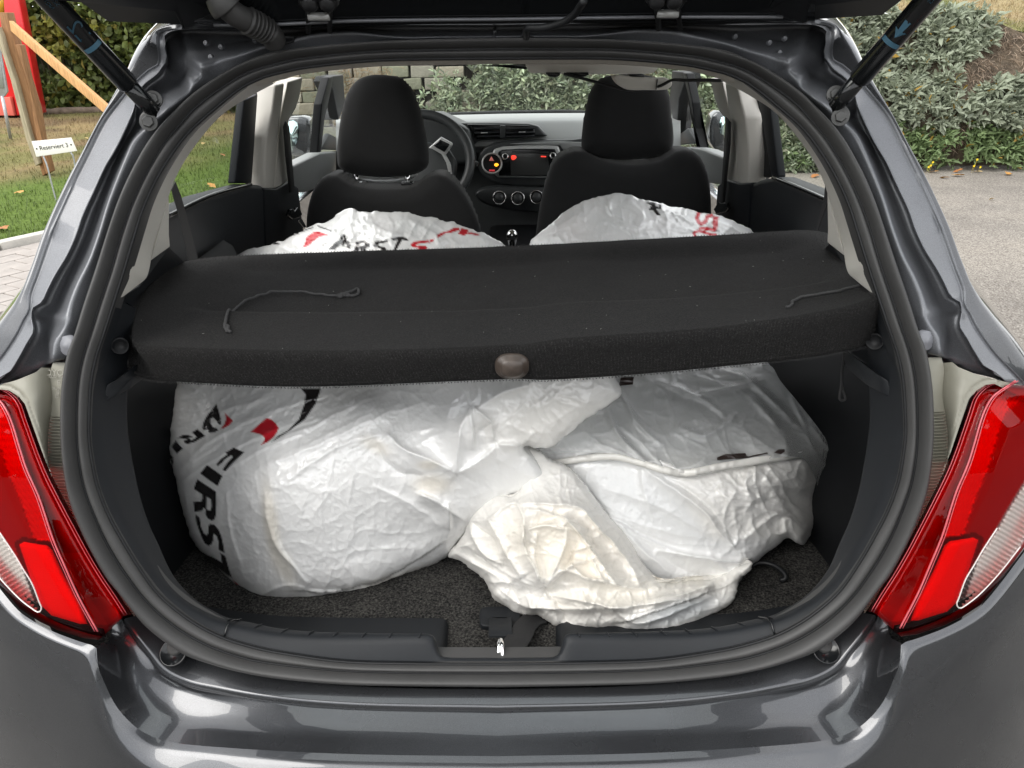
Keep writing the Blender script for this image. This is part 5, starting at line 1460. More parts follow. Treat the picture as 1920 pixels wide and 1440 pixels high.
# silver leaved carpet on the bank
n = 3600; x = rg.uniform(2.75, 8.6, n); s_ = rg.uniform(0, .97, n) ** .9
kk = fbm(x * .8 + 2, s_ * 1.7 + 8, 61)
bare = ((x > 4.85 + .25 * np.sin(s_ * 9)) & (s_ > .50 + .07 * np.sin(x * 5))) | ((kk < .40) & (s_ > .15))
c = bank_pt(x, np.clip(s_, 0, 1)); c += np.array([0, -.06, .03]) + rg.normal(0, .035, (n, 3)); c[:, 1] -= .22 * np.clip(1 - s_ / .14, 0, 1) * rg.uniform(.2, 1, n)
c = c[~bare]; sc_ = s_[~bare]
base = np.where((sc_ < .2)[:, None], np.array([.27, .37, .17]), np.array([.42, .47, .35])) 
pos, d, ll, ww, col = rosettes(c, np.tile(np.array([-.1, -.85, .45]), (len(c), 1)), 11, (.06, .125), (.010, .018), np.array([1., 1, 1]), .008, 71)
col = np.clip(np.repeat(base, 11, 0) * col, .01, .8)
ye = rg.uniform(0, 1, len(col)) < .02; col[ye] = np.array([.42, .27, .06])
gc = leaves(pos, d, ll, ww, col, 'ground_cover', seed=4); gc['label'] = 'silver green leafy ground cover spilling down the bank at right'
# dry tufts
n = 15000; x = rg.uniform(2.8, 8.5, n); s_ = rg.uniform(.05, 1, n); kk = fbm(x * .8 + 2, s_ * 1.7 + 8, 61)
bare = ((x > 4.75 + .25 * np.sin(s_ * 9)) & (s_ > .46)) | (kk < .43)
c = bank_pt(x, s_)[bare]; d = rg.normal(size=(len(c), 3)) * .6 + np.array([0, -.7, -.35])
dc = np.array([.38, .30, .23]) * rg.uniform(.5, 1.4, (len(c), 1))
dt = leaves(c, d, rg.uniform(.06, .16, len(c)), rg.uniform(.0015, .004, len(c)), dc, 'dry_grass', seed=9); dt['label'] = 'withered brown grass hanging on the bare patch of the bank'
# ground cover tumbling over the block wall, as seen through the windscreen
cl = []
for (u0, v0, ru, rv, k) in ((835,188,34,36,60),(925,165,60,60,190),(985,190,50,40,120),(1065,172,48,50,150),(1150,180,80,60,190),(1260,170,80,70,190),(1345,190,60,90,220),(1330,260,50,60,120),(1420,230,60,70,160),(1520,250,60,90,260),(1480,320,80,20,80),(760,205,30,16,22),(1000,140,60,30,80)):
    uu_ = u0 + ru * rg.normal(0, .5, k); vv_ = v0 + rv * rg.normal(0, .5, k)
    q = PY(uu_, vv_, YW - .06 + rg.uniform(-.12, .03, k)); cl.append(q[(q[:, 2] > .02)])
c = np.vstack(cl)
pos, d, ll, ww, col = rosettes(c, np.tile(np.array([0, -.85, .4]), (len(c), 1)), 10, (.05, .10), (.009, .016), np.array([.34, .39, .27]), .01, 72)
gc2 = leaves(pos, d, ll, ww, col, 'wall_plants', seed=5); gc2['label'] = 'grey green trailing plants growing out of the block wall'
n = 4000; q = PY(rg.uniform(560, 1330, n), rg.uniform(120, 235, n), YW - .03 + rg.uniform(-.06, .05, n)); kk = fbm(q[:, 0] * 2.2 + 5, q[:, 2] * 3, 91); q = q[kk > .52]
dc = np.array([.26, .19, .11]) * rg.uniform(.4, 1.5, (len(q), 1))
dw = leaves(q, rg.normal(size=(len(q), 3)) * .8 + [0, -.3, -.5], rg.uniform(.05, .13, len(q)), rg.uniform(.002, .005, len(q)), dc, 'dry_stems', seed=6); dw['label'] = 'dry brown stems hanging over the block wall'
# little yellow flowers at the kerbside
simple('yellow_petal', (.75, .55, .02), .6)
for (lab, pts) in (('small tuft of yellow flowers nearest the right pillar at the foot of the bank', ((1745, 310), (1749, 304), (1741, 313))), ('small tuft of yellow flowers further right at the foot of the bank', ((1826, 311), (1832, 299), (1838, 313)))):
    c0 = PY(np.array(float(pts[0][0])), np.array(float(pts[0][1])), YW - .25)
    fl_ = thing('yellow_flower', lab, 'flower', (c0[0], c0[1], 0), 'yellow flowers at the foot of the bank')
    for (u, v) in pts:
        c = PY(np.array(float(u)), np.array(float(v)), YW - .25); b = MB()
        for a in np.linspace(0, 2 * math.pi, 7)[:-1]:
            e = np.array([math.cos(a), -.3, math.sin(a)]); f2 = np.array([-math.sin(a), 0, math.cos(a)])
            b.add(np.array([c, c + e * .008 + f2 * .005, c + e * .014, c + e * .008 - f2 * .005]), [(0, 1, 2, 3)])
        b.tube(np.array([c, [c[0], c[1] + .02, 0]]), .0009, 4)
        b.build('blossom', MATS['yellow_petal'], fl_)

# fallen autumn leaves on the lawn and along the foot of the bank
M_AUT = [simple('autumn_%s' % w, c, .7) for w, c in (('amber', (.50, .26, .07)), ('rust', (.36, .15, .05)), ('straw', (.55, .40, .17)))]
fm = []
for k in range(4):
    V = []; 
    for j, (x, y) in enumerate(((0, -.5), (.22, -.25), (.42, .02), (.24, .1), (.28, .36), (0, .55), (-.26, .34), (-.22, .1), (-.42, 0), (-.2, -.27))):
        V.append((x * .09, y * .10, .012 * abs(x) * (k + 1) / 2 + random.uniform(0, .008)))
    V = [(0, 0, .002)] + V
    me = bpy.data.meshes.new('fallen_leaf'); me.from_pydata(V, [], [(0, i, i % 10 + 1) for i in range(1, 11)]); me.materials.append(M_AUT[k % 3]); fm.append(me)
spots = [('lawn', 36, 365, 'amber leaf lying on the grass just left of the timber post foot'), ('lawn', 8, 433, 'pale amber leaf on the grass beside the kerb at the left edge'), ('lawn', 163, 262, 'small straw leaf on the bare lawn right of the parking sign'), ('lawn', 125, 398, 'rusty leaf on the grass by the right leg of the parking sign'), ('lawn', 398, 352, 'large amber leaf on the grass low in the left rear side window'), ('lawn', 418, 294, 'pair-sized amber leaf on the bare lawn in the middle of the left side window'), ('lawn', 382, 272, 'straw leaf on the bare lawn, left in the rear side window'), ('lawn', 442, 262, 'rusty leaf on the bare lawn beside the left rear window frame'),
 ('road', 1772, 333, 'large orange leaf lying alone on the asphalt right of the car'), ('road', 1795, 321, 'orange leaf at the foot of the bank between the two yellow flower tufts'), ('road', 1834, 322, 'orange leaf directly under the right yellow flower tuft'), ('road', 1890, 326, 'rusty leaf at the foot of the bank by the right picture edge'), ('road', 1750, 322, 'orange leaf directly under the left yellow flower tuft'), ('road', 1528, 330, 'orange leaf seen through the right rear side window'), ('road', 1860, 373, 'tiny straw leaf on the open asphalt, nearer of two small ones'), ('road', 1795, 329, 'straw leaf on the asphalt beside the large orange leaf')]
for k, (w_, u, v, lab) in enumerate(spots):
    c = on_lawn(u, v) + [0, 0, .02] if w_ == 'lawn' else PZ(np.array(float(u)), np.array(float(v)), .012)
    o = link('fallen_leaf', fm[k % 4]); o.location = tuple(c); o.rotation_euler = (random.uniform(-.3, .5), random.uniform(-.3, .3), random.uniform(0, 6)); s0 = random.uniform(.8, 1.3) * (.5 if 'tiny' in lab or 'small' in lab else 1); o.scale = (s0, s0, s0)
    tag(o, lab, 'leaf', 'fallen leaves on the lawn' if w_ == 'lawn' else 'fallen leaves by the bank')

# hedge, red panel, timber prop, sign and posts on the left
hb = on_lawn(210, 210)
HY = hb[1]
hedge = thing('hedge', 'tall dense yellow green hedge at the back of the lawn', 'hedge', (hb[0], HY, hb[2]))
n = 15000
hu = rg.uniform(-60, 470, n); hv = rg.uniform(-70, 214, n)
dep = HY + rg.uniform(0, 1.1, n)
c = PY(hu, hv, dep); kk = fbm(c[:, 0] * 1.1 + 3, c[:, 2] * 1.1, 33); hole = (fbm(c[:, 0] * 2.2, c[:, 2] * 2.2 + 9, 52) > .63)
c = c[~hole]; kk = kk[~hole]
cc = np.where((kk > .52)[:, None], np.array([.25, .25, .055]), np.array([.11, .14, .04])) * rg.uniform(.6, 1.5, (len(c), 1))
yl = rg.uniform(0, 1, len(c)) < .08; cc[yl] = np.array([.30, .25, .06])
leaves(c, rg.normal(size=(len(c), 3)) + [0, -.5, -.5], rg.uniform(.09, .17, len(c)), rg.uniform(.03, .055, len(c)), cc, 'foliage', hedge, seed=8, droop=.1)
b = MB()
for k in range(46):
    u = rg.uniform(-60, 470); p0 = PY(np.array(u), np.array(212.0), HY + .6); p1 = p0 + np.array([rg.normal(0, .3), rg.uniform(-.2, .2), rg.uniform(1.2, 2.6)])
    b.tube(crom([p0, (p0 + p1) / 2 + rg.normal(0, .08, 3), p1], 8), np.linspace(.022, .006, 8), 6)
b.build('branches', simple('hedge_bark', (.10, .075, .05), .9), hedge, kind='stuff')
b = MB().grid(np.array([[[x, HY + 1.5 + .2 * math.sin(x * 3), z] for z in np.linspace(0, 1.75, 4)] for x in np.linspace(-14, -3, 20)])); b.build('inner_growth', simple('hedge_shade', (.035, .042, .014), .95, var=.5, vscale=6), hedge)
e = np.array([on_lawn(u, v) for u, v in ((70, 214), (140, 211), (240, 208), (330, 205))]) + [0, 0, .02]
MB().tube(crom(e, 30), .05 + .02 * vnoise(np.arange(30) * .7, np.zeros(30), 3), 8).build('root_mound', simple('root_soil', (.17, .13, .10), .95, var=.4, vscale=10), hedge)

Q = lambda p: tr(p, 0, 0, 6)
M_REDP = simple('red_painted_metal', (.62, .012, .018), .35, coat=.5, var=.06)
rb_ = on_lawn(70, 215); YR = rb_[1] - .3
red = thing('red_panel', 'tall bright red metal panel leaning behind the timber post', 'panel', tuple(rb_))
q = np.array(Q([(-200,-300),(190,-100),(225,40),(465,1280),(330,1300),(150,1305),(-300,1290)]), float); MB().prism(PY(q[:, 0], q[:, 1], YR), np.array([-.05, .25, 0])).build('panel_sheet', M_REDP, red, bevel=.012)
q = np.array(Q([(60,300),(150,420),(205,900),(225,1290),(190,1300),(120,900)]), float); MB().prism(PY(q[:, 0], q[:, 1], YR - .06), np.array([0, .058, 0])).build('panel_fold', M_REDP, red, bevel=.008)
q = np.array(Q([(-200,1110),(110,1090),(160,1302),(-200,1300)]), float); MB().prism(PY(q[:, 0], q[:, 1], YR - .10), np.array([0, .08, 0])).build('pale_base', simple('faded_red', (.72, .16, .12), .5), red, bevel=.008)
q = np.array(Q([(-60,-60),(10,-60),(22,140),(-60,140)]), float); MB().prism(PY(q[:, 0], q[:, 1], YR - .5), np.array([0, .06, 0])).build('amber_strip', simple('amber_paint', (.70, .35, .03), .4), red)
def wood(name, c):
    m, n_, l_, b = nt(name); t = noise_node(n_, l_, 9, 6, .65, 'Object', (9, 9, .8)); r = ramp(n_, l_, t.outputs[0], [(.3, tuple(k * .6 for k in c)), (.55, c), (.75, tuple(k * 1.25 for k in c))])
    l_.new(r.outputs[0], b.inputs['Base Color']); b.inputs['Roughness'].default_value = .75; bump(n_, l_, b, t.outputs[0], .4, .004); return m
M_WOOD = wood('brown_post_timber', (.30, .15, .065)); M_PINE = wood('fresh_pine', (.70, .39, .17)); M_OLDW = wood('grey_old_timber', (.42, .36, .25))
pf = on_lawn(90, 328); YP = pf[1]
post = thing('timber_post', 'weathered brown timber post propped beside the red panel', 'post', tuple(pf))
q = np.array(Q([(-10,140),(75,140),(100,240),(165,480),(330,1000),(400,1230),(480,1700),(510,1960),(480,1980),(300,1380),(180,900),(60,620)]), float); MB().prism(PY(q[:, 0], q[:, 1], YP), np.array([.01, .10, 0])).build('post_beam', M_WOOD, post, bevel=.005)
q = np.array(Q([(170,500),(225,505),(300,830),(390,1190),(440,1440),(570,1930),(515,1960),(400,1500),(330,1000)]), float); MB().prism(PY(q[:, 0], q[:, 1], YP - .03), np.array([.01, .07, 0])).build('side_batten', M_WOOD, post, bevel=.004)
q = np.array(Q([(-30,300),(10,380),(75,620),(170,900),(260,1230),(330,1500),(440,1840),(400,1870),(290,1560),(220,1290),(120,900),(30,620),(-30,480)]), float); MB().prism(PY(q[:, 0], q[:, 1], YP - .05), np.array([.01, .05, 0])).build('pale_batten', M_OLDW, post, bevel=.004)
br = thing('timber_brace', 'fresh orange pine brace slanting down from the timber post', 'brace', tuple(pf))
q = np.array(Q([(95,235),(300,385),(700,660),(1210,1215),(1260,1330),(1170,1275),(640,780),(330,530),(110,340)]), float); q = np.array([(16,39),(210,206),(250,241),(243,251),(195,212),(18,57)], float)
q = np.array([(17,39),(206,204),(260,250),(252,262),(197,214),(20,58)], float); MB().prism(PY(q[:, 0], q[:, 1], YP - .12), np.array([.01, .05, .0])).build('brace_board', M_PINE, br, bevel=.003)
# reserved sign
M_GALV = simple('galvanised_steel', (.42, .43, .44), .45, .6, var=.12, vscale=30)
sf = on_lawn(105, 377); YSg = sf[1]
sign = thing('parking_sign', 'small white reserved parking sign on two thin bent legs', 'sign', tuple(sf))
T = lambda p: tr(p, 80, 220, 6)
q = np.array([(59,265),(133,258),(144,283),(68,294)], float)
SP = PY(q[:, 0], q[:, 1], YSg + .02); MB().prism(SP, np.array([0, .008, 0])).build('sign_plate', simple('sign_white', (.80, .78, .74), .4), sign, bevel=.001)
for pts in ([(80,290),(88,310),(97,345),(106,379)], [(131,284),(137,293),(142,320),(146,345)]):
    q = np.array(pts, float); yy = np.linspace(YSg + .035, YSg, len(q)) if pts[0][0] < 100 else np.linspace(YSg + .035, YSg + .05, len(q))
    w = PY(q[:, 0], q[:, 1], yy)
    if pts[0][0] > 100:
        z = lawn_z(w[-1][0], w[-1][1]); w = np.vstack([w, w[-1] + (w[-1] - w[-2]) * ((w[-1][2] - z) / max(1e-3, (w[-2][2] - w[-1][2])))])
    MB().tube(crom(w, 14), .007, 8).build('leg', M_GALV, sign)
V, F = font_mesh('Reserviert 3', .068)
ex = (SP[1] - SP[0] + SP[2] - SP[3]) / 2; wpl = np.linalg.norm(ex); ex /= wpl; ez = (SP[0] - SP[3]); ez -= ex * (ez @ ex); ez /= np.linalg.norm(ez)
V = V * ((wpl * .70) / (V[:, 0].max() - V[:, 0].min()))
m = MB(); m.add(SP.mean(0) + V[:, :1] * ex + V[:, 1:2] * ez + np.array([0, -.002, 0]), F); m.build('lettering', simple('sign_grey_ink', (.16, .15, .14), .6), sign, smooth=False)
sc_ = MB()
for k in (.07, .93):
    c = SP[0] * (1 - k) * .5 + SP[1] * k * .5 + SP[3] * (1 - k) * .5 + SP[2] * k * .5; sc_.disc(c, (0, -1, 0), [(.0001, .003), (.006, .003), (.007, 0)], 10)
sc_.build('sign_screw', M_STEEL, sign, kind='stuff')
# grey metal board at the frame edge
gf = on_lawn(20, 262)
gb = thing('notice_board', 'grey framed metal board on a thin post at the left edge', 'notice board', tuple(gf))
q = np.array([(-90,40),(-4,70),(10,150),(14,172),(8,181),(-90,170)], float); MB().prism(PY(q[:, 0], q[:, 1], gf[1] + .06), np.array([0, .03, 0])).build('board_frame', M_GALV, gb, bevel=.006)
q = np.array([(-85,50),(-4,85),(7,165),(-85,160)], float); MB().prism(PY(q[:, 0], q[:, 1], gf[1] + .05), np.array([0, .02, 0])).build('board_face', simple('pale_board', (.50, .55, .55), .4), gb)
q = np.array([(4,180),(12,220),(20,260)], float); MB().tube(PY(q[:, 0], q[:, 1], gf[1] + .04), .02, 10).build('board_post', M_GALV, gb)

# what stands behind the photographer and shows in the paint: a tree line and a pale building
n = 9000; a = rg.uniform(R(150), R(390), n); rad = rg.uniform(19, 24, n); h = rg.uniform(.1, 1, n) ** .8 * (2.2 + 2.6 * fbm(a * 4, np.zeros(n), 6))
c = np.stack([rad * np.cos(a), rad * np.sin(a) - 3, h], 1)
tl_ = leaves(c, rg.normal(size=(n, 3)), rg.uniform(.5, 1.1, n), rg.uniform(.2, .4, n), np.array([.06, .075, .03]) * rg.uniform(.5, 1.4, (n, 1)), 'tree_line', seed=12); tl_['label'] = 'far trees reflected in the car paint'
# ------------------------------------------------------------------ parcel shelf
shelf = thing('parcel_shelf', 'black felt parcel shelf lying askew on the white bags', 'parcel shelf', (0, 1.05, 1.0))
back = crom([(372,487),(385,484),(450,479),(700,470),(945,462),(1200,449),(1410,437),(1500,432),(1540,435),(1585,447)], 220)
front = crom([(247,640),(256,646),(275,649),(330,652),(500,657),(700,657),(970,647),(1057,635),(1330,615),(1565,580),(1625,563),(1652,551)], 220)
leftc = crom([(372,487),(340,492),(305,510),(275,540),(257,580),(248,615),(247,640)], 90)
rightc = crom([(1585,447),(1606,460),(1630,490),(1648,520),(1654,538),(1652,551)], 90)
s_ = np.linspace(0, 1, 220)[None, :, None]; t_ = np.linspace(0, 1, 90)[:, None, None]
Cn = (1 - t_) * back[None] + t_ * front[None] + (1 - s_) * leftc[:, None] + s_ * rightc[:, None] - ((1 - s_) * (1 - t_) * back[0] + s_ * (1 - t_) * back[-1] + (1 - s_) * t_ * front[0] + s_ * t_ * front[-1])
YB, YF = 1.26, 0.874
tp = t_[..., 0]; sp = s_[..., 0]
yv = YB + (YF - YB) * tp ** 0.94 + 0 * sp
top = PY(Cn[..., 0], Cn[..., 1], yv)
# sunken tray with a shallow saddle
def sm(x, a, b): 
    k = np.clip((x - a) / (b - a), 0, 1); return k * k * (3 - 2 * k)
tray = sm(sp, .055, .12) * sm(1 - sp, .05, .12) * sm(tp, .04, .2) * sm(1 - tp, .29, .36)
mid_ = np.exp(-((sp - .58) / .06) ** 2) * .35
top[..., 2] -= .015 * tray * (1 - mid_)
top[..., 2] += .0022 * np.exp(-((tp - .685) / .012) ** 2) * sm(sp, .05, .15) * sm(1 - sp, .05, .15)
top[..., 2] += .0012 * (fbm(sp * 30 + 0 * tp, tp * 12 + 0 * sp, 19) - .5)
bot_px = crom([(238,668),(243,690),(253,704),(270,710),(289,713),(400,720),(503,725),(620,725),(816,717),(972,711),(1018,713),(1174,704),(1330,690),(1526,669),(1600,655),(1640,643),(1663,629),(1665,612)], 400)
# skirt: left rim, front, right rim
rim_px = np.vstack([leftc[45:-1], front[1:-1], rightc[::-1][:45]])
rim_w = np.vstack([top[45:-1, 0], top[-1, 1:-1], top[::-1, -1][:45]])
nr = len(rim_w)
sl = np.concatenate([[0], np.cumsum(np.linalg.norm(np.diff(rim_px, axis=0), axis=1))]); sl /= sl[-1]
bl = np.concatenate([[0], np.cumsum(np.linalg.norm(np.diff(bot_px, axis=0), axis=1))]); bl /= bl[-1]
bp2 = np.stack([np.interp(sl, bl, bot_px[:, k]) for k in (0, 1)], 1)
yb = np.interp(sl, [0, .07, .12, .9, .95, 1], [.915, .886, .879, .879, .892, .93])
bw = PY(bp2[:, 0], bp2[:, 1], yb)
sec = np.array([rim_w, rim_w * .8 + bw * .2 + [0, -.006, 0], rim_w * .25 + bw * .75 + [0, -.004, 0], bw, bw + [0, .006, -.002], bw + [0, .02, .012]])
sec[0] = rim_w
SK = bevel_sections(sec, [0, .012, .01, .003, .003, 0], 3)
under = np.vstack([SK[-1]])
mb = MB().grid(top, flip=True).grid(SK, flip=True)
lowt = top[::6, ::10].copy(); lowt[..., 2] -= .02
mb.grid(lowt)
bkE = np.array([top[0], top[0] + [0, .006, -.008], top[0] + [0, 0, -.022]]); mb.grid(bkE)
lf = np.array([top[:46, 0], top[:46, 0] + [0, 0, -.02]]); mb.grid(lf); lf = np.array([top[:46, -1], top[:46, -1] + [0, 0, -.02]]); mb.grid(lf)
so = mb.build('shelf_board', M_FELT, shelf, weld=True)
# welt along the lower hem
MB().tube(bw[10:-10] + [0, -.0015, .006] + np.stack([np.zeros(nr - 20), .0008 * vnoise(np.arange(nr - 20) * .9, np.zeros(nr - 20), 2), np.zeros(nr - 20)], 1), .0022, 6).build('hem_welt', M_FELT, shelf)
# fuzz standing off the felt
nf = 26000; si = RNG.integers(0, 219, nf); ti = RNG.integers(0, 89, nf)
pf_ = top[ti, si] + (top[np.minimum(ti + 1, 89), np.minimum(si + 1, 219)] - top[ti, si]) * RNG.uniform(0, 1, (nf, 1))
bi = RNG.integers(0, nr - 1, 14000); w = RNG.uniform(0, 1, (14000, 1)); pf2 = rim_w[bi] * (1 - w) + bw[bi] * w + [0, -.005, 0]
edge_i = RNG.integers(0, nr - 1, 5000); pf3 = bw[edge_i] + [0, -.001, 0]; bk_i = RNG.integers(0, 219, 3500); pf4 = top[0][bk_i]
allp = np.vstack([pf_, pf2, pf3, pf4]); nn_ = np.vstack([np.tile([0, -.2, 1.0], (nf, 1)), np.tile([0, -1.0, .2], (14000, 1)), np.tile([0, -.6, -.6], (5000, 1)), np.tile([0, .4, .8], (3500, 1))])
dd = nn_ + RNG.normal(size=(len(allp), 3)) * .9; dd /= np.linalg.norm(dd, axis=1)[:, None]
sdv = np.cross(dd, RNG.normal(size=dd.shape)); sdv /= np.linalg.norm(sdv, axis=1)[:, None]
ln = RNG.uniform(.0012, .0036, (len(allp), 1)); V = np.stack([allp - sdv * .00022, allp + sdv * .00022, allp + dd * ln], 1).reshape(-1, 3)
me = bpy.data.meshes.new('felt_nap'); inv = np.array(shelf.matrix_world.inverted()); V = V @ inv[:3, :3].T + inv[:3, 3]
me.from_pydata(V.tolist(), [], np.arange(len(V)).reshape(-1, 3).tolist()); me.materials.append(simple('nap_fibre', (.040, .039, .038), .9)); link('felt_nap', me, shelf, kind='stuff')
# pale lint specks
ls = RNG.integers(0, nf, 45); b = MB()
for k in ls: 
    q = pf_[k] + [0, 0, .0012]; a = RNG.uniform(0, 6.28); e = np.array([math.cos(a), math.sin(a), .1]) * RNG.uniform(.0004, .0013); b.tube(np.array([q - e, q + e * .2 + [0, 0, .0004], q + e]), .00018, 4)
b.build('lint', simple('pale_lint', (.45, .44, .42), .9), shelf, kind='stuff')
# knob on the front face
kc = PY(np.array(960.0), np.array(684.0), .871)
kb = MB(); 
for (rw, rh, d) in ((.0001, .0001, .0125), (.010, .009, .012), (.0155, .0135, .0085), (.0195, .0165, .004), (.0215, .018, -.004), (.021, .0175, -.012)):
    pass
th_ = np.linspace(0, 2 * math.pi, 36, endpoint=False)
def sup(c, e=.75): return np.sign(c) * np.abs(c) ** e
rowsk = [[kc + np.array([rw * sup(math.cos(a)), -d, rh * sup(math.sin(a)) - .001]) for a in th_] for (rw, rh, d) in ((.0001, .0001, .0125), (.011, .0085, .0118), (.0148, .0125, .0088), (.0152, .013, .0075), (.0192, .0158, .006), (.0212, .0172, .0), (.0215, .0175, -.012))]
kb.grid(np.array(rowsk), cv=True).build('shelf_knob', simple('worn_brown_knob', (.058, .045, .037), .35, var=.35, vscale=60), shelf)
# lifting cords
def on_shelf(u, v, up_=.0035):
    i = np.argmin((Cn[..., 0] - u) ** 2 + (Cn[..., 1] - v) ** 2); return top.reshape(-1, 3)[i] + np.array([0, -.0006, up_ - .0008])
SHm = lambda p: tr(p, 230, 360, 2.56)
M_CORD = simple('grey_cord', (.045, .045, .046), .7, bmp=1.0, bscale=1500, bdist=.001)
def cord(pts, ends=None, r_=.0018, zup=None):
    w = np.array([on_shelf(u, v) for u, v in crom(pts, 60)]); w = crom(w[::2], 160)
    if zup is not None: w[:, 2] += zup(np.linspace(0, 1, len(w)))
    t = np.arange(len(w)); return MB().tube(w, r_ * (1 + .12 * np.sin(t * 1.3)), 8)
c1 = thing('lifting_cord', 'thin dark cord with a knotted loop lying on the shelf', 'cord', tuple(on_shelf(520, 560)))
cord(SHm([(512,678),(500,650),(494,620),(500,585),(520,545),(560,500),(640,460),(720,443),(810,438),(900,446),(1000,455),(1060,452),(1100,430),(1125,424),(1136,437),(1128,452),(1100,458),(1060,460)])).build('cord_line', M_CORD, c1)
cord(SHm([(1035,460),(1050,456),(1068,454),(1080,449)]), r_=.0030).build('cord_knot', M_CORD, c1)
cord(SHm([(494,605),(495,625),(503,650),(514,680)]), r_=.0020).build('cord_end', M_CORD, c1)
c2 = thing('lifting_cord', 'thin dark cord running to the right edge of the shelf', 'cord', tuple(on_shelf(1500, 560)))
SH2 = lambda p: tr(p, 940, 360, 2.56)
cord(SH2([(1362,560),(1385,555),(1395,535),(1430,515),(1500,500),(1600,488),(1700,462),(1780,447),(1815,448),(1826,462)])).build('cord_line', M_CORD, c2)
c3w = PY(*tr([(425,790),(428,830),(415,900),(412,960),(402,1040),(412,1050),(432,1046),(425,1010),(412,950)], 1440, 400, 3).__iter__().__class__ and np.array(tr([(430,780),(426,830),(415,900),(413,960),(403,1040),(414,1052),(434,1046),(426,1005),(413,950)], 1440, 400, 3)).T, .98)
c3 = thing('hanging_cord', 'thin looped cord hanging below the right end of the shelf', 'cord', tuple(c3w[0])); MB().tube(crom(c3w, 60), .0020, 6).build('cord_line', M_CORD, c3)

# ------------------------------------------------------------------ white printed bags
WHITE = np.array([.86, .86, .85]); CREAM = np.array([.82, .765, .66]); GREY = np.array([.46, .47, .465]); INK = np.array([.022, .02, .02]); RED = np.array([.56, .018, .03])
def stroke(pts, w, u, v):
    d, _, _, _ = near(u, v, crom(pts, 40), False); return np.clip((w / 2 - d) / 1.6 + .5, 0, 1)
def fill(poly, u, v):
    k = inpoly(u, v, poly); d, _, _, _ = near(u, v, poly); return np.clip(np.where(k, d, -d) / 1.6 + .5, 0, 1)
def blob(u, v, c, ru, rv, ang=0.0, p=1.5):
    ca, sa = math.cos(ang), math.sin(ang); x = (u - c[0]) * ca + (v - c[1]) * sa; y = -(u - c[0]) * sa + (v - c[1]) * ca
    return np.exp(-((x / ru) ** 2 + (y / rv) ** 2) ** p)
def bag(obj_name, parent, outline, ctrl, folds, crump, prints, tones, thick=.16, Rpx=40, base=WHITE, step=2.4, rim_amp=1.0, mat=None, taut=()):
    uv, f, rim, dist = patch(outline, step); u, v = uv[:, 0], uv[:, 1]
    y = tps(ctrl, u, v)
    k = np.clip(dist / Rpx, 0, 1); y = y + Rpx * .0007 * .8 * (1 - np.sqrt(np.clip(1 - (1 - k) ** 2, 0, 1)))
    disp = np.zeros_like(u)
    for (amp, size, an, ang, seed, mask) in crump:
        m = 1.0 if mask is None else mask(u, v)
        disp += m * crumple(u, v, seed, size, amp, 4, an, ang)
    wv = (vnoise(u / 26, v / 26, 5) - .5) * 9; wu = (vnoise(u / 26 + 50, v / 26, 6) - .5) * 9
    for fd in folds:
        pts, h, w = fd[0], fd[1], fd[2]; kind = fd[3] if len(fd) > 3 else 'r'
        d, x, yy, t = near(u + wu * .5, v + wv * .5, crom(pts, 24), False)
        env = np.sin(np.clip(t, 0, 1) * math.pi) ** .45 * .85 + .15
        if kind in 'rv':    # a sharp crest, steep on one side and trailing off on the other
            p = crom(pts, 24); tg_ = np.gradient(p, axis=0); i = np.clip((t * 23).astype(int), 0, 23)
            sg = ((u + wu * .5 - x) * tg_[i, 1] - (v + wv * .5 - yy) * tg_[i, 0]) > 0
            flip = (int(abs(pts[0][0] * 7 + pts[0][1] * 3)) % 2) == 0
            ws = np.where(sg ^ flip, w * .42, w * 1.15); disp += (h if kind == 'r' else -h) * env * np.exp(-d / ws)
        elif kind == 's':   # a step: the far side (left of the line's direction) stands higher
            p = crom(pts, 24); tg_ = np.gradient(p, axis=0); i = np.clip((t * 23).astype(int), 0, 23)
            sgn = np.sign((u + wu * .5 - x) * tg_[i, 1] - (v + wv * .5 - yy) * tg_[i, 0]); disp += h * env * np.where(sgn > 0, np.clip(1 - d / (w * 4), 0, 1) ** 1.2, -.35 * np.clip(1 - d / w, 0, 1))
    fade = .25 + .75 * np.clip(dist / 12, 0, 1)
    y = y - disp * fade
    col = np.tile(base, (len(u), 1))
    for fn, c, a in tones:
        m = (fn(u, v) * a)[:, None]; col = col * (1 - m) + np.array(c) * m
    for m_, c in prints:
        m = m_(u, v)[:, None]; col = col * (1 - m) + np.array(c) * m
    P = PY(u, v, y)
    bk_ = P + np.stack([np.zeros(len(u)), thick * np.sqrt(np.clip(dist / 90, 0, 1)), -.25 * thick * np.sqrt(np.clip(dist / 90, 0, 1))], 1)
    bk_[rim] = P[rim]
    n_ = len(P)
    b = MB(); b.add(np.vstack([P, bk_]), np.vstack([f, f[:, ::-1] + n_]))
    me_o = b.build(obj_name, mat or M_FILM, parent)
    set_color(me_o.data, 'print', np.hstack([np.vstack([col, col]), np.ones((2 * n_, 1))]))
    return me_o, uv, y
def jag(pts, n, amp, seed, a=0, b=1):
    """thin film edges are never smooth"""
    p = crom(pts, n, True); r = np.random.default_rng(seed); t = np.arange(n)
    k = (vnoise(t * .45, np.zeros(n), seed) - .5) * amp + (vnoise(t * 1.1, np.zeros(n), seed + 1) - .5) * amp * .6
    tn = np.roll(p, -1, 0) - np.roll(p, 1, 0); tn /= np.linalg.norm(tn, axis=1)[:, None] + 1e-9
    return p + np.stack([-tn[:, 1], tn[:, 0]], 1) * k[:, None]

B3 = lambda p: tr(p, 300, 690, 1920 / 700)
B4 = lambda p: tr(p, 860, 670, 1920 / 740)
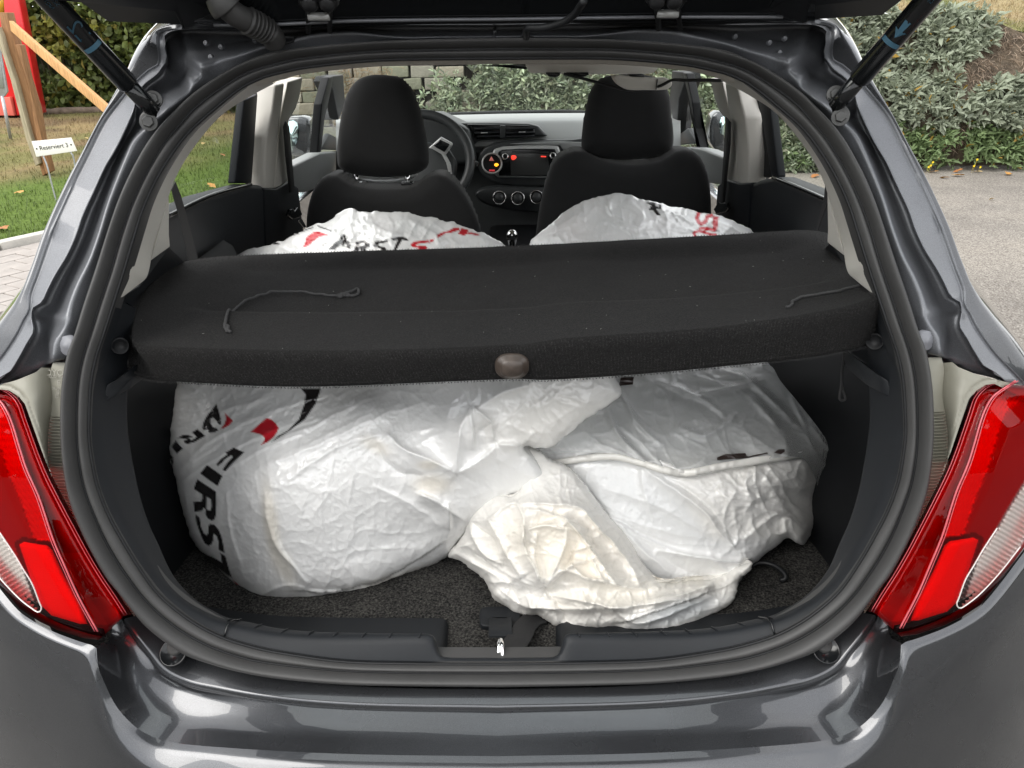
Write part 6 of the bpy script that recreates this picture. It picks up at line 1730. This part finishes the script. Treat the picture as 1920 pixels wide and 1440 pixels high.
# --- front left bag
lb = thing('tyre_bag', 'white tyre bag printed FIRST in black, at left under the shelf', 'bag', (-.25, 1.15, .58), 'printed tyre bags in the boot')
LO = [(335,700),(331,721),(326,763),(318,836),(321,872),(332,909),(340,952),(358,1007),(387,1044),(428,1084),(460,1113),(482,1124),(537,1128.6),(621,1124.6),(705,1102),(763,1075),(814,1058),(842,1043),(858,1018),(880,993),(918,967),(966,936),(1008,915),(1020,891),(1010,872),(999,859),(985,845),(981,838),(1010,840),(1037,838),(1053,824),(1099,786),(1145,757),(1166,735.5),(1160,718),(1140,690),(900,672),(600,672),(400,690)]
LC = [(330,730,1.16),(320,840,1.13),(335,940,1.085),(400,760,1.14),(420,900,1.035),(430,1050,1.03),(470,1110,1.005),(540,1122,.992),(620,1118,1.0),(705,1098,1.015),(763,1070,1.04),(830,1045,1.06),(500,900,.985),(498,940,.978),(545,1040,.982),(590,1075,.985),(520,820,1.03),(500,740,1.10),(640,850,1.0),(700,960,.998),(800,930,1.005),(700,1050,1.005),(860,970,1.02),(960,920,1.01),(700,765,1.055),(700,735,1.10),(850,750,1.06),(600,800,1.035),(900,850,1.0),(1010,890,1.0),(870,790,1.01),(1000,790,.995),(1100,760,.985),(1150,735,.985),(900,690,1.07),(600,690,1.11)]
LF = [
 (B3([(540,640),(545,760),(600,920),(700,1040),(770,1110)]), .010, 22), (B3([(600,650),(590,800),(650,960),(760,1090)]), .004, 10, 'v'),
 (B3([(1595,195),(1605,330),(1610,420)]), .010, 22), (B3([(1595,195),(1690,260),(1720,380)]), .012, 20), (B3([(1595,195),(1540,330),(1525,540)]), .010, 26), (B3([(1610,210),(1760,130),(1900,85)]), .014, 30), (B3([(1700,280),(1660,320),(1610,330)]), .010, 26, 'v'),
 (B3([(1740,390),(1860,390),(1915,330)]), .010, 18), (B3([(1160,330),(1280,430),(1400,480),(1525,545)]), .012, 28), (B3([(1110,390),(1150,470),(1230,530),(1360,560)]), .007, 18, 'v'), (B3([(1520,545),(1640,480),(1740,400)]), .008, 20),
 (B3([(500,520),(800,400),(1100,260),(1400,160)]), .008, 40), (B3([(620,600),(900,420),(1150,330)]), .005, 16), 
 (B3([(1330,640),(1500,740),(1580,790)]), .009, 16), (B3([(1480,690),(1490,830)]), .008, 12), (B3([(1310,640),(1440,690)]), .006, 12), (B3([(1100,600),(1300,700),(1450,820)]), .004, 12),
 (B3([(700,1150),(880,1150),(1110,1100),(1300,1000),(1480,880)]), .012, 18, 's'), (B3([(760,1135),(1000,1130),(1200,1060),(1340,960)]), .006, 9, 'v'),
 (B3([(90,560),(200,420),(400,300),(640,200),(900,130)]), .004, 10), (B3([(100,590),(350,430),(700,280)]), .004, 9), (B3([(80,300),(300,230),(560,150)]), .004, 10), (B3([(90,520),(330,380)]), .0035, 8), (B3([(420,420),(700,330),(1000,190),(1200,110)]), .004, 9), (B3([(300,560),(520,420),(760,330)]), .0035, 8), (B3([(700,420),(980,280),(1240,170)]), .003, 8),
 (B3([(120,620),(160,840),(260,1000)]), .003, 9), (B3([(340,620),(360,840),(420,1040)]), .003, 10), (B3([(480,1180),(640,1120),(760,1130)]), .004, 8)]
tautm = lambda u, v: np.clip((930 - u - (v - 720) * .2) / 260, 0, 1) * np.clip((930 - v) / 160, 0, 1)
loosem = lambda u, v: np.clip((u - 820) / 110, 0, 1) * np.clip((900 - v + (u - 820) * .1) / 80, 0, 1)
LCR = [(.0030, 50, 2.0, None, 1, None), (.0040, 15, 9.0, -.45, 2, tautm), (.004, 70, 2.4, None, 3, loosem), (.0016, 22, 2.0, None, 14, lambda u, v: np.clip((v - 840) / 120, 0, 1))]
LF = [(q[0], q[1] * (1.5 if min(p[0] for p in q[0]) > 640 else 1.1), q[2] * .8) + tuple(q[3:]) for q in LF]
fp = []
def pr(poly, c, T_=B3): fp.append((lambda u, v, q=T_(poly): fill(q, u, v), c))
def ps(pts, w, c, T_=B3, s_=1920 / 700): fp.append((lambda u, v, q=T_(pts), w=w / s_: stroke(q, w, u, v), c))
Z1 = lambda p: tr(p, 310, 820, 4.8)
Z3 = lambda p: tr(p, 310, 730, 7.68)
pr([(615,92),(710,135),(650,190),(600,240),(538,305),(512,292),(560,225),(610,172),(590,165),(555,185),(530,205),(515,225),(472,260),(457,243),(500,195),(560,152),(537,137)], INK, Z1)
pr([(375,248),(515,348),(470,440),(310,325)], INK, Z1)
pr([(285,375),(458,490),(460,600),(456,690),(445,740),(415,750),(378,728),(360,690),(362,650),(345,636),(330,662),(262,670),(252,582),(320,575),(334,555),(332,515),(255,465)], INK, Z1); pr([(372,535),(412,560),(415,620),(410,655),(385,655),(370,640)], WHITE, Z1)
pr([(270,692),(310,725),(320,800),(345,860),(372,882),(384,860),(386,800),(400,778),(440,785),(480,830),(505,890),(520,960),(534,1042),(482,1015),(478,940),(462,890),(440,870),(430,890),(430,930),(415,965),(390,978),(355,955),(330,910),(300,830),(278,760)], INK, Z1)
pr([(495,1040),(540,1070),(560,1140),(580,1210),(600,1262),(560,1240),(530,1215),(480,1180),(400,1120),(365,1085),(318,1028),(380,1060),(440,1085),(508,1125)], INK, Z1)
pr([(600,1280),(640,1310),(680,1350),(720,1400),(690,1380),(640,1330)], RED, Z1)
pr([(40,150),(70,180),(72,230),(60,260),(45,200)], INK, Z1)
pr([(150,735),(200,800),(255,855),(165,925),(88,825)], INK, Z3)
pr([(462,575),(578,672),(500,715),(420,760),(320,788),(270,770),(275,735),(320,715),(360,715),(370,735),(430,705),(450,680),(380,620)], INK, Z3); pr([(170,700),(250,658),(330,660),(400,680),(340,705),(290,712)], INK, Z3)
pr([(735,205),(775,330),(805,450),(800,505),(770,505),(750,480),(800,440),(755,475),(690,405),(650,430),(650,490),(690,545),(740,560),(765,590),(700,625),(640,628),(615,608),(630,580),(600,580),(560,590),(532,565),(545,490),(580,410),(650,310)], INK, Z3)
pr([(852,338),(976,452),(930,510),(865,550),(795,575),(850,500),(872,440),(868,380)], RED, Z3)
pr([(1455,415),(1520,430),(1590,490),(1632,555),(1610,620),(1560,690),(1480,755),(1365,808),(1420,750),(1428,700),(1390,655),(1320,635),(1228,615),(1330,520)], RED, Z3)
pr([(722,104),(828,104),(802,182),(745,265),(662,325),(600,365),(572,384),(606,350),(655,322),(714,265),(742,185),(748,135)], INK)
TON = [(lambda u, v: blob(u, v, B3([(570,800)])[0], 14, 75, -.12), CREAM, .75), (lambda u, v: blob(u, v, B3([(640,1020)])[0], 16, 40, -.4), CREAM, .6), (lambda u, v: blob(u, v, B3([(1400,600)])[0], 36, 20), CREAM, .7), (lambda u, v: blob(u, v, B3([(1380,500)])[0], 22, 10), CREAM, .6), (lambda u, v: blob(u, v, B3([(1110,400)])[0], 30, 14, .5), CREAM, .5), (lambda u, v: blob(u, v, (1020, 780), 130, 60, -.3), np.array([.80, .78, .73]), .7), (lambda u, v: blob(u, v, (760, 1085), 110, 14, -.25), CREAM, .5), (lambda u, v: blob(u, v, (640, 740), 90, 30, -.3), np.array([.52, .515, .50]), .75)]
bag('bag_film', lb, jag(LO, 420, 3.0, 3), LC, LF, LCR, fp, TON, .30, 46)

# --- front right bag: body, hem and the crumpled tail
rb = thing('tyre_bag', 'white and clear tyre bag with a creased tail, at right under the shelf', 'bag', (.25, 1.15, .58), 'printed tyre bags in the boot')
RO = [(900,690),(1150,660),(1420,660),(1446,687),(1457,708),(1492,751),(1531,801),(1544,824),(1548,847),(1552,886),(1550,917),(1534,943.6),(1525,978),(1515,1009),(1505,1021),(1473,1009),(1461,1021),(1434,1040),(1412,1058),(1398,1070),(1372,1120),(1330,1140),(1230,1150),(1130,1150),(1060,1120),(980,1010),(900,880)]
RC = [(950,720,1.16),(1150,690,1.19),(1300,690,1.22),(1440,690,1.26),(1200,780,1.13),(1400,760,1.17),(1500,790,1.20),(1540,850,1.18),(1100,840,1.08),(1250,850,1.07),(1400,850,1.09),(1480,860,1.10),(1540,920,1.20),(1500,1000,1.08),(1430,1020,1.04),(1350,920,1.03),(1200,920,1.04),(1100,930,1.05),(1000,900,1.09),(1250,1020,1.02),(1380,1060,1.02),(1150,1050,1.02),(1250,1130,1.0),(1350,1120,1.0),(1000,1010,1.08)]
RF = [
 (B4([(470,520),(600,500),(760,490),(880,520),(1000,560),(1110,568),(1250,540),(1400,520),(1560,500),(1780,465)]), .010, 14, 's'),
 (B4([(885,525),(1000,610),(1120,690),(1210,770),(1280,860),(1340,920)]), .020, 26), (B4([(940,560),(1100,640),(1230,740),(1350,900)]), .008, 14, 'v'), (B4([(880,530),(900,640),(930,760)]), .006, 16),
 (B4([(1420,510),(1400,620),(1430,720)]), .012, 26), (B4([(1430,520),(1520,620),(1600,760)]), .010, 22), (B4([(1480,600),(1620,640),(1720,700)]), .012, 24), (B4([(1440,730),(1560,760),(1700,850)]), .012, 22), (B4([(1250,640),(1350,720),(1440,730)]), .010, 22), (B4([(1580,780),(1600,870),(1680,905)]), .012, 20), (B4([(1500,780),(1420,860),(1340,900)]), .010, 20), (B4([(1440,720),(1430,820),(1500,900)]), .008, 18), (B4([(1620,560),(1660,640),(1740,640)]), .008, 18), (B4([(1660,500),(1690,580),(1660,650)]), .008, 16), (B4([(1520,660),(1640,730),(1690,800)]), .007, 14), (B4([(1300,600),(1360,660),(1500,690)]), .006, 14),
 (B4([(740,790),(900,880),(1100,960),(1380,1000)]), .008, 16), (B4([(950,940),(1150,970),(1390,1000)]), .009, 12), (B4([(960,960),(1100,1040),(1260,1080)]), .005, 14, 'v'), (B4([(720,760),(880,920),(1040,1060)]), .012, 22), (B4([(650,660),(800,780),(1000,850),(1200,880)]), .005, 18), (B4([(640,700),(860,830),(1060,900),(1260,920)]), .004, 10), (B4([(700,640),(900,700),(1080,790),(1200,860)]), .004, 12),
 (B4([(960,110),(1060,150),(1180,200),(1290,275)]), .008, 12), (B4([(1280,65),(1400,100),(1480,170),(1650,330)]), .010, 14), (B4([(1420,190),(1480,250),(1560,350)]), .008, 16), (B4([(1560,160),(1600,240),(1680,330)]), .008, 12), (B4([(860,250),(960,290),(1080,340)]), .008, 14), (B4([(800,200),(860,330),(980,420)]), .009, 14), (B4([(640,320),(740,420),(820,490)]), .009, 14), (B4([(720,250),(780,380),(900,500)]), .008, 12), (B4([(900,480),(1050,520),(1200,500)]), .007, 16), (B4([(1080,340),(1200,380),(1330,300),(1460,200)]), .007, 18), (B4([(1160,400),(1300,400),(1460,430)]), .006, 14), (B4([(950,460),(1000,520),(1100,560)]), .008, 10)]
upm = lambda u, v: np.clip((845 - v) / 30, 0, 1)
lom = lambda u, v: np.clip((v - 845) / 20, 0, 1) * np.clip((u - 1290 + (v - 900) * -.2) / 60, .12, 1)
RCR = [(.007, 75, 2.4, .6, 21, upm), (.0085, 66, 2.0, None, 22, lom), (.0014, 30, 2.2, None, 23, None)]
fp2 = []
fp = fp2
S4 = 1920 / 740
pr([(790,98),(852,96),(850,108),(824,110),(850,116),(848,132),(778,139)], INK, B4)
BRN = np.array([.045, .028, .022])
pr([(1256,488),(1300,470),(1395,466),(1402,484),(1500,462),(1507,468),(1400,490),(1300,496),(1258,501)], BRN, B4); pr([(1534,464),(1555,448),(1586,446),(1586,458),(1570,470)], BRN, B4)
edge_r = B4([(1520,45),(1640,210),(1740,340),(1790,460),(1797,560),(1745,720)])
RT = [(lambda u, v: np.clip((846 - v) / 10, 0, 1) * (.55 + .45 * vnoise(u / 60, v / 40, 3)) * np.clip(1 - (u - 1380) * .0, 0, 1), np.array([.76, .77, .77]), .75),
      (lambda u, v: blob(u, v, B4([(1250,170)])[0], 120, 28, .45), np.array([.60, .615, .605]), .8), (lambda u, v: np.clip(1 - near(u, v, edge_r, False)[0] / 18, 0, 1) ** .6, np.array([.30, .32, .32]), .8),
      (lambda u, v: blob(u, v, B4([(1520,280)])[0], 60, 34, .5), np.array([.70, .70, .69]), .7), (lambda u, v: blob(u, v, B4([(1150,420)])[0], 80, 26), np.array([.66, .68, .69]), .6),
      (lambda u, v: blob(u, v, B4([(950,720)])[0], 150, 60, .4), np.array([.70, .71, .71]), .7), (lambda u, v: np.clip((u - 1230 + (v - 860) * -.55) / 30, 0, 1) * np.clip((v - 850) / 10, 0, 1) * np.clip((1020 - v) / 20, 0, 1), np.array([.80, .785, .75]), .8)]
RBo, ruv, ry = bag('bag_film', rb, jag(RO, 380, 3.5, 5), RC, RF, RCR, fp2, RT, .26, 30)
# welded hem strip across the bag
hp_ = crom(B4([(455,518),(600,497),(760,486),(880,515),(1000,552),(1110,566),(1250,540),(1400,515),(1560,492),(1784,458)]), 140)
ids = [int(np.argmin((ruv[:, 0] - a) ** 2 + (ruv[:, 1] - c) ** 2)) for a, c in hp_]
yh = np.convolve(np.pad(ry[ids], 3, 'edge'), np.ones(7) / 7, 'valid')
hw = np.interp(np.linspace(0, 1, 140), [0, .1, .9, 1], [5, 5.5, 6.5, 6.5]) * (1 + .15 * (vnoise(np.arange(140) * .3, np.zeros(140), 8) - .5))
q0 = PY(hp_[:, 0], hp_[:, 1] - hw, yh - .0075); q1 = PY(hp_[:, 0], hp_[:, 1] + hw, yh - .0105); qm = PY(hp_[:, 0], hp_[:, 1], yh - .0092)
mh = MB().grid(np.array([q0 + [0, .004, 0], q0, qm, q1, q1 + [0, .008, 0]]), flip=True).build('bag_hem', M_FILM, rb)
set_color(mh.data, 'print', np.tile([.82, .805, .76, 1], (len(mh.data.vertices), 1)))
# clear outer film over the upper half
CO = [(1010,845),(1060,790),(1120,720),(1180,690),(1300,685),(1440,684),(1450,690),(1462,712),(1498,756),(1537,806),(1551,830),(1556,886),(1553,920),(1538,948),(1530,900),(1500,858),(1400,868),(1300,880),(1230,872),(1160,852),(1080,848)]
CCt = [(a, c, d - .016) for a, c, d in RC if c < 930 and a > 990] + [(1550, 900, 1.16), (1030, 850, 1.05)]
uvc, fc, rimc, dc_ = patch(crom(CO, 200, True), 2.6)
uc, vc = uvc[:, 0], uvc[:, 1]
yc = tps(RC, uc, vc) - .020 - .8 * (crumple(uc, vc, 61, 70, .012, 4, 2.6, .7))
for pts, h, w in ((B4([(960,110),(1060,150),(1180,200),(1290,275)]), .010, 9), (B4([(1280,65),(1400,100),(1480,170),(1650,330)]), .012, 12), (B4([(1420,190),(1480,250),(1560,350)]), .010, 12), (B4([(1620,200),(1660,280),(1690,330)]), .010, 8), (B4([(720,250),(780,380),(900,500)]), .010, 10), (B4([(800,200),(880,330),(980,420)]), .010, 10), (B4([(1080,340),(1200,380),(1330,300)]), .010, 12), (B4([(1100,180),(1250,160),(1480,110)]), .010, 10)):
    d, _, _, t = near(uc, vc, crom(pts, 24), False); yc -= h * np.clip(1 - d / w, 0, 1) ** 1.4 * np.sin(np.clip(t, .05, .95) * math.pi) ** .4
Pc = PY(uc, vc, yc)
b = MB(); b.add(Pc, fc); b.build('clear_film', M_CLEAR, rb)
M_INK2 = simple('brown_black_ink', (.03, .02, .017), .3)
for poly in ([(790,98),(852,96),(850,108),(824,110),(850,116),(848,132),(778,139)], [(1256,488),(1300,470),(1395,466),(1402,484),(1500,462),(1507,468),(1400,490),(1300,496),(1258,501)], [(1534,464),(1555,448),(1586,446),(1586,458),(1570,470)]):
    uvp, fp_, _, _ = patch(B4(poly), 2.2)
    jj = [int(np.argmin((uc - a) ** 2 + (vc - c) ** 2)) for a, c in uvp]
    b = MB(); b.add(PY(uvp[:, 0], uvp[:, 1], yc[jj] - .004), fp_); b.build('print_mark', M_INK2, rb)
# crumpled tail spilling over the floor
TO = [(840,1043),(868,1005),(885,960),(930,930),(965,930),(985,890),(980,845),(1000,842),(1030,862),(1070,880),(1110,925),(1140,965),(1180,1010),(1205,1055),(1240,1090),(1300,1088),(1345,1083),(1386,1060),(1411,1056),(1404,1072),(1386,1086),(1382,1108),(1371,1131),(1334,1152),(1295,1171),(1245,1186),(1176,1186),(1162,1178),(1149,1175),(1128,1180),(1099,1181),(1049,1177),(1028,1165),(1006,1154),(972,1152),(950,1138),(925,1121),(906,1086),(885,1068),(862,1052)]
TC = [(850,1045,1.055),(900,990,1.01),(970,930,1.0),(985,860,1.035),(1060,880,1.03),(1130,960,1.01),(1200,1060,.99),(1300,1090,.985),(1400,1065,1.0),(1376,1125,.965),(1295,1168,.925),(1200,1182,.908),(1100,1178,.915),(1010,1152,.938),(925,1118,.975),(890,1070,1.02),(960,1000,.965),(1060,1000,.955),(1020,1080,.95),(1120,1060,.95),(1110,1120,.925),(1220,1130,.93),(950,1070,.975)]
T8 = lambda p: tr(p, 580, 860, 1887 / 760)
TF = [
 (T8([(745,290),(760,380),(830,460),(900,490)]), .014, 16), (T8([(760,300),(850,370),(880,440)]), .010, 12, 'v'), (T8([(830,270),(870,360),(930,470),(990,560)]), .018, 18), (T8([(960,190),(1000,290),(990,400)]), .016, 16), (T8([(840,280),(960,190)]), .010, 14),
 (T8([(1000,310),(1010,420),(1060,540),(1090,600)]), .018, 18), (T8([(1010,330),(1100,310),(1190,330)]), .012, 14), (T8([(1060,340),(1050,460),(1080,590)]), .012, 12), (T8([(1200,320),(1180,430),(1100,600)]), .016, 16), (T8([(1000,230),(1180,270),(1300,330)]), .014, 16), (T8([(1180,260),(1300,400),(1430,590)]), .016, 14), (T8([(1215,430),(1330,400)]), .012, 14), (T8([(1210,480),(1300,560),(1390,570)]), .012, 12), (T8([(1300,420),(1370,580)]), .012, 10), (T8([(1100,600),(1220,500),(1300,480)]), .012, 12), (T8([(1000,330),(1190,250)]), .012, 14, 'v'), (T8([(1240,380),(1200,520)]), .010, 12, 'v'), (T8([(980,210),(1120,210),(1260,230),(1350,330),(1480,470),(1540,590)]), .018, 18),
 (T8([(1100,600),(1180,520),(1300,560),(1450,590),(1580,610)]), .014, 18), (T8([(1580,610),(1700,560),(1800,550),(1880,580)]), .014, 14), (T8([(1560,660),(1700,640),(1880,580)]), .012, 12), (T8([(1640,600),(1680,560),(1700,600)]), .010, 10), (T8([(1100,640),(1250,660),(1400,690),(1560,680),(1750,650)]), .012, 14), (T8([(900,620),(1010,690),(1150,700),(1300,700),(1500,700)]), .012, 14), (T8([(1400,690),(1500,760),(1640,740),(1880,640)]), .008, 14), (T8([(1430,770),(1560,730),(1880,620)]), .010, 9, 's'),
 (T8([(640,460),(760,540),(870,640),(960,720)]), .010, 12), (T8([(690,450),(830,520),(930,590)]), .010, 12), (T8([(760,430),(860,500),(960,560),(1080,600)]), .010, 12), (T8([(600,440),(680,410),(760,400)]), .010, 12), (T8([(830,580),(920,580),(1000,600)]), .008, 10), (T8([(900,520),(960,640),(1000,720)]), .007, 12, 'v'), (T8([(1010,640),(1060,730),(1160,780)]), .009, 12), (T8([(1100,610),(1170,700),(1200,780)]), .009, 14, 'v'), (T8([(1270,610),(1300,700),(1360,790)]), .006, 14)]
TCR = [(.0055, 60, 2.2, None, 31, None), (.0012, 34, 2.6, .5, 33, None)]
TF = [(q[0], q[1] * 1.35, q[2] * 1.05) + tuple(q[3:]) for q in TF]
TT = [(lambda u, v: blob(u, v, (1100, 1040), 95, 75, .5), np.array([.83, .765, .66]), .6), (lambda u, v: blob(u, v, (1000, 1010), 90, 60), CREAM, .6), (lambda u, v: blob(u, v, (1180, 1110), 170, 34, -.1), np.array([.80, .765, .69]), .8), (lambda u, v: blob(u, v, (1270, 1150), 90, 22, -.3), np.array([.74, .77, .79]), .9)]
bag('bag_tail', rb, jag(TO, 460, 2.4, 7), TC, TF, TCR, [], TT, .10, 14, base=np.array([.85, .835, .80]), step=2.0)

# --- rear bags showing over the shelf
BL = lambda p: tr(p, 230, 360, 2.56)
b3 = thing('tyre_bag', 'white tyre bag printed FIRST STOP behind the driver seat, above the shelf', 'bag', (-.3, 1.7, .74), 'printed tyre bags in the boot')
O3 = [(430,560),(440,484),(445,479),(464,469),(503,460),(535,448),(566,434),(597,420),(624.5,411),(632,401),(648,393),(663.6,391.5),(679,397),(700,396),(757,399),(816,409),(859,420),(902,436),(949,461),(975,490),(985,560)]
C3 = [(445,490,1.80),(560,450,1.74),(650,400,1.76),(700,430,1.68),(800,420,1.72),(900,445,1.74),(960,500,1.72),(700,520,1.58),(520,520,1.66),(880,520,1.62),(440,560,1.7)]
F3 = [(BL([(1040,100),(1060,170),(1050,260)]), .014, 16), (BL([(1110,90),(1090,160),(1110,230)]), .010, 12), (BL([(1060,190),(1180,170),(1300,130)]), .010, 14), (BL([(1180,100),(1230,180),(1350,210)]), .010, 16), (BL([(1340,110),(1320,180),(1260,220)]), .010, 14), (BL([(1360,110),(1480,190),(1600,260)]), .010, 16), (BL([(1500,220),(1650,200),(1800,250)]), .008, 12), (BL([(820,220),(940,190),(1030,200)]), .008, 14), (BL([(640,280),(780,250),(860,260)]), .008, 12), (BL([(900,270),(1000,230),(1060,200)]), .008, 12), (BL([(1510,210),(1530,290)]), .012, 14)]
fp = fp3 = []
BZ = lambda p: tr(p, 440, 380, 1920 / 520)
pr([(540,205),(565,198),(600,205),(650,225),(590,235),(545,265),(510,300),(468,312),(490,270),(495,240)], RED, BZ)
pr([(648,325),(690,280),(728,255),(735,225),(760,218),(775,255),(800,275),(800,320),(780,310),(765,275),(750,305),(738,285),(695,325)], INK, BZ)
pr([(835,270),(900,262),(935,285),(935,308),(905,318),(915,345),(880,345),(870,320),(850,345),(812,345),(840,300)], INK, BZ); pr([(870,282),(900,280),(895,296),(862,300)], WHITE, BZ)
pr([(975,268),(1060,258),(1060,272),(1000,285),(990,298),(1040,308),(1052,325),(1040,345),(980,345),(985,335),(1020,330),(1010,318),(968,310),(955,290)], INK, BZ)
pr([(1080,245),(1150,235),(1190,243),(1204,265),(1160,258),(1135,300),(1118,335),(1095,338),(1110,300),(1130,258),(1095,262)], INK, BZ)
pr([(1240,270),(1345,258),(1345,275),(1270,285),(1255,295),(1320,298),(1335,310),(1325,330),(1265,335),(1262,322),(1290,316),(1230,308),(1217,290)], RED, BZ); pr([(1352,258),(1382,250),(1372,270),(1345,278)], RED, BZ)
pr([(1402,222),(1440,205),(1480,195),(1520,172),(1556,172),(1556,190),(1500,208),(1460,212),(1440,225),(1402,246)], RED, BZ)
pr([(1570,175),(1625,190),(1610,205),(1640,205),(1700,220),(1680,228),(1610,215),(1590,228),(1545,218)], RED, BZ)
pr([(258,285),(270,272),(290,275),(312,285),(295,292)], INK, BZ); pr([(330,250),(400,218),(440,205),(445,215),(390,232),(340,262)], INK, BZ); ps([(578,162),(620,178),(668,196)], 9, INK, BZ, 3.69); ps([(465,200),(500,185),(540,172)], 9, INK, BZ, 3.69)
bag('bag_film', b3, jag(O3, 240, 4.0, 11), C3, F3, [(.014, 42, 1.9, None, 41, None)], fp3, [(lambda u, v: np.clip(vnoise(u / 40, v / 30, 2) - .3, 0, 1), np.array([.66, .69, .68]), .7)], .25, 22)
b4 = thing('tyre_bag', 'white tyre bag printed STOP in red behind the passenger seat, above the shelf', 'bag', (.3, 1.7, .74), 'printed tyre bags in the boot')
O4 = [(975,560),(985,480),(991,459.6),(998.6,448),(1038,415),(1077,385),(1116,370),(1151,361.5),(1174,362.5),(1213,375.6),(1237,381.5),(1292,393),(1331,401),(1370,411),(1393,422.5),(1415,436),(1440,470),(1445,560)]
C4 = [(990,470,1.74),(1050,420,1.72),(1150,370,1.76),(1200,420,1.66),(1300,410,1.70),(1410,440,1.76),(1440,500,1.74),(1200,510,1.56),(1060,510,1.62),(1350,510,1.64)]
F4 = [(SH2([(180,220),(330,160),(400,120)]), .012, 16), (SH2([(330,160),(350,220),(480,250)]), .010, 14), (SH2([(380,90),(360,140),(420,190)]), .010, 14), (SH2([(540,10),(520,90),(620,150)]), .014, 18), (SH2([(600,30),(680,110),(650,190)]), .012, 16), (SH2([(480,140),(600,170),(760,130)]), .010, 14), (SH2([(760,60),(800,130),(900,190)]), .010, 16), (SH2([(1050,120),(1120,160),(1200,190)]), .008, 14), (SH2([(640,200),(800,180),(920,200)]), .008, 14), (SH2([(720,80),(860,110),(940,150)]), .008, 12)]
fp = fp4 = []
pr([(694,50),(720,46),(772,62),(772,84),(744,82),(766,112),(746,112),(726,86),(706,88),(718,66)], INK, SH2); pr([(742,58),(756,62),(754,72),(742,68)], WHITE, SH2)
ps([(948,100),(940,128),(956,150),(980,142),(990,118),(1008,112)], 19, RED, SH2, 2.56)
pr([(1018,114),(1044,118),(1036,182),(1018,178),(1012,150)], RED, SH2); pr([(952,164),(1034,174),(1030,192),(948,180)], RED, SH2)
ps([(932,214),(926,196),(952,188),(1000,202),(1030,206)], 14, RED, SH2, 2.56)
bag('bag_film', b4, jag(O4, 220, 4.0, 13), C4, F4, [(.014, 44, 1.9, None, 51, None)], fp4, [(lambda u, v: np.clip(vnoise(u / 40 + 9, v / 30, 2) - .3, 0, 1), np.array([.68, .71, .70]), .6), (lambda u, v: blob(u, v, (1060, 430), 50, 30), np.array([.80, .77, .75]), .6)], .25, 22)
